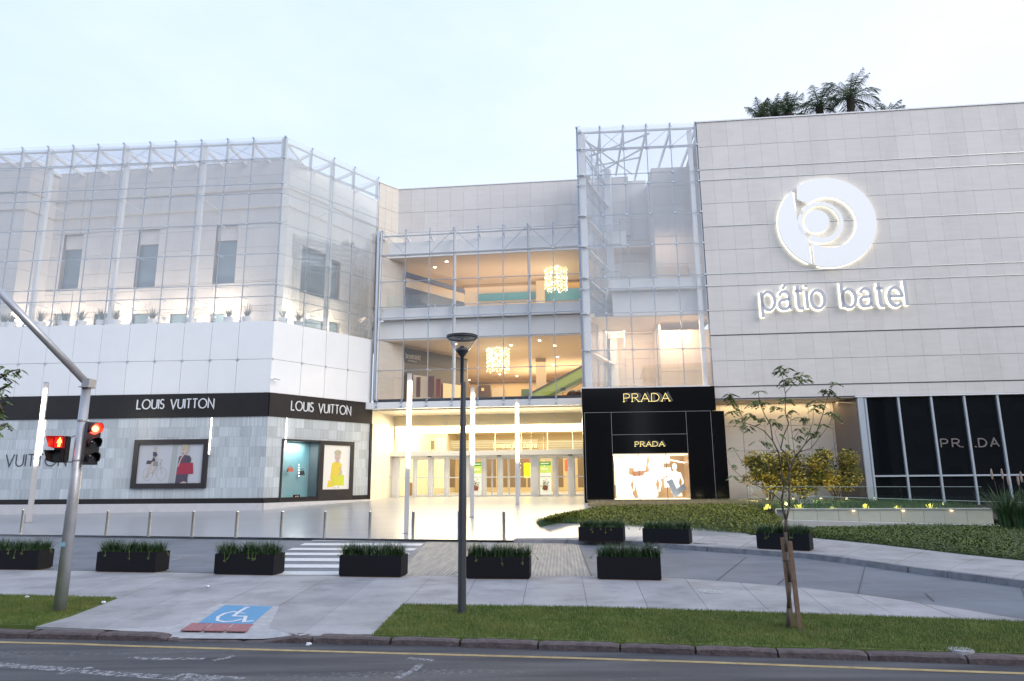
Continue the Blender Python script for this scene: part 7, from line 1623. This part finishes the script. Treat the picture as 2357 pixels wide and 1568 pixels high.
# ================================================================== YOUNG TREE, LEFT BRANCHES, PALMS
def cropD(u, v): return ((1780 + u / 3.564) * .9207, (880 + v / 3.564) * .9207)
TRB = at_z(1815, 1446, .02); TY = TRB.y
tree = empty('young_tree', TRB, 'slender young tree with sparse leaf tufts tied to two wooden stakes on the right lawn', 'tree')
rt = random.Random(4)
def bpth(pts, w0, w1, dy):
    P = []
    for i, (u, v) in enumerate(pts):
        x, y = cropD(u, v); P.append(at_y(x, y, TY + dy * (i / (len(pts) - 1)) + (rt.uniform(-.03, .03) if i else 0)))
    n = len(P); return P, [w0 + (w1 - w0) * i / (n - 1) for i in range(n)]
q = TY / F
trunk = [TRB - Vector((0, 0, .03)), at_y(1815, 1400, TY), at_y(1818, 1340, TY), at_y(1810, 1270, TY), at_y(1808, 1225, TY), at_y(*cropD(660, 1490), TY)]
MB().path(trunk, [5.4 * q, 4.2 * q, 3.9 * q, 4.1 * q, 3.7 * q, 3.5 * q], 10).build('trunk', BARK, tree, True)
BR_ = [([(660, 1490), (632, 1400), (622, 1310), (640, 1200), (615, 1040), (595, 900), (540, 790), (522, 650), (470, 560), (425, 460), (412, 350)], 3.2, .7, -.5),
 ([(660, 1490), (690, 1380), (688, 1200), (690, 1060), (740, 940), (830, 820), (940, 700), (985, 560), (1025, 420), (1075, 300)], 3.4, .7, .35),
 ([(690, 1060), (650, 900), (612, 860), (640, 740), (685, 640), (652, 540), (655, 380), (630, 230), (600, 140)], 2.2, .6, -.3),
 ([(690, 1060), (700, 1000), (760, 900), (880, 860), (960, 760), (1050, 640), (1080, 540)], 1.8, .5, .6), ([(540, 790), (460, 700), (380, 660), (280, 630), (200, 600)], 1.6, .5, -.5), ([(300, 640), (250, 540), (200, 440), (150, 360)], 1.0, .4, -.55),
 ([(620, 1330), (540, 1260), (420, 1200), (280, 1130), (180, 1040), (135, 950)], 1.5, .35, -.7), ([(270, 990), (230, 920), (180, 850)], .8, .3, -.6), ([(650, 370), (720, 290), (780, 230), (820, 170)], 1.0, .4, -.2),
 ([(830, 820), (860, 740), (900, 620), (905, 500), (930, 420)], 1.2, .4, .2), ([(595, 900), (520, 840), (430, 780)], .9, .3, -.3), ([(740, 940), (720, 780), (700, 620), (720, 500)], .9, .35, .1), ([(720, 780), (780, 700), (850, 640), (840, 580)], .7, .3, .1),
 ([(640, 1200), (560, 1000), (500, 880)], .9, .3, .2), ([(690, 1100), (860, 1050), (1000, 960), (1090, 840), (1140, 710)], .9, .3, .8), ([(660, 1540), (540, 1480), (480, 1330), (330, 1240)], .9, .3, -.5), ([(555, 1510), (520, 1350), (430, 1200)], .8, .3, -.5),
 ([(522, 650), (560, 600), (620, 620)], .6, .3, -.2), ([(612, 860), (560, 720), (590, 660)], .6, .3, 0)]
bm_ = MB(); 
for pts, a, b, dy in BR_:
    P, R_ = bpth(pts, a * .78 * q, b * .8 * q, dy); o = MB().path(P, R_, 6).build('branch', BARK, tree, True)
def pinnate(C, rr, out, s=1.0, n=5):
    for k in range(n):
        a = rr.uniform(0, 2 * PI); L = rr.uniform(.09, .15) * s; d = Vector((math.cos(a), math.sin(a) * .7, rr.uniform(-.35, .25))).normalized()
        for j in range(5):
            f = .25 + .75 * j / 4; base = C + d * L * f + Vector((0, 0, -.05 * f * f))
            for sg in ((-1, 1) if j < 4 else (0,)):
                sd_ = d.cross(Vector((0, 0, 1))).normalized() * sg; ld = (sd_ * .8 + d * .7 + Vector((0, 0, -.45))).normalized(); l = rr.uniform(.055, .09) * s; wv = ld.cross(Vector((0, 0, 1))).normalized() * l * .34; m = len(out.v)
                out.v += [tuple(base), tuple(base + ld * l * .5 + wv), tuple(base + ld * l), tuple(base + ld * l * .5 - wv)]; out.f += [(m, m + 1, m + 2), (m, m + 2, m + 3)]
tufts = [(600, 130), (640, 115), (560, 175), (620, 160), (670, 140), (640, 240), (700, 230), (660, 280), (740, 220), (790, 180), (830, 200), (810, 250), (780, 210), (840, 240), (1080, 265), (1110, 280), (1040, 340), (1070, 350), (1030, 325), (1085, 395), (150, 370), (130, 400), (175, 385), (170, 440), (185, 455), (170, 520), (200, 500), (180, 530), (415, 350), (440, 345), (370, 430), (430, 430), (400, 460), (350, 460), (450, 440), (540, 480), (590, 490), (660, 420), (690, 410), (640, 400), (930, 430), (900, 470), (960, 460), (880, 450), (940, 480), (905, 500), (1080, 540), (1050, 530), (1110, 550), (1100, 580), (340, 540), (310, 570), (280, 580), (360, 560), (200, 600), (240, 610), (330, 660), (310, 680), (350, 690), (300, 640), (420, 590), (460, 600), (440, 640), (520, 590), (600, 630), (560, 620), (780, 580), (840, 580), (870, 590), (800, 600), (640, 560), (710, 515), (770, 680), (800, 670), (880, 700), (900, 720), (950, 730), (870, 720), (990, 650), (930, 700), (600, 725), (700, 760), (770, 740), (400, 790), (430, 800), (470, 800), (490, 810), (770, 830), (660, 820), (180, 850), (190, 1000), (180, 1095), (985, 640), (905, 640), (620, 180), (690, 255), (1000, 330)]
lf = [MB(), MB(), MB()]
for i, (u, v) in enumerate(tufts):
    x, y = cropD(u, v); t_ = at_y(x, y, TY + (u - 660) / 900 + rt.uniform(-.1, .1)); pinnate(t_, rt, lf[i % 3], .72, 3 if v < 600 else 2)
TREEL2 = leafmat('young tree leaf dark', (.08, .13, .02), (.17, .21, .04), .45)
for k, l_ in enumerate(lf): tag(l_.build('foliage', (TREEL, TREEL2, TREEL)[k], tree), kind='stuff')
STK = M('weathered brown stake', (.20, .125, .09), .8, var=.25, scale=10)
for (x0, y0, x1, y1, wpx, lab) in ((1823, 1440, 1801, 1238, 3.7, 'left wooden stake standing close against the young tree trunk'), (1841, 1452, 1817.5, 1246, 4.0, 'right wooden stake leaning beside the young tree')):
    a = at_z(x0, y0, .02) if x0 > 1830 else at_y(x0, y0, TY + .08); a.z = 0; b = at_y(x1, y1, a.y + (.0 if x0 > 1830 else 0)); mb = MB(); r = wpx * q
    mb.hexa([a + Vector((-r, -r, 0)), a + Vector((r, -r, 0)), a + Vector((r, r, 0)), a + Vector((-r, r, 0)), b + Vector((-r, -r, 0)), b + Vector((r, -r, 0)), b + Vector((r, r, 0)), b + Vector((-r, r, 0))]); tag(mb.build('wooden_stake', STK), lab, 'stake', 'stakes of the young tree')
P = at_y(1810, 1290, TY); tt_ = MB()
for k in range(14): a0_, a1_ = 2 * PI * k / 14, 2 * PI * (k + 1) / 14; tt_.tube((P.x + .055 * math.cos(a0_), P.y + .06 * math.sin(a0_), P.z + .01 * math.cos(a0_)), (P.x + .055 * math.cos(a1_), P.y + .06 * math.sin(a1_), P.z + .01 * math.cos(a1_)), .006, n=5)
tt_.build('tie', BLK, tree)

# branches reaching in from a tree outside the left edge
lt0 = at_y(-150, 1100, 11.2); ltree = empty('street_tree', (lt0.x, lt0.y, 0), 'dark leafy branches of a street tree reaching in at the left edge', 'tree')
MB().path([Vector((lt0.x, lt0.y, -.05)), Vector((lt0.x, lt0.y, 1.2)), at_y(-150, 1000, 11.2), at_y(-140, 860, 11.2), at_y(-150, 700, 11.2)], [.12, .10, .07, .05, .015], 8).build('trunk', BARK, ltree, True)
lm = [MB(), MB()]; rl = random.Random(8)
for br in ([(-150, 960), (-90, 920), (-40, 890), (0, 870), (25, 855), (46, 850)], [(-40, 890), (-10, 900), (15, 890), (28, 880)], [(-40, 890), (-5, 925), (8, 950)], [(-140, 1040), (-70, 1010), (-20, 990), (18, 975)], [(-20, 990), (5, 988)], [(-145, 900), (-100, 840), (-60, 800), (-40, 780)]):
    P = [at_y(x, y, 11.2 + rl.uniform(-.1, .1)) for x, y in br]; MB().path(P, [.03 * (1 - i / len(P)) + .004 for i in range(len(P))], 5).build('branch', BARK, ltree, True)
for (x, y) in [(46, 849), (36, 852), (25, 855), (18, 848), (12, 842), (30, 862), (22, 872), (8, 868), (-2, 876), (12, 882), (26, 884), (5, 895), (-6, 905), (2, 915), (10, 905), (14, 925), (4, 938), (-8, 930), (8, 948), (-5, 952), (3, 858), (-8, 862), (-12, 890), (14, 972), (6, 982), (20, 978), (-4, 975), (-8, 990), (0, 1000), (-30, 880), (-50, 900), (-25, 990), (-60, 1010), (-40, 780), (-60, 800), (-30, 930)]:
    pinnate(at_y(x, y, 11.2 + rl.uniform(-.25, .25)), rl, lm[rl.randrange(2)], .85, 2)
tag(lm[0].build('foliage', TREEL, ltree), kind='stuff'); tag(lm[1].build('foliage', TREEL2, ltree), kind='stuff')

# palms on the roof garden
PALM = leafmat('palm leaflet', (.03, .055, .02), (.08, .11, .04), .6, scale=2); PTR = M('palm trunk', (.035, .028, .02), .95, bump=1, bscale=6)
def palm(x, y, Y, R, n, lab, seed, droop=1.0, trunkz=None, el0=-.2, lean=0):
    rr = random.Random(seed); C = at_y(x, y, Y); base = Vector((C.x + lean, C.y, zr[0] - .5)); e = empty('palm_tree', base, lab, 'palm', 'palms on the roof garden')
    mb = MB(); mb.path([base - Vector((0, 0, .1)), base.lerp(C, .5) + Vector((-.04, 0, 0)), C], [.24, .19, .24], 9); mb.build('trunk', PTR, e)
    for k in range(n):
        a = 2 * PI * k / n * 2.4 + rr.uniform(-.3, .3); el = el0 + (1.45 - el0) * (k / n) ** .8 + rr.uniform(-.12, .12); L = R * rr.uniform(.85, 1.15); pts = []; N = 9; d = Vector((math.cos(a) * math.cos(el), math.sin(a) * math.cos(el), math.sin(el))); p = C.copy(); g_ = rr.uniform(.10, .19) * droop
        for j in range(N + 1):
            pts.append(p.copy()); p = p + d * L / N; d = (d + Vector((0, 0, -g_))).normalized()
        mb = MB(); mb.path(pts, [.03 - .0027 * i for i in range(N + 1)], 4)
        M_ = 34
        for j in range(2, M_):
            f = j / M_ * N; i = min(int(f), N - 1); b = pts[i].lerp(pts[i + 1], f - i); t = (pts[i + 1] - pts[i]).normalized(); sd_ = t.cross(Vector((0, 0, 1)))
            if sd_.length < .1: sd_ = Vector((1, 0, 0))
            sd_.normalize(); ll = R * .38 * math.sin(PI * min(.97, (j / M_) * .85 + .12)) * rr.uniform(.75, 1.1)
            for sg in (-1, 1):
                ld = (sd_ * sg * .8 + t * .7 + Vector((0, 0, rr.uniform(-.95, .0)))).normalized(); wv = t * .015; q_ = b + ld * ll * .5; r_ = b + ld * ll + Vector((0, 0, -ll * .3)); mb.add([b - wv, b + wv, q_ + wv * .9, r_, q_ - wv * .9], [(0, 1, 2, 3, 4)])
        mb.build('frond', PALM, e)
palm(1958, 228, 38.5, 1.95, 17, 'tallest roof palm with visible trunk on top of the stone wing', 91, 1.0, lean=-.28)
palm(1886, 250, 39.5, 1.9, 15, 'roof palm leaning left beside the tallest palm', 92, 1.1, el0=.0)
palm(1815, 262, 39.0, 1.5, 14, 'bushy roof palm second from the left', 93, .6, el0=.25)
palm(1752, 272, 39.0, 1.3, 13, 'leftmost low bushy roof palm', 94, .6, el0=.2)
palm(1783, 268, 40, 1.3, 12, 'low roof palm between the two leftmost palms', 96, .6, el0=.25)
palm(2042, 272, 39.5, 1.25, 12, 'small roof palm at the right, only frond tips showing', 95, .9, el0=.1)

# ================================================================== houses across the street, seen only as reflections in the glass
OPP = [(-62, -38, 20, (.10, .09, .08)), (-36, -14, 13, (.13, .12, .10)), (-12, 8, 15, (.08, .08, .08)), (10, 34, 17, (.09, .085, .08)), (36, 58, 22, (.12, .11, .10)), (60, 90, 18, (.08, .08, .085)), (92, 130, 24, (.10, .10, .10))]
for i, (x0, x1, h, c_) in enumerate(OPP):
    lab = ['grey brown apartment house across the street, far left of the row', 'low pale house across the street with five window columns', 'dark grey house standing straight across the street', 'dark house across the street to the right of the viewer', 'tall brownish apartment block across the street on the right', 'dark blue grey block across the street, second from the far right', 'tallest grey block at the far right end across the street'][i]
    e = empty('apartment_house', ((x0 + x1) / 2, -26, 0), lab, 'building'); y = -24 - (i % 3) * 2
    MB().box(x0, x1, y - 10, y, -.1, h).build('wall', M('opposite wall %d' % i, c_, .9, var=.1), e); MB().box(x0 - .3, x1 + .3, y - 10.3, y + .3, h, h + .4).build('roof', M('opposite roof %d' % i, (.06, .05, .045), .9), e)
    wm_ = M('opposite window %d' % i, (.02, .025, .03), .15); OW = Wall((x1, y), (x0, y))
    for a_ in range(int((x1 - x0) / 4)):
        for b_ in range(int(h / 3.4)):
            piece(OW, 1.2 + a_ * 4, 2.8 + a_ * 4, 1.2 + b_ * 3.3, 2.9 + b_ * 3.3, .03, .0, wm_, 'window', e)
